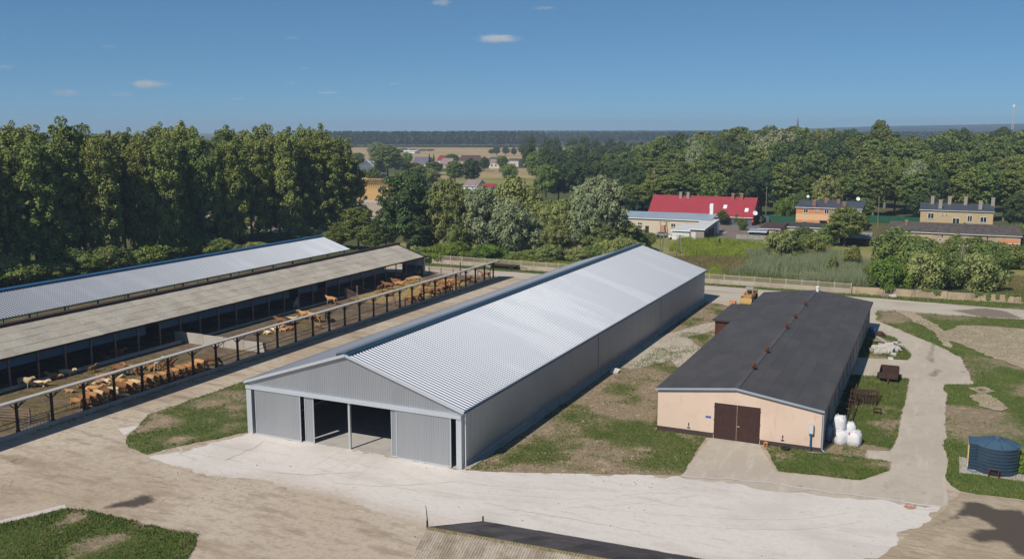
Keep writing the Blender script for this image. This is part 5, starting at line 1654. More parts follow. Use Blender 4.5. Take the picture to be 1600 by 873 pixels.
# white garage
Yf = 250.5
xa, xb = FY(1050, 375, Yf)[0], FY(1077, 376, Yf)[0]
xc = FY(1100, 377, Yf)[0]
t = house('white_garage', 'small white garage with mono-pitch light roof beside the long shed', 'garage', xa, xb, Yf, Yf + 12, 2.6, 3.1, 'mat_white_wall', 'mat_light_roof', roof='mono')
t = house('grey_garage', 'grey block garage with pale roof, dark doors on its yard side', 'garage', xb + .25, xc, Yf - .3, Yf + 16, 3.2, 4.4, 'mat_brick_grey', 'mat_light_roof', roof='mono', door=(xb + 1.2, 1.2, 2.4, 'mat_white_wall'))
for i, (a, b, h_, mm) in enumerate(((1, 3.4, 2.2, 'mat_dark_gap'), (4.2, 7.6, 2.7, 'mat_dark_wood'), (8.2, 11.6, 2.7, 'mat_dark_wood'))):
    MB().box((xc + .004, Yf + a, .05), (xc + .06, Yf + b, h_)).build('garage_door', mm, t)

# apartment house, orange and apricot
Yf = 299.0
xa, xb = FY(1243, 350, Yf)[0], FY(1345, 350, Yf)[0]
ps = FY(1244, 350, Yf)[0] - FY(1243, 350, Yf)[0]


def wz(py, Y): return FY(1300, py, Y)[1]


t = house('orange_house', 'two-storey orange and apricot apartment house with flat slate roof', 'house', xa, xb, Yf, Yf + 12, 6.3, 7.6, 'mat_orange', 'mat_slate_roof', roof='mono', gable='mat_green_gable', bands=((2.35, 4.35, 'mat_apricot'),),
          wins=((xa + 15 * ps, 4.55, 1.35, 1.35), (xa + 30 * ps, 5.2, .55, .55), (xa + 34 * ps, 5.2, .55, .55), (xa + 47 * ps, 4.5, 1.35, 1.4), (xa + 14.5 * ps, .75, 1.35, 1.35), (xa + 30 * ps, 1.35, .55, .5), (xa + 34 * ps, 1.35, .55, .5)),
          door=(xa + 42 * ps, 1.5, 2.1, 'mat_dark_wood'), chim=[(xa + 26 * ps, Yf + 2.5, 6.6, 8.3, .5, 'mat_brick'), (xa + 41 * ps, Yf + 8, 7.0, 8.6, .45, 'mat_brick'), (xa + 60 * ps, Yf + 8, 7.0, 8.4, .45, 'mat_brick'), (xa + 72 * ps, Yf + 2.5, 6.6, 8.0, .45, 'mat_brick')])
MB().box((xa + 56 * ps, Yf - .06, 0), (xb + .02, Yf - .032, 6.2)).build('wall_panel', 'mat_pale_cream', t)
MB().box((xa + 37 * ps, Yf - 1.4, 2.3), (xa + 48 * ps, Yf - .05, 2.5)).build('porch_roof', 'mat_brown_roof', t)
dish('small pale dish on the roof end of the orange house', xa + 10 * ps, Yf + 11, 9.0, .45, (.3, -1, .4))
dish('round white dish on the far roof end of the orange house', xb - 2, Yf + 10.5, 8.7, .6, (.3, -1, .4))

# beige apartment house
Yf = 315.0
xa, xb = FY(1437, 350, Yf)[0], FY(1551, 350, Yf)[0]
ps = FY(1438, 350, Yf)[0] - FY(1437, 350, Yf)[0]
up, lo_ = wz(334, Yf), wz(352, Yf)
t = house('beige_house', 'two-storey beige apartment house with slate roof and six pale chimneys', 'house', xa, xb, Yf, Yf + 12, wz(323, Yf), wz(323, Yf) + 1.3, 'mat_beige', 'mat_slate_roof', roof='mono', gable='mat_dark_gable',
          wins=[(xa + 16.5 * ps, wz(336, Yf), 1.75, 1.75), (xa + 34.5 * ps, wz(330.5, Yf), .7, .6), (xa + 40.5 * ps, wz(330.5, Yf), .7, .6), (xa + 55.5 * ps, wz(343, Yf), 2.0, 1.9), (xa + 76 * ps, wz(338.5, Yf), 1.35, 1.9), (xa + 96.5 * ps, wz(339, Yf), 1.8, 1.7),
                (xa + 15 * ps, wz(353, Yf), 1.6, 1.3), (xa + 34 * ps, wz(351, Yf), .6, .5), (xa + 39 * ps, wz(351, Yf), .6, .5), (xa + 75 * ps, wz(356, Yf), 1.3, 1.3), (xa + 95 * ps, wz(357, Yf), 1.8, 1.3)],
          chim=[(xa + f * ps, Yf + dy, wz(322, Yf), wz(310, Yf) + (.3 if dy < 5 else .9), .5, 'mat_brick_grey') for f, dy in ((30, 2.5), (91, 3), (17, 10), (44, 10), (69, 10), (111, 10))])
dish('dark dish hanging on the wall of the beige house', xa + 69 * ps, Yf - .7, wz(342, Yf), .5, (.3, -1, .2), 'mat_dark_gable', mount=(xa + 69 * ps, Yf - .02, wz(346, Yf)))
dish('pale dish low on the wall end of the beige house', xa + 104 * ps, Yf - .7, wz(349, Yf), .5, (.3, -1, .2), 'mat_brick_grey', mount=(xa + 104 * ps, Yf - .02, wz(352, Yf)))

# long outbuilding before it
Yf = 268.0
xa, xb = FY(1388, 376, Yf)[0], FY(1594, 385, Yf)[0]
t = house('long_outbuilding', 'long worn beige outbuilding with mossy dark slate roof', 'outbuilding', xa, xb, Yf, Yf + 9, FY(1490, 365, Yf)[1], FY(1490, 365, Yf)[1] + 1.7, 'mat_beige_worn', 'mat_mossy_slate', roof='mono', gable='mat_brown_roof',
          wins=[(FY(p, 376, Yf)[0], 1.2, 1.0, .55) for p in (1452, 1469, 1505, 1580)], chim=[(FY(1415, 350, Yf)[0], Yf + 6, 3.5, 5.6, .35, 'mat_brick')])
for p in (1472, 1488, 1543):
    MB().tube((FY(p, 370, Yf)[0], Yf - .12, 2.2), (FY(p, 370, Yf)[0], Yf - .12, 2.8), .12).build('vent_pipe', 'mat_dark_gap', t)

# sheds and walls in the gardens
Yf = 262.0
house('tar_shed', 'low dark tar-roofed shed sunk in the bushes before the outbuilding', 'shed', FY(1512, 380, Yf)[0], FY(1545, 380, Yf)[0], 250, 256, 1.6, 3.2, 'mat_dark_wood', 'mat_mossy_slate')
house('orange_lean_to', 'small rusty orange lean-to against the outbuilding end', 'shed', FY(1566, 385, 258)[0], FY(1592, 385, 258)[0], 262, 267, 1.9, 2.2, 'mat_orange', 'mat_orange', roof='mono')
Yf = 258.0
house('black_shed', 'low black wooden shed with patched roof under the round garden tree', 'shed', FY(1312, 380, Yf)[0], FY(1358, 380, Yf)[0], Yf, Yf + 6, 2.1, 2.7, 'mat_dark_wood', 'mat_light_roof_worn', roof='mono')
Yf = 266.0
house('pink_wall_shed', 'low peach-walled shed row with dark flat roof below the orange house', 'shed', FY(1187, 362, Yf)[0], FY(1218, 362, Yf)[0], Yf, Yf + 14, 2.6, 3.0, 'mat_pink_wall', 'mat_brown_roof', roof='mono', wins=((FY(1195, 362, Yf)[0], 1.2, .8, .6), (FY(1205, 362, Yf)[0], 1.2, .8, .6)))
Yf = 276.0
house('felt_roof_shed', 'long low shed with dark felt roof behind garden bushes', 'shed', FY(1219, 360, Yf)[0], FY(1288, 360, Yf)[0], Yf, Yf + 9, 2.4, 2.8, 'mat_pale_cream', 'mat_felt_far', roof='mono')
t = thing('block_wall', 'unfinished grey-green block wall beside the peach shed', 'wall', (*G(1152, 374), 0))
bx, by = G(1150, 373)
for i in range(7):
    for r_ in range(2):
        MB().box((bx + i * 1.55 + .02, by + i * .12, r_ * .62), (bx + (i + 1) * 1.55 - .02, by + i * .12 + .3, r_ * .62 + .60)).build('block', 'mat_brick_grey' if (i + r_) % 3 else 'mat_green_gable_pale', t)
house('tool_shed', 'little dark shed with blue and red bits behind the block wall', 'shed', bx + 3, bx + 7.5, by + 3, by + 7, 1.9, 2.2, 'mat_dark_wood', 'mat_bluegrey_roof', roof='mono')
# orange lorry at the red house
lx, ly = G(1160, 352)
t = thing('orange_truck', 'orange truck parked before the red-roofed house', 'truck', (lx, ly, 0))
MB().box((lx - 3.2, ly - 1.1, .9), (lx - .9, ly + 1.1, 2.9)).build('cab', 'mat_orange_paint', t)
MB().box((lx - .8, ly - 1.2, 1.0), (lx + 3.6, ly + 1.2, 1.25)).build('bed', 'mat_dark_gap', t)
for s in (-1.2, 1.14):
    MB().box((lx - .78, ly + s, 1.26), (lx + 3.58, ly + s + .06, 2.5)).build('side_board', 'mat_orange_paint', t)
MB().box((lx - 3.1, ly - 1.13, 1.9), (lx - 1.2, ly - 1.105, 2.6)).build('cab_window', 'mat_glass', t)
for x in (-2.3, 1.2, 2.5):
    MB().tube((lx + x, ly - 1.15, .5), (lx + x, ly - .85, .5), .5, n=12).build('wheel', 'mat_tyre', t)


def car(label, x, y, rot, mat, group='cars parked by the garages'):
    t = thing('parked_car', label, 'car', (x, y, .09), group, rot)
    m = MB()
    side = [(-2.1, .35), (2.05, .35), (2.1, .75), (1.2, .95), (.55, 1.42), (-1.1, 1.45), (-1.75, 1.0), (-2.12, .9)]
    m.prism([(a, -.82, b) for a, b in side][::-1], (0, 1.64, 0))
    m.build('body', mat, t, world=False)
    for s in (-1, 1):
        w_ = MB().prism([(1.02, .825 * s, .97), (.5, .825 * s, 1.34), (-1.02, .825 * s, 1.37), (-1.5, .825 * s, 1.0)], (0, .01 * s, 0)).build('side_window', 'mat_glass', t, world=False)
        for x_ in (-1.3, 1.3):
            wl = MB().tube((x_, .70 * s, .32), (x_, .86 * s, .32), .32, n=12).build('wheel', 'mat_tyre', t, world=False)
    MB().prism([(1.18, -.7, .975), (.58, -.66, 1.40), (.60, -.66, 1.43), (1.22, -.7, 1.0)], (0, 1.4, 0)).build('windscreen', 'mat_glass', t, world=False)


x, y = G(1058, 373)
car('white estate car parked in front of the white garage', x, y - 1.5, R(10), 'mat_white_paint')
x, y = G(1068, 373)
car('second white car by the garage corner, nearer the yard', x, y - 1.2, R(190), 'mat_white_paint')
x, y = G(1036, 370)
car('silver car behind the leaning poles', x, y, R(5), 'mat_car_silver')

# green garden fences
for i, (a, b, lb) in enumerate((((985, 331), (1022, 333), 'long green net fence along the wood behind the red house'), ((1190, 346), (1242, 350), 'green net fence between the red-roofed and the orange house'),
                                ((1358, 347), (1437, 351), 'green net fence between the orange and the beige house'), ((1440, 340), (1452, 341), 'short green net fence at the corner of the beige house'))):
    p, q = Vector((*G(*a), 0)), Vector((*G(*b), 0))
    t = thing('net_fence', lb, 'fence', (p.x, p.y, 0), 'green net fences at the wood edge')
    n = max(2, int((q - p).length / 3))
    for k in range(n):
        c, d = p.lerp(q, k / n), p.lerp(q, (k + 1) / n)
        MB().box((min(c.x, d.x) + .04, (c.y + d.y) / 2 - .02, .1), (max(c.x, d.x) - .04, (c.y + d.y) / 2 + .02, 2.3)).build('net_panel', 'mat_green_net', t)
        MB().tube((c.x, c.y, 0), (c.x, c.y, 2.4), .05, n=6).build('post', 'mat_dark_gap', t)

# ------------------------------------------------------------------ village on the other side
# house being built of timber
t = thing('timber_frame_house', 'new timber-frame house with bare rafters and no roofing', 'house', (-228, 338, 0))
hx0, hy0, hx1, hy1 = -232.5, 338, -214, 349
MB().box((hx0, hy0, 0), (hx1, hy0 + .2, 6)).build('wall_panel', 'mat_osb', t)
MB().box((hx0, hy1 - .2, 0), (hx1, hy1, 6)).build('wall_panel', 'mat_osb', t)
m = MB()
for k in range(8):
    y = hy0 + .3 + k * (hy1 - hy0 - .6) / 7
    m.box((hx1 - .16, y - .08, 0), (hx1, y + .08, 6))
for z in (0, 2.9, 5.85):
    m.box((hx1 - .15, hy0 + .2, z), (hx1 - .01, hy1 - .2, z + .16))
m.build('gable_studs', 'mat_fresh_timber', t)
m = MB()
for k in range(8):
    y = hy0 + .3 + k * (hy1 - hy0 - .6) / 7
    m.box((hx0, y - .08, 0), (hx0 + .16, y + .08, 6))
m.build('gable_studs', 'mat_fresh_timber', t)
for k, x in enumerate(np.linspace(hx0 - .6, hx1 + .6, 17)):
    m = MB()
    ym = (hy0 + hy1) / 2
    m.beam((x, hy0 - .8, 5.75), (x, ym, 9.0), .16, .28)
    m.beam((x, ym, 9.0), (x, hy1 + .8, 5.75), .16, .28)
    m.build('rafter', 'mat_fresh_timber', t)
MB().box((hx0 - .6, (hy0 + hy1) / 2 - .1, 8.7), (hx1 + .6, (hy0 + hy1) / 2 + .1, 8.99)).build('ridge_beam', 'mat_fresh_timber', t)
for x, z, w_, h_ in ((-219, 3.6, 1.6, 1.5), (-218.6, .2, 2.4, 1.9), (-226, .6, 1.4, 1.3)):
    MB().box((x - w_ / 2, hy0 - .05, z), (x + w_ / 2, hy0 - .003, z + h_)).build('window_opening', 'mat_dark_gap', t)
MB().box((hx0 + .3, hy0 - .1, 2.95), (hx1 - .3, hy0 - .004, 3.1)).build('floor_beam', 'mat_fresh_timber', t)
VG = 'houses of the village'


def vhouse(lb, px0, px1, pyb, pye, pyr, wall, roofm, depth=9, cat='house', **k):
    Yf = G((px0 + px1) / 2, pyb)[1]
    xa, xb = FY(px0, pyb, Yf)[0], FY(px1, pyb, Yf)[0]
    ze = max(1.5, FY((px0 + px1) / 2, pye, Yf)[1])
    zr = max(ze + .6, FY((px0 + px1) / 2, pyr, Yf + depth / 2)[1])
    w_ = k.pop('wins', None)
    if w_:
        k['wins'] = [(xa + (xb - xa) * f, z * ze, ww, hh) for f, z, ww, hh in w_]
    return house(k.pop('name', 'village_house'), lb, cat, xa, xb, Yf, Yf + depth, ze, zr, wall, roofm, group=VG, **k)


W2 = ((.25, .35, 1.3, 1.3), (.7, .35, 1.3, 1.3))
vhouse('steel shed with pale hipped roof and dark blue walls behind the timber frame', 563, 584, 270, 260, 250, 'mat_bluegrey_wall', 'mat_light_roof', 16, 'shed', ridge='y', name='steel_shed')
vhouse('village house with long dusty roof behind the timber-frame house', 552, 590, 281, 276, 270.5, 'mat_brick_grey', 'mat_pink_roof', 12, wins=W2)
vhouse('village house with dark steep roof close beside the timber frame', 540, 553, 296, 290, 281, 'mat_brown_roof', 'mat_slate_roof', 9, ridge='y')
vhouse('old village barn with crumbling grey gable among the trees', 527, 561, 341, 333, 322, 'mat_pink_roof', 'mat_brown_roof', 8, wins=((.3, .3, 1, 1),))
vhouse('village house with wide violet-grey roof beyond the dark oak', 644, 668, 261, 256, 245.5, 'mat_pale_cream', 'mat_violet_roof', 12, wins=W2)
vhouse('village house with old red roof behind a grey gabled house', 683, 708, 256, 251, 243, 'mat_pale_cream', 'mat_red_roof_old', 12, wins=W2)
vhouse('village house with light grey roof before the old red roof', 687, 703, 263, 258, 247.5, 'mat_pale_cream', 'mat_pink_roof', 12, wins=W2)
vhouse('village house with long dark brown roof by the golden fields', 717, 745, 257, 252, 243, 'mat_pale_cream', 'mat_brown_roof', 12, wins=W2)
vhouse('small village house of peach walls with two dark windows', 764, 782, 263.5, 254, 249, 'mat_pale_cream', 'mat_pink_roof', 10, wins=((.25, .35, 1.6, 2), (.6, .35, 1.6, 2)))
vhouse('village house with flat grey roof next to the peach house', 762, 774, 255, 249, 246, 'mat_brick_grey', 'mat_slate_roof', 8, roof='mono', wins=W2)
vhouse('cream village house half behind the dark trees', 791, 810, 261, 251, 248.5, 'mat_pale_cream', 'mat_slate_roof', 10, roof='mono', wins=W2)
vhouse('village house with pinkish steep roof rising behind the willows', 724, 745, 296, 291, 281, 'mat_white_wall', 'mat_pink_roof', 11, wins=W2)
vhouse('white village house with bright red roof behind the willows', 748, 768, 299, 294, 287.5, 'mat_white_wall', 'mat_red_roof', 9, wins=W2)
vhouse('pale farm buildings small beyond the trees at the wheat field', 626, 648, 240, 237, 235, 'mat_white_wall', 'mat_light_roof', 14, 'shed')
vhouse('tiny red-roofed house behind the poplars end', 573, 584, 237, 234, 231, 'mat_white_wall', 'mat_red_roof_old', 10)
vhouse('pale house glimpsed between the first poplars', 8, 40, 352, 330, 318, 'mat_white_wall', 'mat_light_roof', 10, wins=W2)
vhouse('pale house glimpsed low behind the poplars', 285, 330, 378, 362, 352, 'mat_pink_wall', 'mat_brown_roof', 10, wins=W2)
vhouse('white house glimpsed behind the poplars mid row', 150, 170, 322, 310, 300, 'mat_white_wall', 'mat_light_roof', 10, wins=W2)

# far landmarks
sx, sy = G(1245, 223)
t = thing('church_spire', 'slender red-brown church spire above the wood', 'church', (sx, sy, 0))
MB().box((sx - 4, sy - 4, 0), (sx + 4, sy + 4, 34)).build('tower', 'mat_spire', t)
MB().lathe((sx, sy, 34), [(4.2, 0), (2.2, 9), (.9, 20), (.15, 28)], 8).build('spire', 'mat_spire', t)
MB().tube((sx, sy, 61), (sx, sy, 66), .25, n=6).build('finial', 'mat_spire', t)
sx, sy = G(1579, 232)
t = thing('radio_mast', 'tall lattice radio mast far off above the wood', 'mast', (sx, sy, 0))
hm = HZ(1579, 161, 1579, 232)
m = MB()
for a in range(3):
    an = a * 2.094
    m.tube((sx + 2.2 * math.cos(an), sy + 2.2 * math.sin(an), 0), (sx + .9 * math.cos(an), sy + .9 * math.sin(an), hm - 4), .28, n=6)
nb = 16
for k in range(nb):
    z0, z1 = (hm - 4) * k / nb, (hm - 4) * (k + 1) / nb
    r0, r1 = 2.2 - 1.3 * k / nb, 2.2 - 1.3 * (k + 1) / nb
    for a in range(3):
        m.tube((sx + r0 * math.cos(a * 2.094), sy + r0 * math.sin(a * 2.094), z0), (sx + r1 * math.cos((a + 1) * 2.094), sy + r1 * math.sin((a + 1) * 2.094), z1), .16, n=5)
m.build('lattice', 'mat_mast', t, kind='stuff')
MB().tube((sx, sy, hm - 7), (sx, sy, hm - 3), 2.0, n=10).build('antenna_drum', 'mat_white_paint', t)
MB().tube((sx, sy, hm - 4), (sx, sy, hm + 1), .3, n=6).build('tip', 'mat_mast', t)
for i, (px, py, w_, lb) in enumerate(((1325, 211, 30, 'white hall roof far beyond the wood'), (1490, 210, 24, 'white block far beyond the wood, next the mast'), (1528, 211, 36, 'wide white hall far beyond the wood'))):
    x, y = G(px, 222)
    z = HZ(px, py - 5, px, 222)
    house('distant_hall', lb, 'hall', x - w_ * .6, x + w_ * .6, y, y + 30, z - 5, z - 1, 'mat_white_paint', 'mat_light_roof', group='distant white halls')
# ================================================================== BOUNDARY FENCE
# openwork concrete panel fence
A, B = Vector((-108.5, 182.6, 0)), Vector((-14.2, 180.3, 0))
NP = 32
Lp = (B - A).length / NP
ang = math.atan2(B.y - A.y, B.x - A.x)
t = thing('concrete_fence', 'pale openwork concrete panel fence along the back of the yard', 'fence', A)
m = MB()
m.box((.09, -.03, .02), (Lp - .09, .03, .48))
m.box((.09, -.035, .49), (Lp - .09, .035, .98))
m.box((.09, -.03, 1.78), (Lp - .09, .03, 1.90))
for r_ in range(2):
    for c in range(6):
        x, z = .09 + (c + .5) * (Lp - .18) / 6, 1.18 + r_ * .40
        a, b, wd = (Lp - .18) / 12, .20, .055
        for i in range(8):
            t0, t1 = 2 * math.pi * i / 8, 2 * math.pi * (i + 1) / 8
            p = [(x + math.cos(q) * (a - w_), y_, z + math.sin(q) * (b - w_)) for q in (t0, t1) for w_ in (0, wd) for y_ in (-.028, .028)]
            m.add(p, [(0, 4, 6, 2), (1, 3, 7, 5), (0, 1, 5, 4), (2, 6, 7, 3)])
panel_me = m.mesh('panel', 'mat_fence_concrete')
pm = MB()
pm.box((-.08, -.09, 0), (.08, .09, 2.0))
pm.add([(-.08, -.09, 2.0), (.08, -.09, 2.0), (.08, .09, 2.0), (-.08, .09, 2.0), (0, 0, 2.12)], [(0, 1, 4), (1, 2, 4), (2, 3, 4), (3, 0, 4)])
fpost_me = pm.mesh('post', 'mat_fence_concrete')
for k in range(NP + 1):
    p = (B - A) * (k / NP)
    link_mesh('post', fpost_me, t, p, (0, 0, ang))
    if k < NP:
        link_mesh('panel', panel_me, t, p, (0, 0, ang))
# solid slab wall with creepers
A2, B2 = Vector((-14.0, 180.35, 0)), Vector((34.0, 184.2, 0))
NS = 9
t = thing('slab_wall', 'solid concrete slab wall hung with creepers along the back road', 'wall', A2)
ang2 = math.atan2(B2.y - A2.y, B2.x - A2.x)
Ls = (B2 - A2).length / NS
for k in range(NS):
    m = MB()
    h_ = 1.45 + .05 * ((k * 7) % 3)
    m.box((.03, -.08, 0), (Ls - .03, .08, h_))
    m.box((.05, -.10, .0), (Ls - .05, -.081, .25))
    link_mesh('slab', m.mesh('slab', 'mat_beige_worn'), t, (B2 - A2) * (k / NS) + Vector((0, (k % 2) * .03, 0)), (0, 0, ang2))
    link_mesh('coping', MB().box((-.02, -.13, h_ + .003), (Ls + .0, .13, h_ + .09)).mesh('coping', 'mat_plinth'), t, (B2 - A2) * (k / NS), (0, 0, ang2))
rg = np.random.default_rng(5)
V, TI = [], []
for (f, wd, dn) in ((.30, .25, .9), (.43, .12, .8), (.44, .3, .4), (.47, .2, 1.3), (.50, .15, 1.0), (.53, .1, 1.2), (.59, .3, 1.3), (.63, .5, .3), (.66, .15, .9), (.69, .1, 1.1), (.72, .6, .4), (.77, .12, 1.0), (.27, .5, .3), (.85, .4, .3), (.56, .8, .25)):
    c = A2 + (B2 - A2) * f
    for i in range(int(220 * wd * dn + 60)):
        x = c.x + rg.normal(0, wd)
        y = c.y - .16 - abs(rg.normal(0, .05)) + (x - c.x) * .08
        z = 1.62 - rg.uniform(0, 1) ** 1.3 * dn + rg.normal(0, .05)
        s = rg.uniform(.08, .17)
        a = rg.uniform(0, 6.28)
        V += [(x + math.cos(a) * s, y, z + math.sin(a) * s), (x - math.sin(a) * s * .7, y - .05, z + math.cos(a) * s * .7), (x - math.cos(a) * s, y, z - math.sin(a) * s), (x + math.sin(a) * s * .7, y - .03, z - math.cos(a) * s * .7)]
        TI.append(rg.uniform(0, 1))
raw_mesh('creeper', np.array(V), 4, 'leaf_oak', np.array(TI), kind='stuff')

# ================================================================== POLES
def pole_a(label, p, q, top, h, cat='utility pole', grp='timber utility poles'):
    t = thing('utility_pole', label, cat, ((p[0] + q[0]) / 2, (p[1] + q[1]) / 2, 0), grp)
    for b in (p, q):
        MB().tube((b[0], b[1], 0), (top[0], top[1], h), .17, .11, n=8).build('pole', 'mat_wood_pole', t)
    MB().beam((top[0] - .9, top[1] - .2, h - .2), (top[0] + .9, top[1] + .2, h - .2), .12, .14).build('crossarm', 'mat_wood_pole', t)
    for s in (-.75, 0, .75):
        MB().tube((top[0] + s, top[1] + s * .2, h - .13), (top[0] + s, top[1] + s * .2, h + .12), .06, n=6).build('insulator', 'mat_white_paint', t)
    return t


p, q = G(1493, 449), G(1508, 447)
pole_a('timber A-frame utility pole rising behind the slab wall', p, q, ((p[0] + q[0]) / 2, (p[1] + q[1]) / 2 + .2), HZ(1502, 383, 1501, 448))
p, q = G(1032, 400), G(1047, 402)
pole_a('tall timber A-frame pole behind the far end of the metal hall', p, q, ((p[0] + q[0]) / 2, (p[1] + q[1]) / 2 + .2), HZ(1042, 346, 1039, 401))
p, q = G(1055, 403), G(1067, 405)
pole_a('shorter A-frame pole just beside the tall one behind the hall', p, q, ((p[0] + q[0]) / 2, (p[1] + q[1]) / 2 + .2), HZ(1061, 367, 1061, 404))
for (px, pb, pt, lb) in ((1031, 400, 346, 'single straight pole beside the A-frame behind the hall'), (1394, 418, 378, 'pale thin pole standing in the bushes behind the slab wall'), (1371, 356, 307, 'slender grey pole before the wood, between orange and beige houses'),
                         (1021, 332, 268, 'dark timber pole against the wood behind the red house'), (1196, 346, 292, 'thin pole at the wood edge by the red house gable'), (1116, 345, 296, 'thin pole behind the red roof ridge')):
    x, y = G(px, pb)
    h = HZ(px, pt, px, pb)
    t = thing('post_pole', lb, 'pole', (x, y, 0), 'single poles beyond the yard')
    MB().tube((x, y, 0), (x, y, h), .13, .08, n=8).build('shaft', 'mat_wood_pole', t)
    MB().box((x - .3, y - .05, h - .25), (x + .3, y + .05, h - .12)).build('bracket', 'mat_galv', t)

# ================================================================== YARD THINGS
# water tank with pump house
tx, ty = 5.85, 89.6
o, _ = sheet('tank_base', [(2.95, 88.1), (8.0, 87.6), (8.2, 91.9), (3.2, 92.0)], .09, 'mat_concrete')
MB().box((3.0, 87.7, 0), (8.0, 91.9, .20)).build('tank_slab', 'mat_concrete', None, kind='structure')
bpy.data.objects.remove(o)
t = thing('water_tank', 'round dark blue ribbed tank with small boxed pump house', 'tank', (tx, ty, .2))
prof = []
z = 0.0
for k in range(8):
    z0 = .30 * k
    prof += [(1.80, z0), (1.80, z0 + .17), (1.845, z0 + .20), (1.845, z0 + .27), (1.80, z0 + .295)]
m = MB()
m.lathe((tx, ty, .2), prof, 40)
m.build('body', 'mat_tank_blue', t, smooth=False)
m = MB()
m.lathe((tx, ty, .2 + 2.40), [(1.88, -.05), (1.88, .06), (1.0, .38), (.25, .55), (.22, .62)], 24)
lid = m.build('lid', 'mat_tank_lid', t)
for k in range(8):
    a = k * math.pi / 4 + .2
    MB().beam((tx + .3 * math.cos(a), ty + .3 * math.sin(a), .2 + 2.96), (tx + 1.84 * math.cos(a), ty + 1.84 * math.sin(a), .2 + 2.49), .05, .05).build('lid_rib', 'mat_tank_blue', lid)
m = MB()
x0, x1, y0, y1 = 3.65, 4.7, 88.75, 90.6
m.box((x0 + .02, y0 + .02, .2), (x1, y1, 2.55))
box = m.build('pump_house', 'mat_tank_blue', t)
for k in range(8):
    MB().box((x0 + .025, y0 - .03, .32 + k * .285), (x1 - .2, y0 + .018, .41 + k * .285)).build('rib', 'mat_tank_blue', box)
MB().box((x0 - .05, y0 - .06, 2.552), (x1 + .3, y1 + .05, 2.70)).build('roof', 'mat_tank_lid', box)
d = MB().box((x0 - .05, y0 + .12, .35), (x0 + .018, y1 - .1, 2.5)).build('door', 'mat_cream_door', box)
MB().box((4.43, y0 - .06, 1.45), (4.78, y0 - .032, 1.80)).build('warning_label', 'mat_red', box)
MB().box((4.49, y0 - .07, 1.51), (4.72, y0 - .061, 1.74)).build('label_face', 'mat_white_paint', box)
MB().tube((4.75, y0 - .12, .22), (4.75, y0 - .12, .85), .07, n=8).build('valve_pipe', 'mat_blue_tarp', t)
m = MB()
for i in range(8):
    a0, a1 = i / 8, (i + 1) / 8
    m.tube((4.7 - 1.1 * a0, y0 - .25 - .35 * math.sin(a0 * 3.1), .25), (4.7 - 1.1 * a1, y0 - .25 - .35 * math.sin(a1 * 3.1), .25), .045, n=6)
m.build('hose', 'mat_blue_tarp', t)
t = thing('pipe_stand', 'small rusty pipe frame standing before the blue tank', 'frame', (5.7, 87.4, 0))
for x in (5.25, 6.05):
    MB().tube((x, 87.4, .05), (x, 87.4, .95), .035, n=6).build('upright', 'mat_rust', t)
MB().tube((5.2, 87.4, .95), (6.1, 87.4, .95), .035, n=6).build('crossbar', 'mat_rust', t)
MB().box((5.4, 87.7, .21), (6.2, 87.76, .75)).build('hatch', 'mat_dark_gap', bpy.data.objects['water_tank'])
t = thing('stone_block', 'broken pale concrete block at the corner of the tank slab', 'block', (8.05, 88.0, .06))
m = MB().prism([(7.85, 87.7, .06), (8.35, 87.65, .06), (8.3, 87.7, .42), (8.0, 87.75, .55), (7.82, 87.75, .3)], (0, .5, .03))
m.build('block', 'mat_concrete', t)

# electricity box
t = thing('electric_box', 'grey electric meter box on a post before the cream wall', 'meter box', (-9.75, 87.85, 0))
MB().box((-9.95, 87.72, 1.85), (-9.5, 87.95, 2.75)).build('box', 'mat_trim_metal', t)
MB().box((-9.92, 87.69, 1.9), (-9.53, 87.715, 2.7)).build('lid', 'mat_light_roof', t)
MB().tube((-9.72, 87.85, 0), (-9.72, 87.85, 1.85), .07, n=8).build('pipe', 'mat_blue_ridge', t)
# tyre, hollow brick, plank
t = thing('old_tyre', 'black tyre lying at the foot of the cream wall', 'tyre', (-11.9, 87.45, .1))
m = MB()
N, K = 20, 8
vs = [((-11.9 + math.cos(2 * math.pi * i / N) * (.34 + .12 * math.cos(2 * math.pi * j / K))), 87.45 + math.sin(2 * math.pi * i / N) * (.34 + .12 * math.cos(2 * math.pi * j / K)), .25 + .11 * math.sin(2 * math.pi * j / K)) for i in range(N) for j in range(K)]
m.add(vs, [(i * K + j, ((i + 1) % N) * K + j, ((i + 1) % N) * K + (j + 1) % K, i * K + (j + 1) % K) for i in range(N) for j in range(K)])
m.build('tread', 'mat_tyre', t, smooth=True)
t = thing('hollow_block', 'small orange hollow brick beside the brown doors', 'brick', (-13.75, 87.6, .1))
m = MB()
m.box((-13.95, 87.5, .1), (-13.87, 87.75, .5)).box((-13.68, 87.5, .1), (-13.6, 87.75, .5)).box((-13.869, 87.5, .42), (-13.681, 87.75, .5)).box((-13.869, 87.7, .1), (-13.681, 87.75, .419))
m.build('shell', 'mat_orange', t)
t = thing('plank', 'short weathered plank on the grass at the stable corner', 'plank', (-9.2, 87.3, .2))
MB().beam((-9.9, 87.2, .24), (-8.6, 87.5, .24), .16, .05).build('board', 'mat_timber', t)
MB().beam((-9.8, 87.33, .25), (-9.3, 87.0, .28), .12, .04).build('board', 'mat_timber', t)


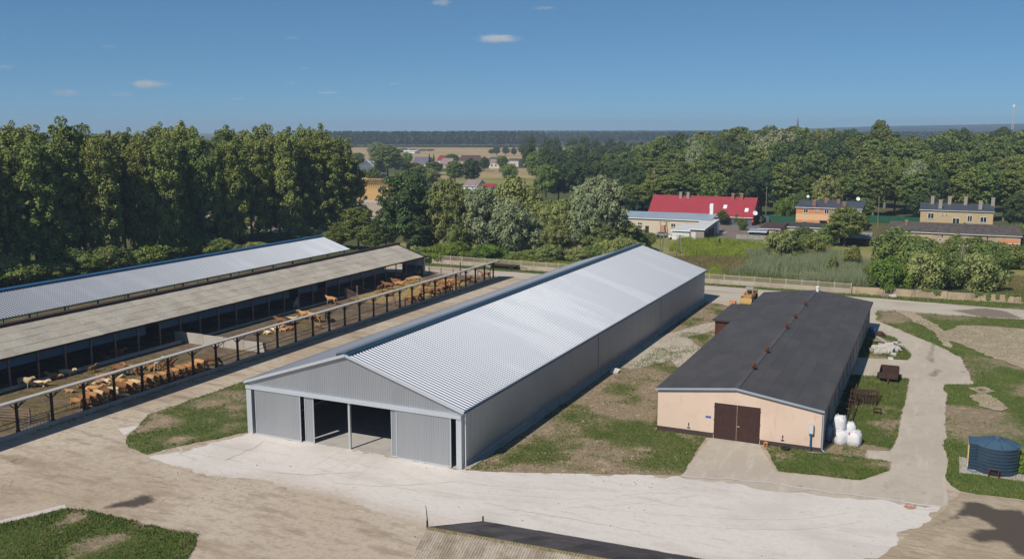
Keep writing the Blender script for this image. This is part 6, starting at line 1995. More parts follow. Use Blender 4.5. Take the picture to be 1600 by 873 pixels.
# big bags
def bag(label, x, y, z, w_, h, mat='mat_bag', seed=1, lean=0.0):
    w_, h = w_ * 1.2, h * 1.16
    t = thing('big_bag', label, 'bag', (x, y, z), 'big bags piled by the stable corner', seed * .7)
    rg = random.Random(seed)
    m = MB()
    prof = [(.42, 0), (.50, .06), (.53, .35), (.515, .62), (.49, .80), (.38, .93), (.16, 1.0), (.05, 1.0)]
    n = 20
    vs, fs = [], []
    for r_, zz in prof:
        for i in range(n):
            a = 2 * math.pi * i / n
            sq = 1 / max(abs(math.cos(a)), abs(math.sin(a))) ** .5
            rr_ = r_ * w_ * sq * (1 + .05 * math.sin(3 * a + seed + zz * 4) + rg.uniform(-.025, .025))
            vs.append((math.cos(a) * rr_ + lean * zz, math.sin(a) * rr_, zz * h + (rg.uniform(-.06, .06) if zz > .7 else 0)))
    for k in range(len(prof) - 1):
        for i in range(n):
            fs.append((k * n + i, k * n + (i + 1) % n, (k + 1) * n + (i + 1) % n, (k + 1) * n + i))
    fs.append(tuple(range((len(prof) - 1) * n, len(prof) * n)))
    m.add(vs, fs)
    m.build('sack', mat, t, smooth=True, world=False)
    for sx_, sy_ in ((1, 1), (1, -1), (-1, 1), (-1, -1)):
        m = MB()
        c = .36 * w_
        m.tube((sx_ * c + lean, sy_ * c, h * .90), (sx_ * c * .9 + lean, sy_ * c * .5, h * 1.04), .03, n=5)
        m.tube((sx_ * c * .9 + lean, sy_ * c * .5, h * 1.04), (sx_ * c * .8 + lean, sy_ * c * .1, h * .95), .03, n=5)
        m.build('lifting_loop', mat, t, world=False)
    return t


bag('white big bag standing in front, under the tall upper bag', -7.35, 91.35, .1, 1.05, 1.15, 'mat_bag', 1)
bag('white big bag at the road side of the pile, slumped top', -6.15, 91.6, .1, 1.10, 1.2, 'mat_bag', 2)
bag('shade-blue big bag in the shade between pile and stable wall', -8.35, 92.1, .1, .95, 1.35, 'mat_bag_shaded', 3, .05)
bag('tall white big bag set on top of the pile', -7.55, 91.95, 1.18, .92, 1.35, 'mat_bag', 4, -.05)
bag('white big bag behind, leaning on the top of the pile', -6.65, 92.7, .75, .95, 1.05, 'mat_bag', 5, .12)
bag('white big bag hidden low behind the pile', -6.6, 93.1, .1, .95, .8, 'mat_bag', 8)
bag('shade-blue big bag against the wall behind the pile', -8.0, 93.4, .1, .95, 1.5, 'mat_bag_shaded', 6)
t = thing('red_rag', 'small red rag on the slumped big bag', 'rag', (-6.5, 91.2, 1.2))
MB().add([(-6.66, 91.05, 1.22), (-6.48, 90.98, 1.18), (-6.42, 91.15, 1.34), (-6.62, 91.2, 1.36), (-6.55, 91.08, 1.38)], [(0, 1, 4), (1, 2, 4), (2, 3, 4), (3, 0, 4)]).build('cloth', 'mat_red', t)

# rusty hay rack heap and ladder frame
t = thing('rusty_rack', 'rusty heap of tube feeding racks in the grass by the stable', 'rack', (-6.3, 107, .05))
rr = random.Random(9)
for k in range(7):
    y = 105.2 + k * .55
    m = MB()
    x0, x1 = -7.6 + rr.uniform(-.2, .2), -5.0 + rr.uniform(-.2, .2)
    zt = 1.2 + rr.uniform(-.3, .35)
    tilt = rr.uniform(-.5, .5)
    for z in (0.2, zt):
        m.tube((x0, y + tilt * (z > .5), z), (x1, y + .3 + tilt * (z > .5), z + rr.uniform(-.1, .1)), .045, n=6)
    for i in range(9):
        f = i / 8
        m.tube((x0 + (x1 - x0) * f, y + .3 * f, .2), (x0 + (x1 - x0) * f, y + .3 * f + tilt, zt), .032, n=5)
    m.build('rack_panel', 'mat_rust_dark', t)
for x in (-7.5, -5.1):
    MB().tube((x, 105.0, .1), (x + .1, 109.3, 1.5), .06, n=6).build('rail', 'mat_rust', t)
t = thing('ladder_frame', 'long rusty frame leaning from the rack towards the bags', 'frame', (-7.3, 101, .05))
for x in (-7.6, -7.05):
    MB().tube((x + .2, 97.6, .1), (x - .1, 106.3, 1.6), .06, n=6).build('side_tube', 'mat_rust_dark', t)
for i in range(8):
    f = (i + .5) / 8
    MB().tube((-7.4 - .3 * f, 97.6 + 8.7 * f, .1 + 1.5 * f), (-6.85 - .3 * f, 97.6 + 8.7 * f, .1 + 1.5 * f), .04, n=6).build('rung', 'mat_rust_dark', t)
for i, y in enumerate((100.6, 103.4, 106.2)):
    MB().tube((-8.7, y, 1.0 + .2 * i), (-7.3, y, 1.0 + .2 * i), .05, n=6).build('strut', 'mat_rust', t)
t = thing('iron_stool', 'small rusty iron stand in the grass past the bags', 'stand', (-4.7, 102.6, .05))
for x in (-5.1, -4.4):
    for y in (102.4, 102.9):
        MB().tube((x, y, .05), (x, y, .75), .04, n=6).build('leg', 'mat_rust_dark', t)
MB().box((-5.15, 102.35, .75), (-4.35, 102.95, .80)).build('top', 'mat_rust_dark', t)

# box trailer
t = thing('box_trailer', 'rusty brown open box trailer with yellow pallet frame inside', 'trailer', (-4.4, 118, .05))
bx0, bx1, byy0, byy1 = -5.5, -3.35, 116.6, 120.4
MB().box((bx0, byy0, .62), (bx1, byy1, .72)).build('floor', 'mat_dark_wood', t)
for a, b in (((bx0, byy0, .721), (bx0 + .07, byy1, 1.35)), ((bx1 - .07, byy0, .721), (bx1, byy1, 1.35)), ((bx0 + .071, byy0, .721), (bx1 - .071, byy0 + .07, 1.35)), ((bx0 + .071, byy1 - .07, .721), (bx1 - .071, byy1, 1.45))):
    MB().box(a, b).build('side_board', 'mat_rust_dark', t)
for x in (bx0 - .14, bx1 + .14):
    MB().tube((x - .11, 118.6, .45), (x + .11, 118.6, .45), .42, n=14).build('wheel', 'mat_tyre', t)
MB().tube((bx0 - .1, 118.6, .45), (bx1 + .1, 118.6, .45), .06, n=6).build('axle', 'mat_rust_dark', t)
MB().beam((-4.42, 116.6, .6), (-4.42, 115.1, .35), .14, .12).build('drawbar', 'mat_rust', t)
t = thing('pallet', 'yellow wooden pallet frame lying in the box trailer', 'pallet', (-4.4, 117.6, .73))
for i in range(4):
    MB().beam((-5.0, 117.0 + i * .42, .80), (-3.8, 117.2 + i * .42, .80), .12, .05).build('slat', 'mat_cream_door', t)
for i in range(3):
    MB().beam((-4.95 + i * .55, 116.95 + i * .09, .755), (-4.95 + i * .55, 118.45 + i * .09, .755), .10, .04).build('bearer', 'mat_cream_door', t)

# rubble heap
t = thing('rubble_heap', 'white rubble heap with boards on the grass beside the stable', 'heap', (-5.6, 134, .1))
rg = np.random.default_rng(4)
for i in range(60):
    x, y = rg.normal(-5.4, .85), rg.normal(134.6, 1.9)
    s = rg.uniform(.18, .6)
    z = max(.1, .7 - .25 * math.hypot((x + 5.4), (y - 134.6) * .45))
    m = MB()
    vs = [(x + s * sx_ * rg.uniform(.5, 1), y + s * sy_ * rg.uniform(.5, 1), .08 + (z * rg.uniform(.6, 1.1) + s * .5 if zz else 0)) for zz in (0, 1) for sx_, sy_ in ((-1, -1), (1, -1), (1, 1), (-1, 1))]
    m.add(vs, [(0, 3, 2, 1), (4, 5, 6, 7), (0, 1, 5, 4), (1, 2, 6, 5), (2, 3, 7, 6), (3, 0, 4, 7)])
    m.build('lump', 'mat_rubble', t)
for (a, b, w_, mm) in (((-7.2, 139.5, .9), (-3.6, 133.4, .55), .25, 'mat_rubble'), ((-7.3, 138.0, .7), (-5.2, 136.8, .8), .9, 'mat_timber'), ((-6.9, 132.2, .5), (-6.3, 130.9, .25), .3, 'mat_timber'), ((-6.2, 131.4, .3), (-4.0, 132.0, .35), .2, 'mat_rail'),
                       ((-6.9, 140.8, .6), (-3.2, 134.4, .75), .14, 'mat_wood_pole')):
    MB().beam(a, b, w_, .08).build('board', mm, t)
t = thing('pale_block', 'pale square stone block in the grass before the rubble', 'block', (-7.4, 132.6, .1))
MB().prism([(-7.75, 132.2, .08), (-7.1, 132.15, .08), (-7.12, 132.2, .62), (-7.72, 132.24, .66)], (0, .7, 0)).build('block', 'mat_brick_grey', t)
t = thing('blue_drum', 'blue barrel at the far corner of the stable wall', 'barrel', (-8.0, 143.3, .1))
MB().lathe((-7.95, 143.3, .1), [(.40, 0), (.44, .25), (.42, .5), (.44, .75), (.40, 1.1), (.1, 1.12)], 16).build('drum', 'mat_blue_ridge', t)
t = thing('dark_boulder', 'dark brown bale beside the blue barrel', 'bale', (-6.9, 143.0, .1))
MB().lathe((-6.9, 142.8, .08), [(.5, 0), (.62, .3), (.55, .7), (.25, .95), (.05, .98)], 9, sx=1.1, sy=.8).build('bale', 'mat_rust_dark', t)
t = thing('marble_slab', 'white slab leaning by the hall wall at the path', 'slab', (-36.0, 107.5, .1))
MB().prism([(-36.2, 107.0, .1), (-35.2, 107.3, .1), (-35.1, 108.2, .35), (-36.1, 108.1, .45)], (0, 0, .14)).build('slab', 'mat_rubble', t)
t = thing('concrete_post_lump', 'whitish stone heap lying by the slab wall under the bright bush', 'stones', (-8.5, 179.3, .1))
for i in range(6):
    x = -8.9 + i * .42
    MB().prism([(x, 179.0, .1), (x + .5, 178.95, .1), (x + .45, 179.0, .5 + .12 * (i % 3)), (x + .05, 179.05, .55)], (0, .6, 0)).build('stone', 'mat_rubble' if i > 2 else 'mat_pink_roof', t)

# yellow loader behind the annex
lx, ly = -29.9, 163.5
t = thing('yellow_loader', 'old yellow wheel loader parked behind the brown annex', 'loader', (lx, ly, 0))
MB().box((lx - 1.0, ly + 2.2, .9), (lx + 1.0, ly + 5.6, 2.0)).build('engine_cover', 'mat_yellow', t)
MB().box((lx - .9, ly - .6, .9), (lx + .9, ly + 1.9, 1.5)).build('front_frame', 'mat_yellow', t)
m = MB()
m.prism([(lx - 1.2, ly - 3.2, .2), (lx - 1.2, ly - 2.1, .25), (lx - 1.2, ly - 1.9, 1.2), (lx - 1.2, ly - 2.1, 1.25), (lx - 1.2, ly - 2.3, .5), (lx - 1.2, ly - 3.2, .3)], (2.4, 0, 0))
m.build('bucket', 'mat_yellow', t)
for s in (-.8, .7):
    MB().beam((lx + s, ly - 2.1, .7), (lx + s, ly + 1.4, 1.9), .18, .28).build('lift_arm', 'mat_orange_paint', t)
for x in (-1.05, 1.05):
    for y in (-.2, 3.9):
        wv = MB().tube((lx + x - .22, ly + y, .65), (lx + x + .22, ly + y, .65), .65, n=16).build('wheel', 'mat_tyre', t)
        MB().tube((lx + x - .235, ly + y, .65), (lx + x + .235, ly + y, .65), .28, n=12).build('rim', 'mat_yellow', wv)
cb = MB()
for x in (-.7, .7):
    for y in (1.3, 2.4):
        cb.box((lx + x - .05, ly + y - .05, 1.5), (lx + x + .05, ly + y + .05, 2.75))
cb.box((lx - .8, ly + 1.15, 2.75), (lx + .8, ly + 2.55, 2.85))
cb.build('cab_frame', 'mat_trim_metal', t)
MB().box((lx - .35, ly + 1.5, 1.5), (lx + .35, ly + 2.1, 1.95)).build('seat', 'mat_dark_gap', t)
MB().box((lx - 2.4, ly - 4.5, .12), (lx - 1.3, ly - 3.4, .75)).build('tool_crate', 'mat_orange', thing('orange_crate', 'orange-brown crate on the grass before the yellow loader', 'crate', (lx - 1.9, ly - 4, .1)))
bpy.data.objects['yellow_loader'].scale = (.85, .85, .85)
# flat farm trailer
fx, fy = G(792, 421)
t = thing('flat_trailer', 'low flat farm trailer parked before the openwork fence', 'trailer', (fx, fy, 0))
MB().box((fx - 4.0, fy - 1.1, .85), (fx + 2.6, fy + 1.1, 1.0)).build('deck', 'mat_dark_wood', t)
MB().beam((fx + 2.6, fy, .8), (fx + 5.0, fy - .3, .55), .14, .12).build('drawbar', 'mat_rust_dark', t)
for x in (-3.0, 1.5):
    MB().tube((fx + x, fy - 1.0, .5), (fx + x, fy + 1.0, .5), .07, n=6).build('axle', 'mat_rust_dark', t)
    for y in (-1.05, 1.05):
        MB().tube((fx + x, fy + y - .14, .5), (fx + x, fy + y + .14, .5), .5, n=14).build('wheel', 'mat_tyre', t)
# small yard litter stones
m = MB()
rg = np.random.default_rng(8)
for i in range(420):
    if i < 250:
        x, y = rg.uniform(-36.6, -20), rg.uniform(71, 110)
    elif i < 330:
        x, y = rg.uniform(-74, -62), rg.uniform(63, 90)
    else:
        x, y = rg.uniform(-70, 0), rg.uniform(55, 78)
    s = rg.uniform(.025, .06)
    vs = [(x + s * sx_ * rg.uniform(.5, 1), y + s * sy_ * rg.uniform(.5, 1), .08 + s * zz * 1.2) for zz in (0, 1) for sx_, sy_ in ((-1, -1), (1, -1), (1, 1), (-1, 1))]
    m.add(vs, [(4, 5, 6, 7), (0, 1, 5, 4), (1, 2, 6, 5), (2, 3, 7, 6), (3, 0, 4, 7)])
m.build('scattered_stones', 'mat_rubble', None, kind='stuff')
# ================================================================== TREES


def crown_mesh(name, lobes, n, leaf, mat, seed, up=0.25, droop=0.0, shell=0.72, elong=1.0):
    """leaf-sized faces spread through a cloud of lobes: (x, y, z, rx, ry, rz)"""
    rg = np.random.default_rng(seed)
    Lb = np.array(lobes, float)
    wgt = (Lb[:, 3] * Lb[:, 4] * Lb[:, 5]) ** (2 / 3)
    ix = rg.choice(len(Lb), n, p=wgt / wgt.sum())
    lt = rg.uniform(0, 1, len(Lb))
    d = rg.normal(0, 1, (n, 3))
    d[:, 2] += up
    d /= np.linalg.norm(d, axis=1)[:, None]
    rad = shell + (1.12 - shell) * rg.uniform(0, 1, n) ** .8
    stray = rg.uniform(0, 1, n) < .10
    rad[stray] *= rg.uniform(1.05, 1.3, stray.sum())
    P = Lb[ix, :3] + d * Lb[ix, 3:6] * rad[:, None]
    P[:, 2] -= droop * rg.uniform(0, 1, n) ** 2
    nr = d + rg.normal(0, .42, (n, 3))
    nr[:, 2] += .25
    nr /= np.linalg.norm(nr, axis=1)[:, None]
    if droop:
        t1 = rg.normal(0, .35, (n, 3))
        t1[:, 2] -= 1
    else:
        t1 = rg.normal(0, 1, (n, 3))
    t1 -= nr * (t1 * nr).sum(1)[:, None]
    t1 /= np.linalg.norm(t1, axis=1)[:, None]
    t2 = np.cross(nr, t1)
    s = leaf * rg.uniform(.55, 1.35, n)[:, None]
    a, b = t1 * s * elong, t2 * s * .62
    fold = nr * s * .18
    V = np.stack([P - a, P - b * .9 + fold, P + a, P + b * .9 - fold], 1)
    tint = np.clip(.55 * lt[ix] + .45 * rg.uniform(0, 1, n), 0, 1)
    return raw_mesh(name, V.reshape(-1, 3), 4, mat, tint, link=False)


def trunk_mesh(name, h, r, limbs, mat, seed, lean=.3):
    rr = random.Random(seed)
    m = MB()
    pts = [Vector((0, 0, -.3))]
    k = 6
    for i in range(1, k + 1):
        pts.append(Vector((rr.uniform(-lean, lean) * i / k, rr.uniform(-lean, lean) * i / k, h * i / k)))
    for i in range(k):
        m.tube(pts[i], pts[i + 1], r * (1 - i / k * .8), r * (1 - (i + 1) / k * .8), n=7)
    for (x, y, z) in limbs:
        zb = z * rr.uniform(.45, .65)
        f = min(.98, zb / h)
        i = min(k - 1, int(f * k))
        b = pts[i].lerp(pts[i + 1], f * k - i)
        mid = b.lerp(Vector((x, y, z)), .5) + Vector((0, 0, -.05 * z))
        rb = r * (1 - f * .8) * .55
        m.tube(b, mid, rb, rb * .6, n=5)
        m.tube(mid, (x, y, z), rb * .6, rb * .15, n=5)
    return m.mesh(name, mat)


def tree_proto(kind, Hh, lobes, n, leaf, lmat, tmat, seed, tr=.35, th=.75, nl=9, **k):
    c = crown_mesh('crown_' + kind, lobes, n, leaf, lmat, seed, **k)
    rr = random.Random(seed)
    lm = [(l[0] * .8, l[1] * .8, l[2]) for l in rr.sample(lobes, min(nl, len(lobes)))]
    t = trunk_mesh('trunk_' + kind, Hh * th, tr, lm, tmat, seed)
    return (c, t, Hh)


def lobes_poplar(seed, Hh=30, Rr=4.3, z0=3.5):
    rr = random.Random(seed)
    L = []
    for s in range(5):                       # several blunt tops of different heights
        a, d = rr.uniform(0, 6.28), rr.uniform(.8, 2.9)
        top = Hh * rr.uniform(.84, 1.0)
        for i in range(9):
            z = top * (.66 + .33 * i / 8)
            w_ = (.95 - .045 * i) * rr.uniform(.7, 1.2)
            L.append((math.cos(a) * d * (1.1 - .05 * i) + rr.uniform(-.8, .8), math.sin(a) * d * (1.1 - .05 * i) + rr.uniform(-.8, .8), z - 1.0, w_, w_, w_ * 1.25))
    for i in range(190):
        f = rr.random()
        z = z0 + (Hh * .90 - z0) * f
        env = Rr * (1 - abs(f - .45) ** 2.2 * 1.5) * math.sqrt(rr.uniform(.08, 1.1))
        a = rr.uniform(0, 6.28)
        w_ = rr.uniform(.42, .95)
        L.append((math.cos(a) * env, math.sin(a) * env, z, w_, w_, w_ * rr.uniform(1.0, 1.6)))
    return L


def lobes_round(seed, Hh, Rr, z0, nlobe=60, fl=1.0, lobe=(.16, .30)):
    rr = random.Random(seed)
    if Hh > 6:
        nlobe, lobe = nlobe * 3, (lobe[0] * .52, lobe[1] * .62)
    lob = [(rr.uniform(0, 6.28), rr.uniform(-.3, .9), rr.uniform(.75, 1.12)) for _ in range(7)]
    L = []
    cz = (Hh + z0) / 2
    hz = (Hh - z0) / 2
    for i in range(nlobe):
        u = rr.uniform(-.85, 1)
        a = i * 2.39996 + rr.uniform(-.4, .4)
        rho = math.sqrt(max(0, 1 - u * u)) * rr.uniform(.55, .92) * fl
        w_ = Rr * rr.uniform(*lobe)
        near = min(lob, key=lambda q: (math.cos(a - q[0]) - 1) ** 2 + (u - q[1]) ** 2)
        rho *= near[2]
        L.append((math.cos(a) * rho * Rr, math.sin(a) * rho * Rr, cz + u * hz * .86 + rr.uniform(-.05, .05) * hz, w_, w_, w_ * rr.uniform(.7, 1.05)))
    for i in range(int(nlobe * .12)):
        a = rr.uniform(0, 6.28)
        rho = rr.uniform(0, .5) * Rr
        L.append((math.cos(a) * rho, math.sin(a) * rho, cz + rr.uniform(-.6, .5) * hz, Rr * .3, Rr * .3, Rr * .28))
    return L


PR = {}
PR['poplar'] = [tree_proto('poplar', 30, lobes_poplar(100 + i, 30, 3.7 + .25 * i), 16000, .27, 'leaf_poplar', 'mat_bark_pale', 100 + i, .34, .86, 12, up=.35) for i in range(5)]
PR['oak'] = [tree_proto('oak', 22, lobes_round(200 + i, 22, 7.0, 4.5, 64), 13000, .36, 'leaf_oak', 'mat_bark', 200 + i, .42, .62, 10, up=.5) for i in range(5)]
PR['park'] = [tree_proto('park', 28, lobes_round(220 + i, 28, 6.6, 5.0, 70), 13000, .40, 'leaf_oak', 'mat_bark_pale', 220 + i, .40, .66, 10, up=.5) for i in range(4)]
PR['dark'] = [tree_proto('dark', 18, lobes_round(240 + i, 18, 6.2, 3.0, 60), 16000, .29, 'leaf_dark', 'mat_bark', 240 + i, .42, .62, 10, up=.5) for i in range(3)]
PR['willow'] = [tree_proto('willow', 17, lobes_round(260 + i, 17, 6.2, 2.2, 70, 1.0, (.15, .26)), 22000, .24, 'leaf_willow', 'mat_bark', 260 + i, .38, .6, 10, up=.5, droop=1.3, elong=1.35) for i in range(4)]
PR['olive'] = [tree_proto('olive', 15, lobes_round(280 + i, 15, 5.4, 1.5, 64, 1.0, (.15, .27)), 19000, .23, 'leaf_olive', 'mat_bark', 280 + i, .34, .6, 10, up=.5, droop=.5) for i in range(3)]
PR['bush'] = [tree_proto('bush', 4, lobes_round(300 + i, 4, 2.6, .1, 40, 1.0, (.20, .36)), 6000, .155, 'leaf_oak', 'mat_bark', 300 + i, .10, .5, 8, up=.5) for i in range(3)]
PR['bright'] = [tree_proto('bright', 4, lobes_round(320 + i, 4, 2.5, .1, 40, 1.0, (.20, .36)), 6000, .155, 'leaf_bright', 'mat_bark', 320 + i, .10, .5, 8, up=.5) for i in range(3)]
PR['sallow'] = [tree_proto('sallow', 5, lobes_round(340 + i, 5, 2.7, .1, 44, 1.0, (.18, .33)), 7000, .155, 'leaf_olive', 'mat_bark', 340 + i, .10, .5, 8, up=.5, droop=.3) for i in range(3)]


def lobes_cone(seed, Hh, Rr):
    rr = random.Random(seed)
    L = []
    for i in range(70):
        f = rr.random() ** .8
        rho = Rr * (1 - f) * rr.uniform(.4, 1)
        a = rr.uniform(0, 6.28)
        w_ = .35 + Rr * .28 * (1 - f)
        L.append((math.cos(a) * rho, math.sin(a) * rho, .8 + f * (Hh - 1.2), w_, w_, w_ * .6))
    return L


PR['conifer'] = [tree_proto('conifer', 14, lobes_cone(360 + i, 14, 2.7), 4200, .30, 'leaf_conifer', 'mat_bark', 360 + i, .22, .9, 6, up=.1, droop=.4) for i in range(2)]
KN = dict(poplar=('poplar_tree', 'tree'), oak=('broadleaf_tree', 'tree'), park=('park_tree', 'tree'), dark=('dark_tree', 'tree'), willow=('willow_tree', 'tree'), olive=('willow_tree', 'tree'), bush=('shrub', 'shrub'), bright=('shrub', 'shrub'),
          sallow=('sallow_shrub', 'shrub'), conifer=('conifer_tree', 'tree'))
KW = dict(poplar=4.3, oak=7.0, park=6.6, dark=6.2, willow=6.4, olive=5.6, bush=2.6, bright=2.5, sallow=2.7, conifer=2.7)
rt = random.Random(77)


def tree(kind, x, y, h, label, group=None, wf=1.0, v=None):
    c, tr, H0 = PR[kind][v if v is not None else rt.randrange(len(PR[kind]))]
    nm, cat = KN[kind]
    o = thing(nm, label, cat, (x, y, 0), group, rt.uniform(0, 6.28))
    s = h / H0
    o.scale = (s * wf * rt.uniform(.94, 1.06), s * wf * rt.uniform(.94, 1.06), s)
    link_mesh('crown', c, o)
    link_mesh('trunk' if kind not in ('bush', 'bright', 'sallow') else 'stem', tr, o)
    return o


def tree_px(kind, px, pb, pt, label, wpx=None, group=None, v=None, hmin=None):
    x, y = G(px, pb)
    h = HZ(px, pt, px, pb)
    H0 = PR[kind][0][2]
    wf = 1.0
    if wpx:
        dist = math.hypot(x, y)
        wf = (wpx / 2 / FPX * dist) / (KW[kind] * h / H0)
    return tree(kind, x, y, h, label, group, wf, v)


# poplars behind the cattle barns
PGR = 'tall poplars behind the cattle barns'
c0, c1 = Vector((-172, 96)), Vector((-157, 221))
nrow = 0
for row, (off, n) in enumerate(((0, 22), (10, 22), (20, 22))):
    for i in range(n):
        f = i / (n - 1)
        p = c0.lerp(c1, f) + Vector((-off + rt.uniform(-4.2, 4.2), rt.uniform(-2.4, 2.4) + off * .2))
        h = 30.6 + 1.0 * math.sin(i * .9 + row) + rt.uniform(-1.8, 1.2) + (1.2 if row else -.8)
        tree('poplar', p.x, p.y, h, 'tall poplar in the %s row behind the cattle barns, %s from the far end' % (('front', 'middle', 'rear')[row], ordw(n - i)), PGR, rt.uniform(.82, 1.02))
for i, (px, pb, pt) in enumerate(((528, 372, 226), (546, 368, 238), (510, 374, 205))):
    tree_px('poplar', px, pb, pt, ('last poplar but one at the far end of the rows', 'lower poplar closing the far end of the rows', 'full poplar just before the end of the rows')[i], 56, PGR)
# undergrowth under them
UG = 'bushes under the poplars'
for i in range(26):
    f = i / 25
    px = -15 + 500 * f + rt.uniform(-8, 8)
    pb = 448 - 66 * f + rt.uniform(-4, 4)
    pt = pb - rt.uniform(26, 48) * (1 - .45 * f)
    k = ('bright', 'bush', 'bush', 'sallow')[(i * 7) % 4]
    if i in (17, 19, 20, 22, 24):
        continue
    tree_px(k, px, pb, pt, '%s bush under the poplars, %s from the near end of the rear barn' % (dict(bright='bright green', bush='dark green', sallow='olive green')[k], ordw(i + 1)), rt.uniform(50, 78) * (1 - .3 * f), UG)
# trees between the poplars and the willows
for a in (('dark', 638, 402, 266, 'big dark oak rising behind the far barn end', 98), ('dark', 604, 398, 322, 'dark tree leaning to the poplars beside the big oak', 52), ('oak', 560, 392, 322, 'mid green tree right behind the barn roofs', 62),
          ('dark', 652, 404, 326, 'dense dark round tree standing before the big oak', 66), ('oak', 586, 396, 350, 'low green tree at the barn gable end', 56), ('oak', 535, 390, 345, 'low tree at the end of the rear barn roof', 44), ('bush', 520, 388, 362, 'dark bush at the end of the rear barn ridge', 40),
          ('oak', 606, 278, 226, 'rounded tree beyond the timber-frame house', 56), ('willow', 590, 262, 221, 'pale rounded tree far behind the poplars end', 34), ('oak', 628, 272, 248, 'green tree by the violet-roofed house', 34),
          ('bright', 636, 262, 240, 'light green tree before the violet-roofed house', 20), ('conifer', 671, 264, 240, 'thin conifer beside the violet-roofed house', 8), ('conifer', 678, 264, 241, 'second thin conifer beside the violet-roofed house, further along', 8), ('oak', 678, 274, 252, 'green tree under the old red roof', 34),
          ('olive', 672, 292, 262, 'yellowish loose tree behind the big oak crown', 36), ('oak', 711, 290, 250, 'dark spreading tree on the golden field', 34), ('dark', 737, 290, 248, 'larger dark spreading tree on the golden field beside it', 36), ('oak', 706, 256, 240, 'tree behind the old red roof', 26),
          ('dark', 757, 268, 245, 'round dark tree beside the peach house', 20), ('oak', 785, 264, 243, 'green tree between the peach and cream houses', 24), ('conifer', 744, 292, 284, 'small cypress before the pinkish roof', 7), ('oak', 656, 292, 258, 'green tree between oak and violet roof', 40),
          ('oak', 583, 300, 262, 'tree behind the timber-frame house rafters', 30), ('oak', 560, 262, 238, 'tree close behind the last poplar', 26), ('oak', 648, 276, 254, 'green tree at the oak crown, village side', 30), ('bush', 795, 282, 258, 'dark bush below the cream village house', 30)):
    tree_px(a[0], a[1], a[2], a[3], a[4], a[5])
# willows behind the openwork fence
WG = 'willows behind the openwork fence'
for a in (('olive', 775, 398, 330, 'yellow-green willow low between the two silvery ones', 60), ('willow', 826, 402, 336, 'grey-green willow low beside the tall olive one', 64), ('olive', 935, 404, 344, 'light green willow low before the big silvery one', 66), ('olive', 716, 404, 340, 'olive willow low at the foot of the first one', 56), ('olive', 868, 404, 348, 'leafy light green willow low by the hall ridge', 60), ('olive', 700, 402, 276, 'first willow past the dark oak, yellowish crown', 84), ('willow', 752, 402, 286, 'silvery willow behind the fence, left of centre in the clump', 86), ('olive', 728, 396, 292, 'yellow-green willow behind the silvery one', 70), ('olive', 806, 394, 272, 'tall olive willow top of the clump', 96), ('willow', 800, 404, 308, 'grey-green willow under the tall olive one', 80),
          ('olive', 852, 398, 310, 'yellow-green willow in the middle of the clump', 74), ('olive', 880, 402, 308, 'round light green willow between fence and hall ridge', 74), ('willow', 936, 398, 272, 'big silvery willow just beyond the hall ridge', 104), ('willow', 912, 402, 298, 'silvery-green willow before the big silvery one', 84),
          ('olive', 960, 398, 330, 'green willow at the far corner of the metal hall', 70), ('oak', 984, 396, 350, 'green bushy tree behind the hall far ridge end', 54), ('olive', 830, 392, 296, 'olive willow behind the middle of the clump', 60), ('bush', 1003, 394, 362, 'dark bush by the leaning poles', 40), ('olive', 670, 400, 330, 'olive young willow between round dark tree and clump', 46)):
    tree_px(a[0], a[1], a[2], a[3], a[4], a[5], WG)
for i, (px, pt, k) in enumerate(((690, 384, 'bright'), (712, 380, 'bright'), (742, 392, 'bush'), (764, 385, 'bright'), (800, 394, 'sallow'), (834, 390, 'bush'), (858, 382, 'sallow'), (905, 388, 'sallow'), (925, 384, 'bush'), (952, 376, 'sallow'), (975, 372, 'sallow'), (660, 388, 'bush'), (990, 378, 'sallow'))):
    tree_px(k, px, 409, pt, '%s shrub at the foot of the willows, %s from the cattle barn' % (dict(bright='bright green', bush='dark green', sallow='olive')[k], ordw(i + 1)), 52, 'shrubs at the foot of the willows')
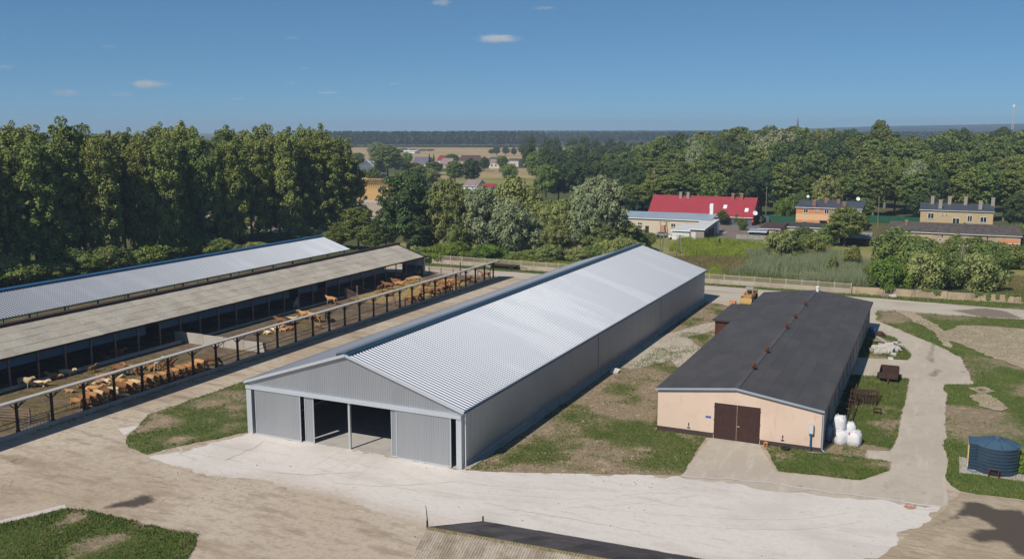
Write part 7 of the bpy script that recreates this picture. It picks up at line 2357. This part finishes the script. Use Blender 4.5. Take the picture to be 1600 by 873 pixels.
# scrub in the field behind the slab wall
SG = 'scrub behind the boundary wall'
for a in (('bright', 1383, 459, 405, 'bright green bush spilling over the slab wall', 46), ('bright', 1408, 458, 416, 'second bright bush beside it, over the wall', 40), ('bush', 1370, 455, 420, 'green bush at the joint of fence and slab wall', 34), ('sallow', 1445, 458, 396, 'grey-green sallow behind the creeper wall', 66), ('bush', 1475, 456, 402, 'dark green bush at the A-frame pole', 56),
          ('sallow', 1530, 458, 398, 'grey-green sallow past the A-frame pole', 66), ('bush', 1425, 440, 380, 'dark bush group behind the pale thin pole', 60), ('bush', 1400, 425, 362, 'large dark bush below the long outbuilding', 76), ('bush', 1440, 415, 372, 'dark bush before the outbuilding wall', 60), ('sallow', 1330, 422, 386, 'dark olive sallow standing in the reeds', 34), ('bush', 1265, 404, 368, 'dark bush by the felt-roof shed', 48),
          ('sallow', 1225, 408, 362, 'pale olive sallow at the edge of the reeds', 58), ('sallow', 1212, 402, 374, 'second pale sallow at the edge of the reeds', 44), ('oak', 1319, 386, 322, 'round garden tree hiding the orange house end', 62), ('bush', 1295, 384, 356, 'bush at the foot of the round garden tree', 36), ('bush', 1488, 402, 376, 'green bush below the tar shed', 44), ('bush', 1520, 412, 372, 'bush beside the tar shed eaves', 50),
          ('bush', 1550, 416, 380, 'dark bush on the slope past the tar shed', 50), ('bush', 1578, 420, 384, 'wide dark bush at the slope edge', 54), ('bush', 1600, 414, 384, 'dark bush at the edge of the golden slope', 44), ('bush', 1555, 428, 392, 'round dark bush above the golden slope', 44), ('bush', 1500, 436, 396, 'bush between the A-frame legs', 50), ('bush', 1460, 430, 388, 'bush behind the sallow, towards the outbuilding', 50),
          ('sallow', 1494, 384, 364, 'light green bush against the outbuilding wall', 24), ('conifer', 1124, 385, 372, 'small dark conifer at the garage ramp', 10), ('bush', 1160, 360, 342, 'dark tree at the corner of the red-roofed house', 16), ('oak', 1128, 352, 328, 'tree between shed and red-roofed house', 22), ('bush', 1185, 350, 338, 'bush at the red house gable', 14), ('bright', 1590, 738, 706, 'green bush beside the blue tank', 30), ('bush', 1150, 352, 336, 'narrow dark shrub at the red-roofed house door', 10),
          ('bush', 1344, 360, 334, 'bush against the green gable', 24), ('bush', 1592, 380, 352, 'tree at the end of the outbuilding', 30), ('bush', 1255, 380, 356, 'bush row before the felt-roof shed', 34), ('sallow', 1300, 430, 398, 'low sallow in the reeds nearer the wall', 22), ('bright', 1360, 440, 414, 'light bush at the reed edge', 24), ('bush', 1110, 358, 346, 'bush behind the garage', 12)):
    tree_px(a[0], a[1], a[2], a[3], a[4], a[5], SG)
# wood of the park beyond the houses
PK = 'broadleaf trees of the wood behind the houses'


def top_line(px):
    xs = (980, 1010, 1040, 1080, 1100, 1130, 1180, 1230, 1260, 1290, 1330, 1370, 1420, 1470, 1540, 1600, 1700)
    ys = (236, 228, 216, 212, 206, 204, 201, 197, 203, 207, 209, 207, 208, 206, 204, 203, 200)
    return float(np.interp(px, xs, ys))


NMR = ('front', 'second', 'third', 'fourth', 'fifth', 'rear')
for row, (pb, dt, n) in enumerate(((337, 56, 19), (324, 33, 19), (312, 17, 20), (301, 8, 20), (290, 2, 20), (280, -1, 20))):
    for i in range(n):
        px = 985 + 650 * (i + .5 * (row % 2)) / n + rt.uniform(-8, 8)
        b = pb + (8 if px > 1400 and row < 2 else 0) + rt.uniform(-2, 2)
        top = top_line(px) + dt + rt.uniform(-8, 7) + (10 if row == 0 and 1250 < px < 1360 else 0)
        k = rt.choice(('oak', 'park', 'park', 'oak', 'dark', 'olive' if i % 3 == 0 else 'park'))
        w_ = rt.uniform(48, 70) if row < 3 else rt.uniform(44, 62)
        tree_px(k, px, b, top, 'leafy tree in the %s rank of the wood, %s counted from the red house end' % (NMR[row], ordw(i + 1)), w_, PK)
for a in (('willow', 1428, 341, 246, 'silvery willow standing before the wood next to the beige house', 40), ('willow', 1215, 305, 199, 'big silver-green crown in the wood above the orange house', 78), ('willow', 1180, 300, 205, 'silver-green crown in the wood next to the big silver one', 60), ('willow', 1086, 318, 222, 'pale silvery tree at the wood edge over the red roof', 50), ('willow', 1075, 300, 214, 'pale silvery crown further back over the red roof', 46),
          ('oak', 1370, 300, 187, 'dark loose tree overtopping the wood', 46), ('dark', 1440, 345, 300, 'dark understorey tree beside the silvery willow', 44), ('oak', 1250, 340, 300, 'light green understorey tree behind the orange house', 40), ('bright', 1225, 345, 312, 'light green sapling at the wood edge', 26), ('oak', 1350, 342, 308, 'light understorey tree before the dark wood', 34), ('conifer', 1004, 334, 306, 'small spruce by the green net fence', 12), ('conifer', 990, 334, 310, 'smaller spruce by the green net fence', 10), ('dark', 1590, 365, 300, 'dark tree at the end of the beige house', 50)):
    tree_px(a[0], a[1], a[2], a[3], a[4], a[5], PK)
# trees beyond the willows, in ranks
FG_ = 'dark trees beyond the willows'
NM2 = ('near', 'second', 'third', 'back')
for row, (pb, pt, x0, x1, n) in enumerate(((318, 252, 838, 1012, 8), (290, 236, 822, 1010, 8), (272, 227, 818, 1030, 10), (254, 217, 822, 1060, 12))):
    for i in range(n):
        px = x0 + (x1 - x0) * (i + .5) / n + rt.uniform(-5, 5)
        tree_px(rt.choice(('dark', 'oak', 'dark', 'dark')), px, pb + rt.uniform(-3, 3), pt + rt.uniform(-6, 6), 'dark tree in the %s rank past the willows, %s from the field' % (NM2[row], ordw(i + 1)), rt.uniform(36, 52) * (1 - .15 * row), FG_)
for i, (px, pb, pt, w_) in enumerate(((776, 244, 228, 14), (790, 243, 230, 14), (803, 244, 231, 12), (768, 242, 233, 10), (815, 242, 226, 16), (772, 234, 231, 6))):
    tree_px('dark', px, pb, pt, 'small tree out on the wheat field, %s from the houses' % ordw(i + 1), w_, 'small trees on the wheat field')
for i, (px, pb, pt, w_) in enumerate(((630, 236, 232, 16), (645, 236, 233, 14), (660, 236, 233, 14), (672, 236, 233, 14))):
    tree_px('bush', px, pb, pt, 'hedge bush across the wheat field, %s from the poplars' % ordw(i + 1), w_, 'hedge bushes on the wheat field')


# far forest bands, past telling trees apart
def far_wood(name, x0, x1, pb0, pb1, depth, hgt, n, seed, cone=.3, rad=4.5):
    rg = np.random.default_rng(seed)
    P0, P1 = np.array(G(x0, pb0)), np.array(G(x1, pb1))
    d = (P0 + P1) / 2
    d = d / np.linalg.norm(d)
    V, T = [], []
    for i in range(n):
        p = P0 + (P1 - P0) * rg.uniform(0, 1) + d * rg.uniform(0, 1) ** 1.4 * depth
        h = hgt * (rg.uniform(.72, 1.1) + .10 * float(fbm(p[0], p[1], 90, seed, 2)))
        r = rad * rg.uniform(.7, 1.25)
        con = rg.uniform() < cone
        k = 46
        u = rg.uniform(-.3, 1, k)
        a = rg.uniform(0, 2 * np.pi, k)
        if con:
            f = (u + .3) / 1.3
            rr_ = r * .7 * (1 - f) + .3
            zz = h * (.25 + .75 * f)
        else:
            rr_ = r * np.sqrt(np.clip(1 - u * u, .05, 1))
            zz = h * (.60 + .40 * u)
        C = np.stack([p[0] + np.cos(a) * rr_, p[1] + np.sin(a) * rr_, zz], 1)
        s = rg.uniform(.9, 1.9, (k, 1)) * (rad / 4.5)
        nr = np.stack([np.cos(a), np.sin(a), u + .3], 1) + rg.normal(0, .4, (k, 3))
        nr /= np.linalg.norm(nr, axis=1)[:, None]
        t1 = np.cross(nr, rg.normal(0, 1, (k, 3)))
        t1 /= np.linalg.norm(t1, axis=1)[:, None]
        t2 = np.cross(nr, t1)
        V.append(np.stack([C - t1 * s, C - t2 * s * .7, C + t1 * s, C + t2 * s * .7], 1).reshape(-1, 3))
        T.append(np.full(k, rg.uniform(0, 1)))
    return raw_mesh(name, np.concatenate(V), 4, 'leaf_farwood', np.concatenate(T), kind='stuff')


far_wood('far_woods', 470, 850, 231, 231, 260, 24.5, 2600, 401, .45)
far_wood('far_woods', 840, 1120, 226, 224, 900, 22, 2200, 402, .2, 6)
far_wood('far_woods', 1000, 1700, 226, 224, 700, 23, 3000, 403, .2, 6)
far_wood('far_woods', 700, 1800, 214, 213, 1800, 23, 3600, 404, .2, 13)


# rolling wooded hills at the horizon, rising towards one side
def hills(x0, x1, dist, pxs, zs, seed, depth=900):
    xs = np.linspace(x0, x1, 220)
    rows = np.linspace(0, 1, 12)
    hx = [G(p, 300)[0] / G(p, 300)[1] * dist for p in pxs]
    V = []
    for f in rows:
        prof = math.sin(min(1, f * 1.6) * math.pi / 2)
        for x in xs:
            hh = float(np.interp(x, hx, zs)) + 5 * (float(fbm(x, 0, 500, seed, 3)) - .5) + 4.0 * (float(fbm(x, f * 300, 45, seed + 9, 3)) - .5)
            V.append((x, dist + f * depth, hh * prof - 2))
    n = len(xs)
    fs = [(r * n + i, r * n + i + 1, (r + 1) * n + i + 1, (r + 1) * n + i) for r in range(len(rows) - 1) for i in range(n - 1)]
    m = MB()
    m.add(V, fs)
    return m.build('hills', 'mat_hill', None, kind='structure', smooth=True)


hills(-3600, 1500, 4300, (0, 800, 860, 1000, 1100, 1350, 1600, 1800), (6, 6, 12, 20, 27, 36, 44, 48), 3)
hills(-4000, 2200, 5300, (0, 800, 900, 1050, 1150, 1350, 1600, 1800), (4, 4, 12, 24, 32, 50, 64, 70), 5)
# ================================================================== AIR
m = MB().box((-5990, -290, -1.2), (4990, 6990, 92))
hz_ = m.build('haze', 'mat_haze', None, kind='stuff')


# small fair-weather clouds well above the haze
def cloud(label, px, py, wpx, hpx, dens, seed, dist=2600):
    d = ray(px, py)
    k = dist / math.hypot(d.x, d.y)
    c = Vector((d.x * k, d.y * k, H + d.z * k))
    if c.z - hpx / FPX * dist < 96:
        return
    o = bpy.data.objects.new('cloud', CLOUD_ME)
    COL.objects.link(o)
    o.location = c
    o.rotation_euler = (0, 0, YAW)
    o.scale = (wpx / 2 / FPX * dist * 1.25, wpx / 2 / FPX * dist * .8, hpx / 2 / FPX * dist * 1.3)
    o.material_slots[0].link = 'OBJECT'
    o.material_slots[0].material = cloud_mat('cloud_%d' % seed, dens, seed)
    tag(o, label, 'cloud', 'small clouds in the blue sky')


def cloud_mat(name, dens, seed):
    m = bpy.data.materials.new(name)
    m.use_nodes = True
    t = m.node_tree
    t.nodes.clear()
    out = t.nodes.new('ShaderNodeOutputMaterial')
    pv = t.nodes.new('ShaderNodeVolumePrincipled')
    pv.inputs['Color'].default_value = (1.0, 0.96, 0.95, 1)
    pv.inputs['Anisotropy'].default_value = -0.45
    tc = t.nodes.new('ShaderNodeTexCoord')
    ln = t.nodes.new('ShaderNodeVectorMath')
    ln.operation = 'LENGTH'
    t.links.new(tc.outputs['Object'], ln.inputs[0])
    fall = _ramp(t, ln.outputs['Value'], 1.0, 0.1)
    mp = t.nodes.new('ShaderNodeMapping')
    mp.inputs['Location'].default_value = (seed * 3.7, seed * 1.9, seed)
    mp.inputs['Scale'].default_value = (1.6, 1.6, .8)
    t.links.new(tc.outputs['Object'], mp.inputs['Vector'])
    n = t.nodes.new('ShaderNodeTexNoise')
    n.inputs['Scale'].default_value = 2.1
    n.inputs['Detail'].default_value = 7
    n.inputs['Roughness'].default_value = .6
    t.links.new(mp.outputs[0], n.inputs['Vector'])
    ad = t.nodes.new('ShaderNodeMath')
    ad.operation = 'MULTIPLY_ADD'
    ad.inputs[1].default_value = 2.2
    t.links.new(n.outputs[0], ad.inputs[0])
    t.links.new(fall, ad.inputs[2])
    f2 = _ramp(t, ad.outputs[0], 1.35, 2.15)
    mu = t.nodes.new('ShaderNodeMath')
    mu.operation = 'MULTIPLY'
    mu.inputs[1].default_value = dens
    t.links.new(f2, mu.inputs[0])
    t.links.new(mu.outputs[0], pv.inputs['Density'])
    t.links.new(pv.outputs[0], out.inputs['Volume'])
    return m


bmc = bmesh.new()
bmesh.ops.create_icosphere(bmc, subdivisions=3, radius=1)
CLOUD_ME = bpy.data.meshes.new('cloud')
bmc.to_mesh(CLOUD_ME)
bmc.free()
CLOUD_ME.materials.append(MATS['mat_haze'])
for i, (px, py, w_, h_, dn, lb) in enumerate((
        (232, 132, 66, 16, .030, 'small puffy cloud above the poplars'), (778, 61, 80, 16, .030, 'flat pinkish cloud high over the village'), (104, 145, 54, 14, .012, 'faint cloud low over the near poplars'), (8, 105, 30, 9, .016, 'faint cloud at the edge of the sky over the barns'),
        (690, 4, 40, 14, .020, 'small cloud at the top edge of the sky'), (850, 13, 50, 6, .010, 'thin wisp beside the top cloud'), (170, 73, 34, 7, .009, 'thin wisp above the puffy cloud'), (188, 148, 50, 12, .007, 'hazy veil beside the puffy cloud'), (616, 131, 24, 6, .012, 'tiny cloud over the end of the poplars'),
        (455, 130, 26, 8, .009, 'tiny faint cloud over the poplar tops'), (512, 145, 50, 6, .011, 'thin low streak over the last poplars'), (456, 60, 34, 6, .008, 'thin faint wisp in the upper sky'), (475, 107, 22, 6, .009, 'little faint wisp under the upper one'), (370, 155, 34, 6, .008, 'faint low streak above mid poplars'))):
    cloud(lb, px, py, w_, h_, dn, i + 1)
for o in list(bpy.data.objects):
    if o.name in ('floor_marker',):
        bpy.data.objects.remove(o)
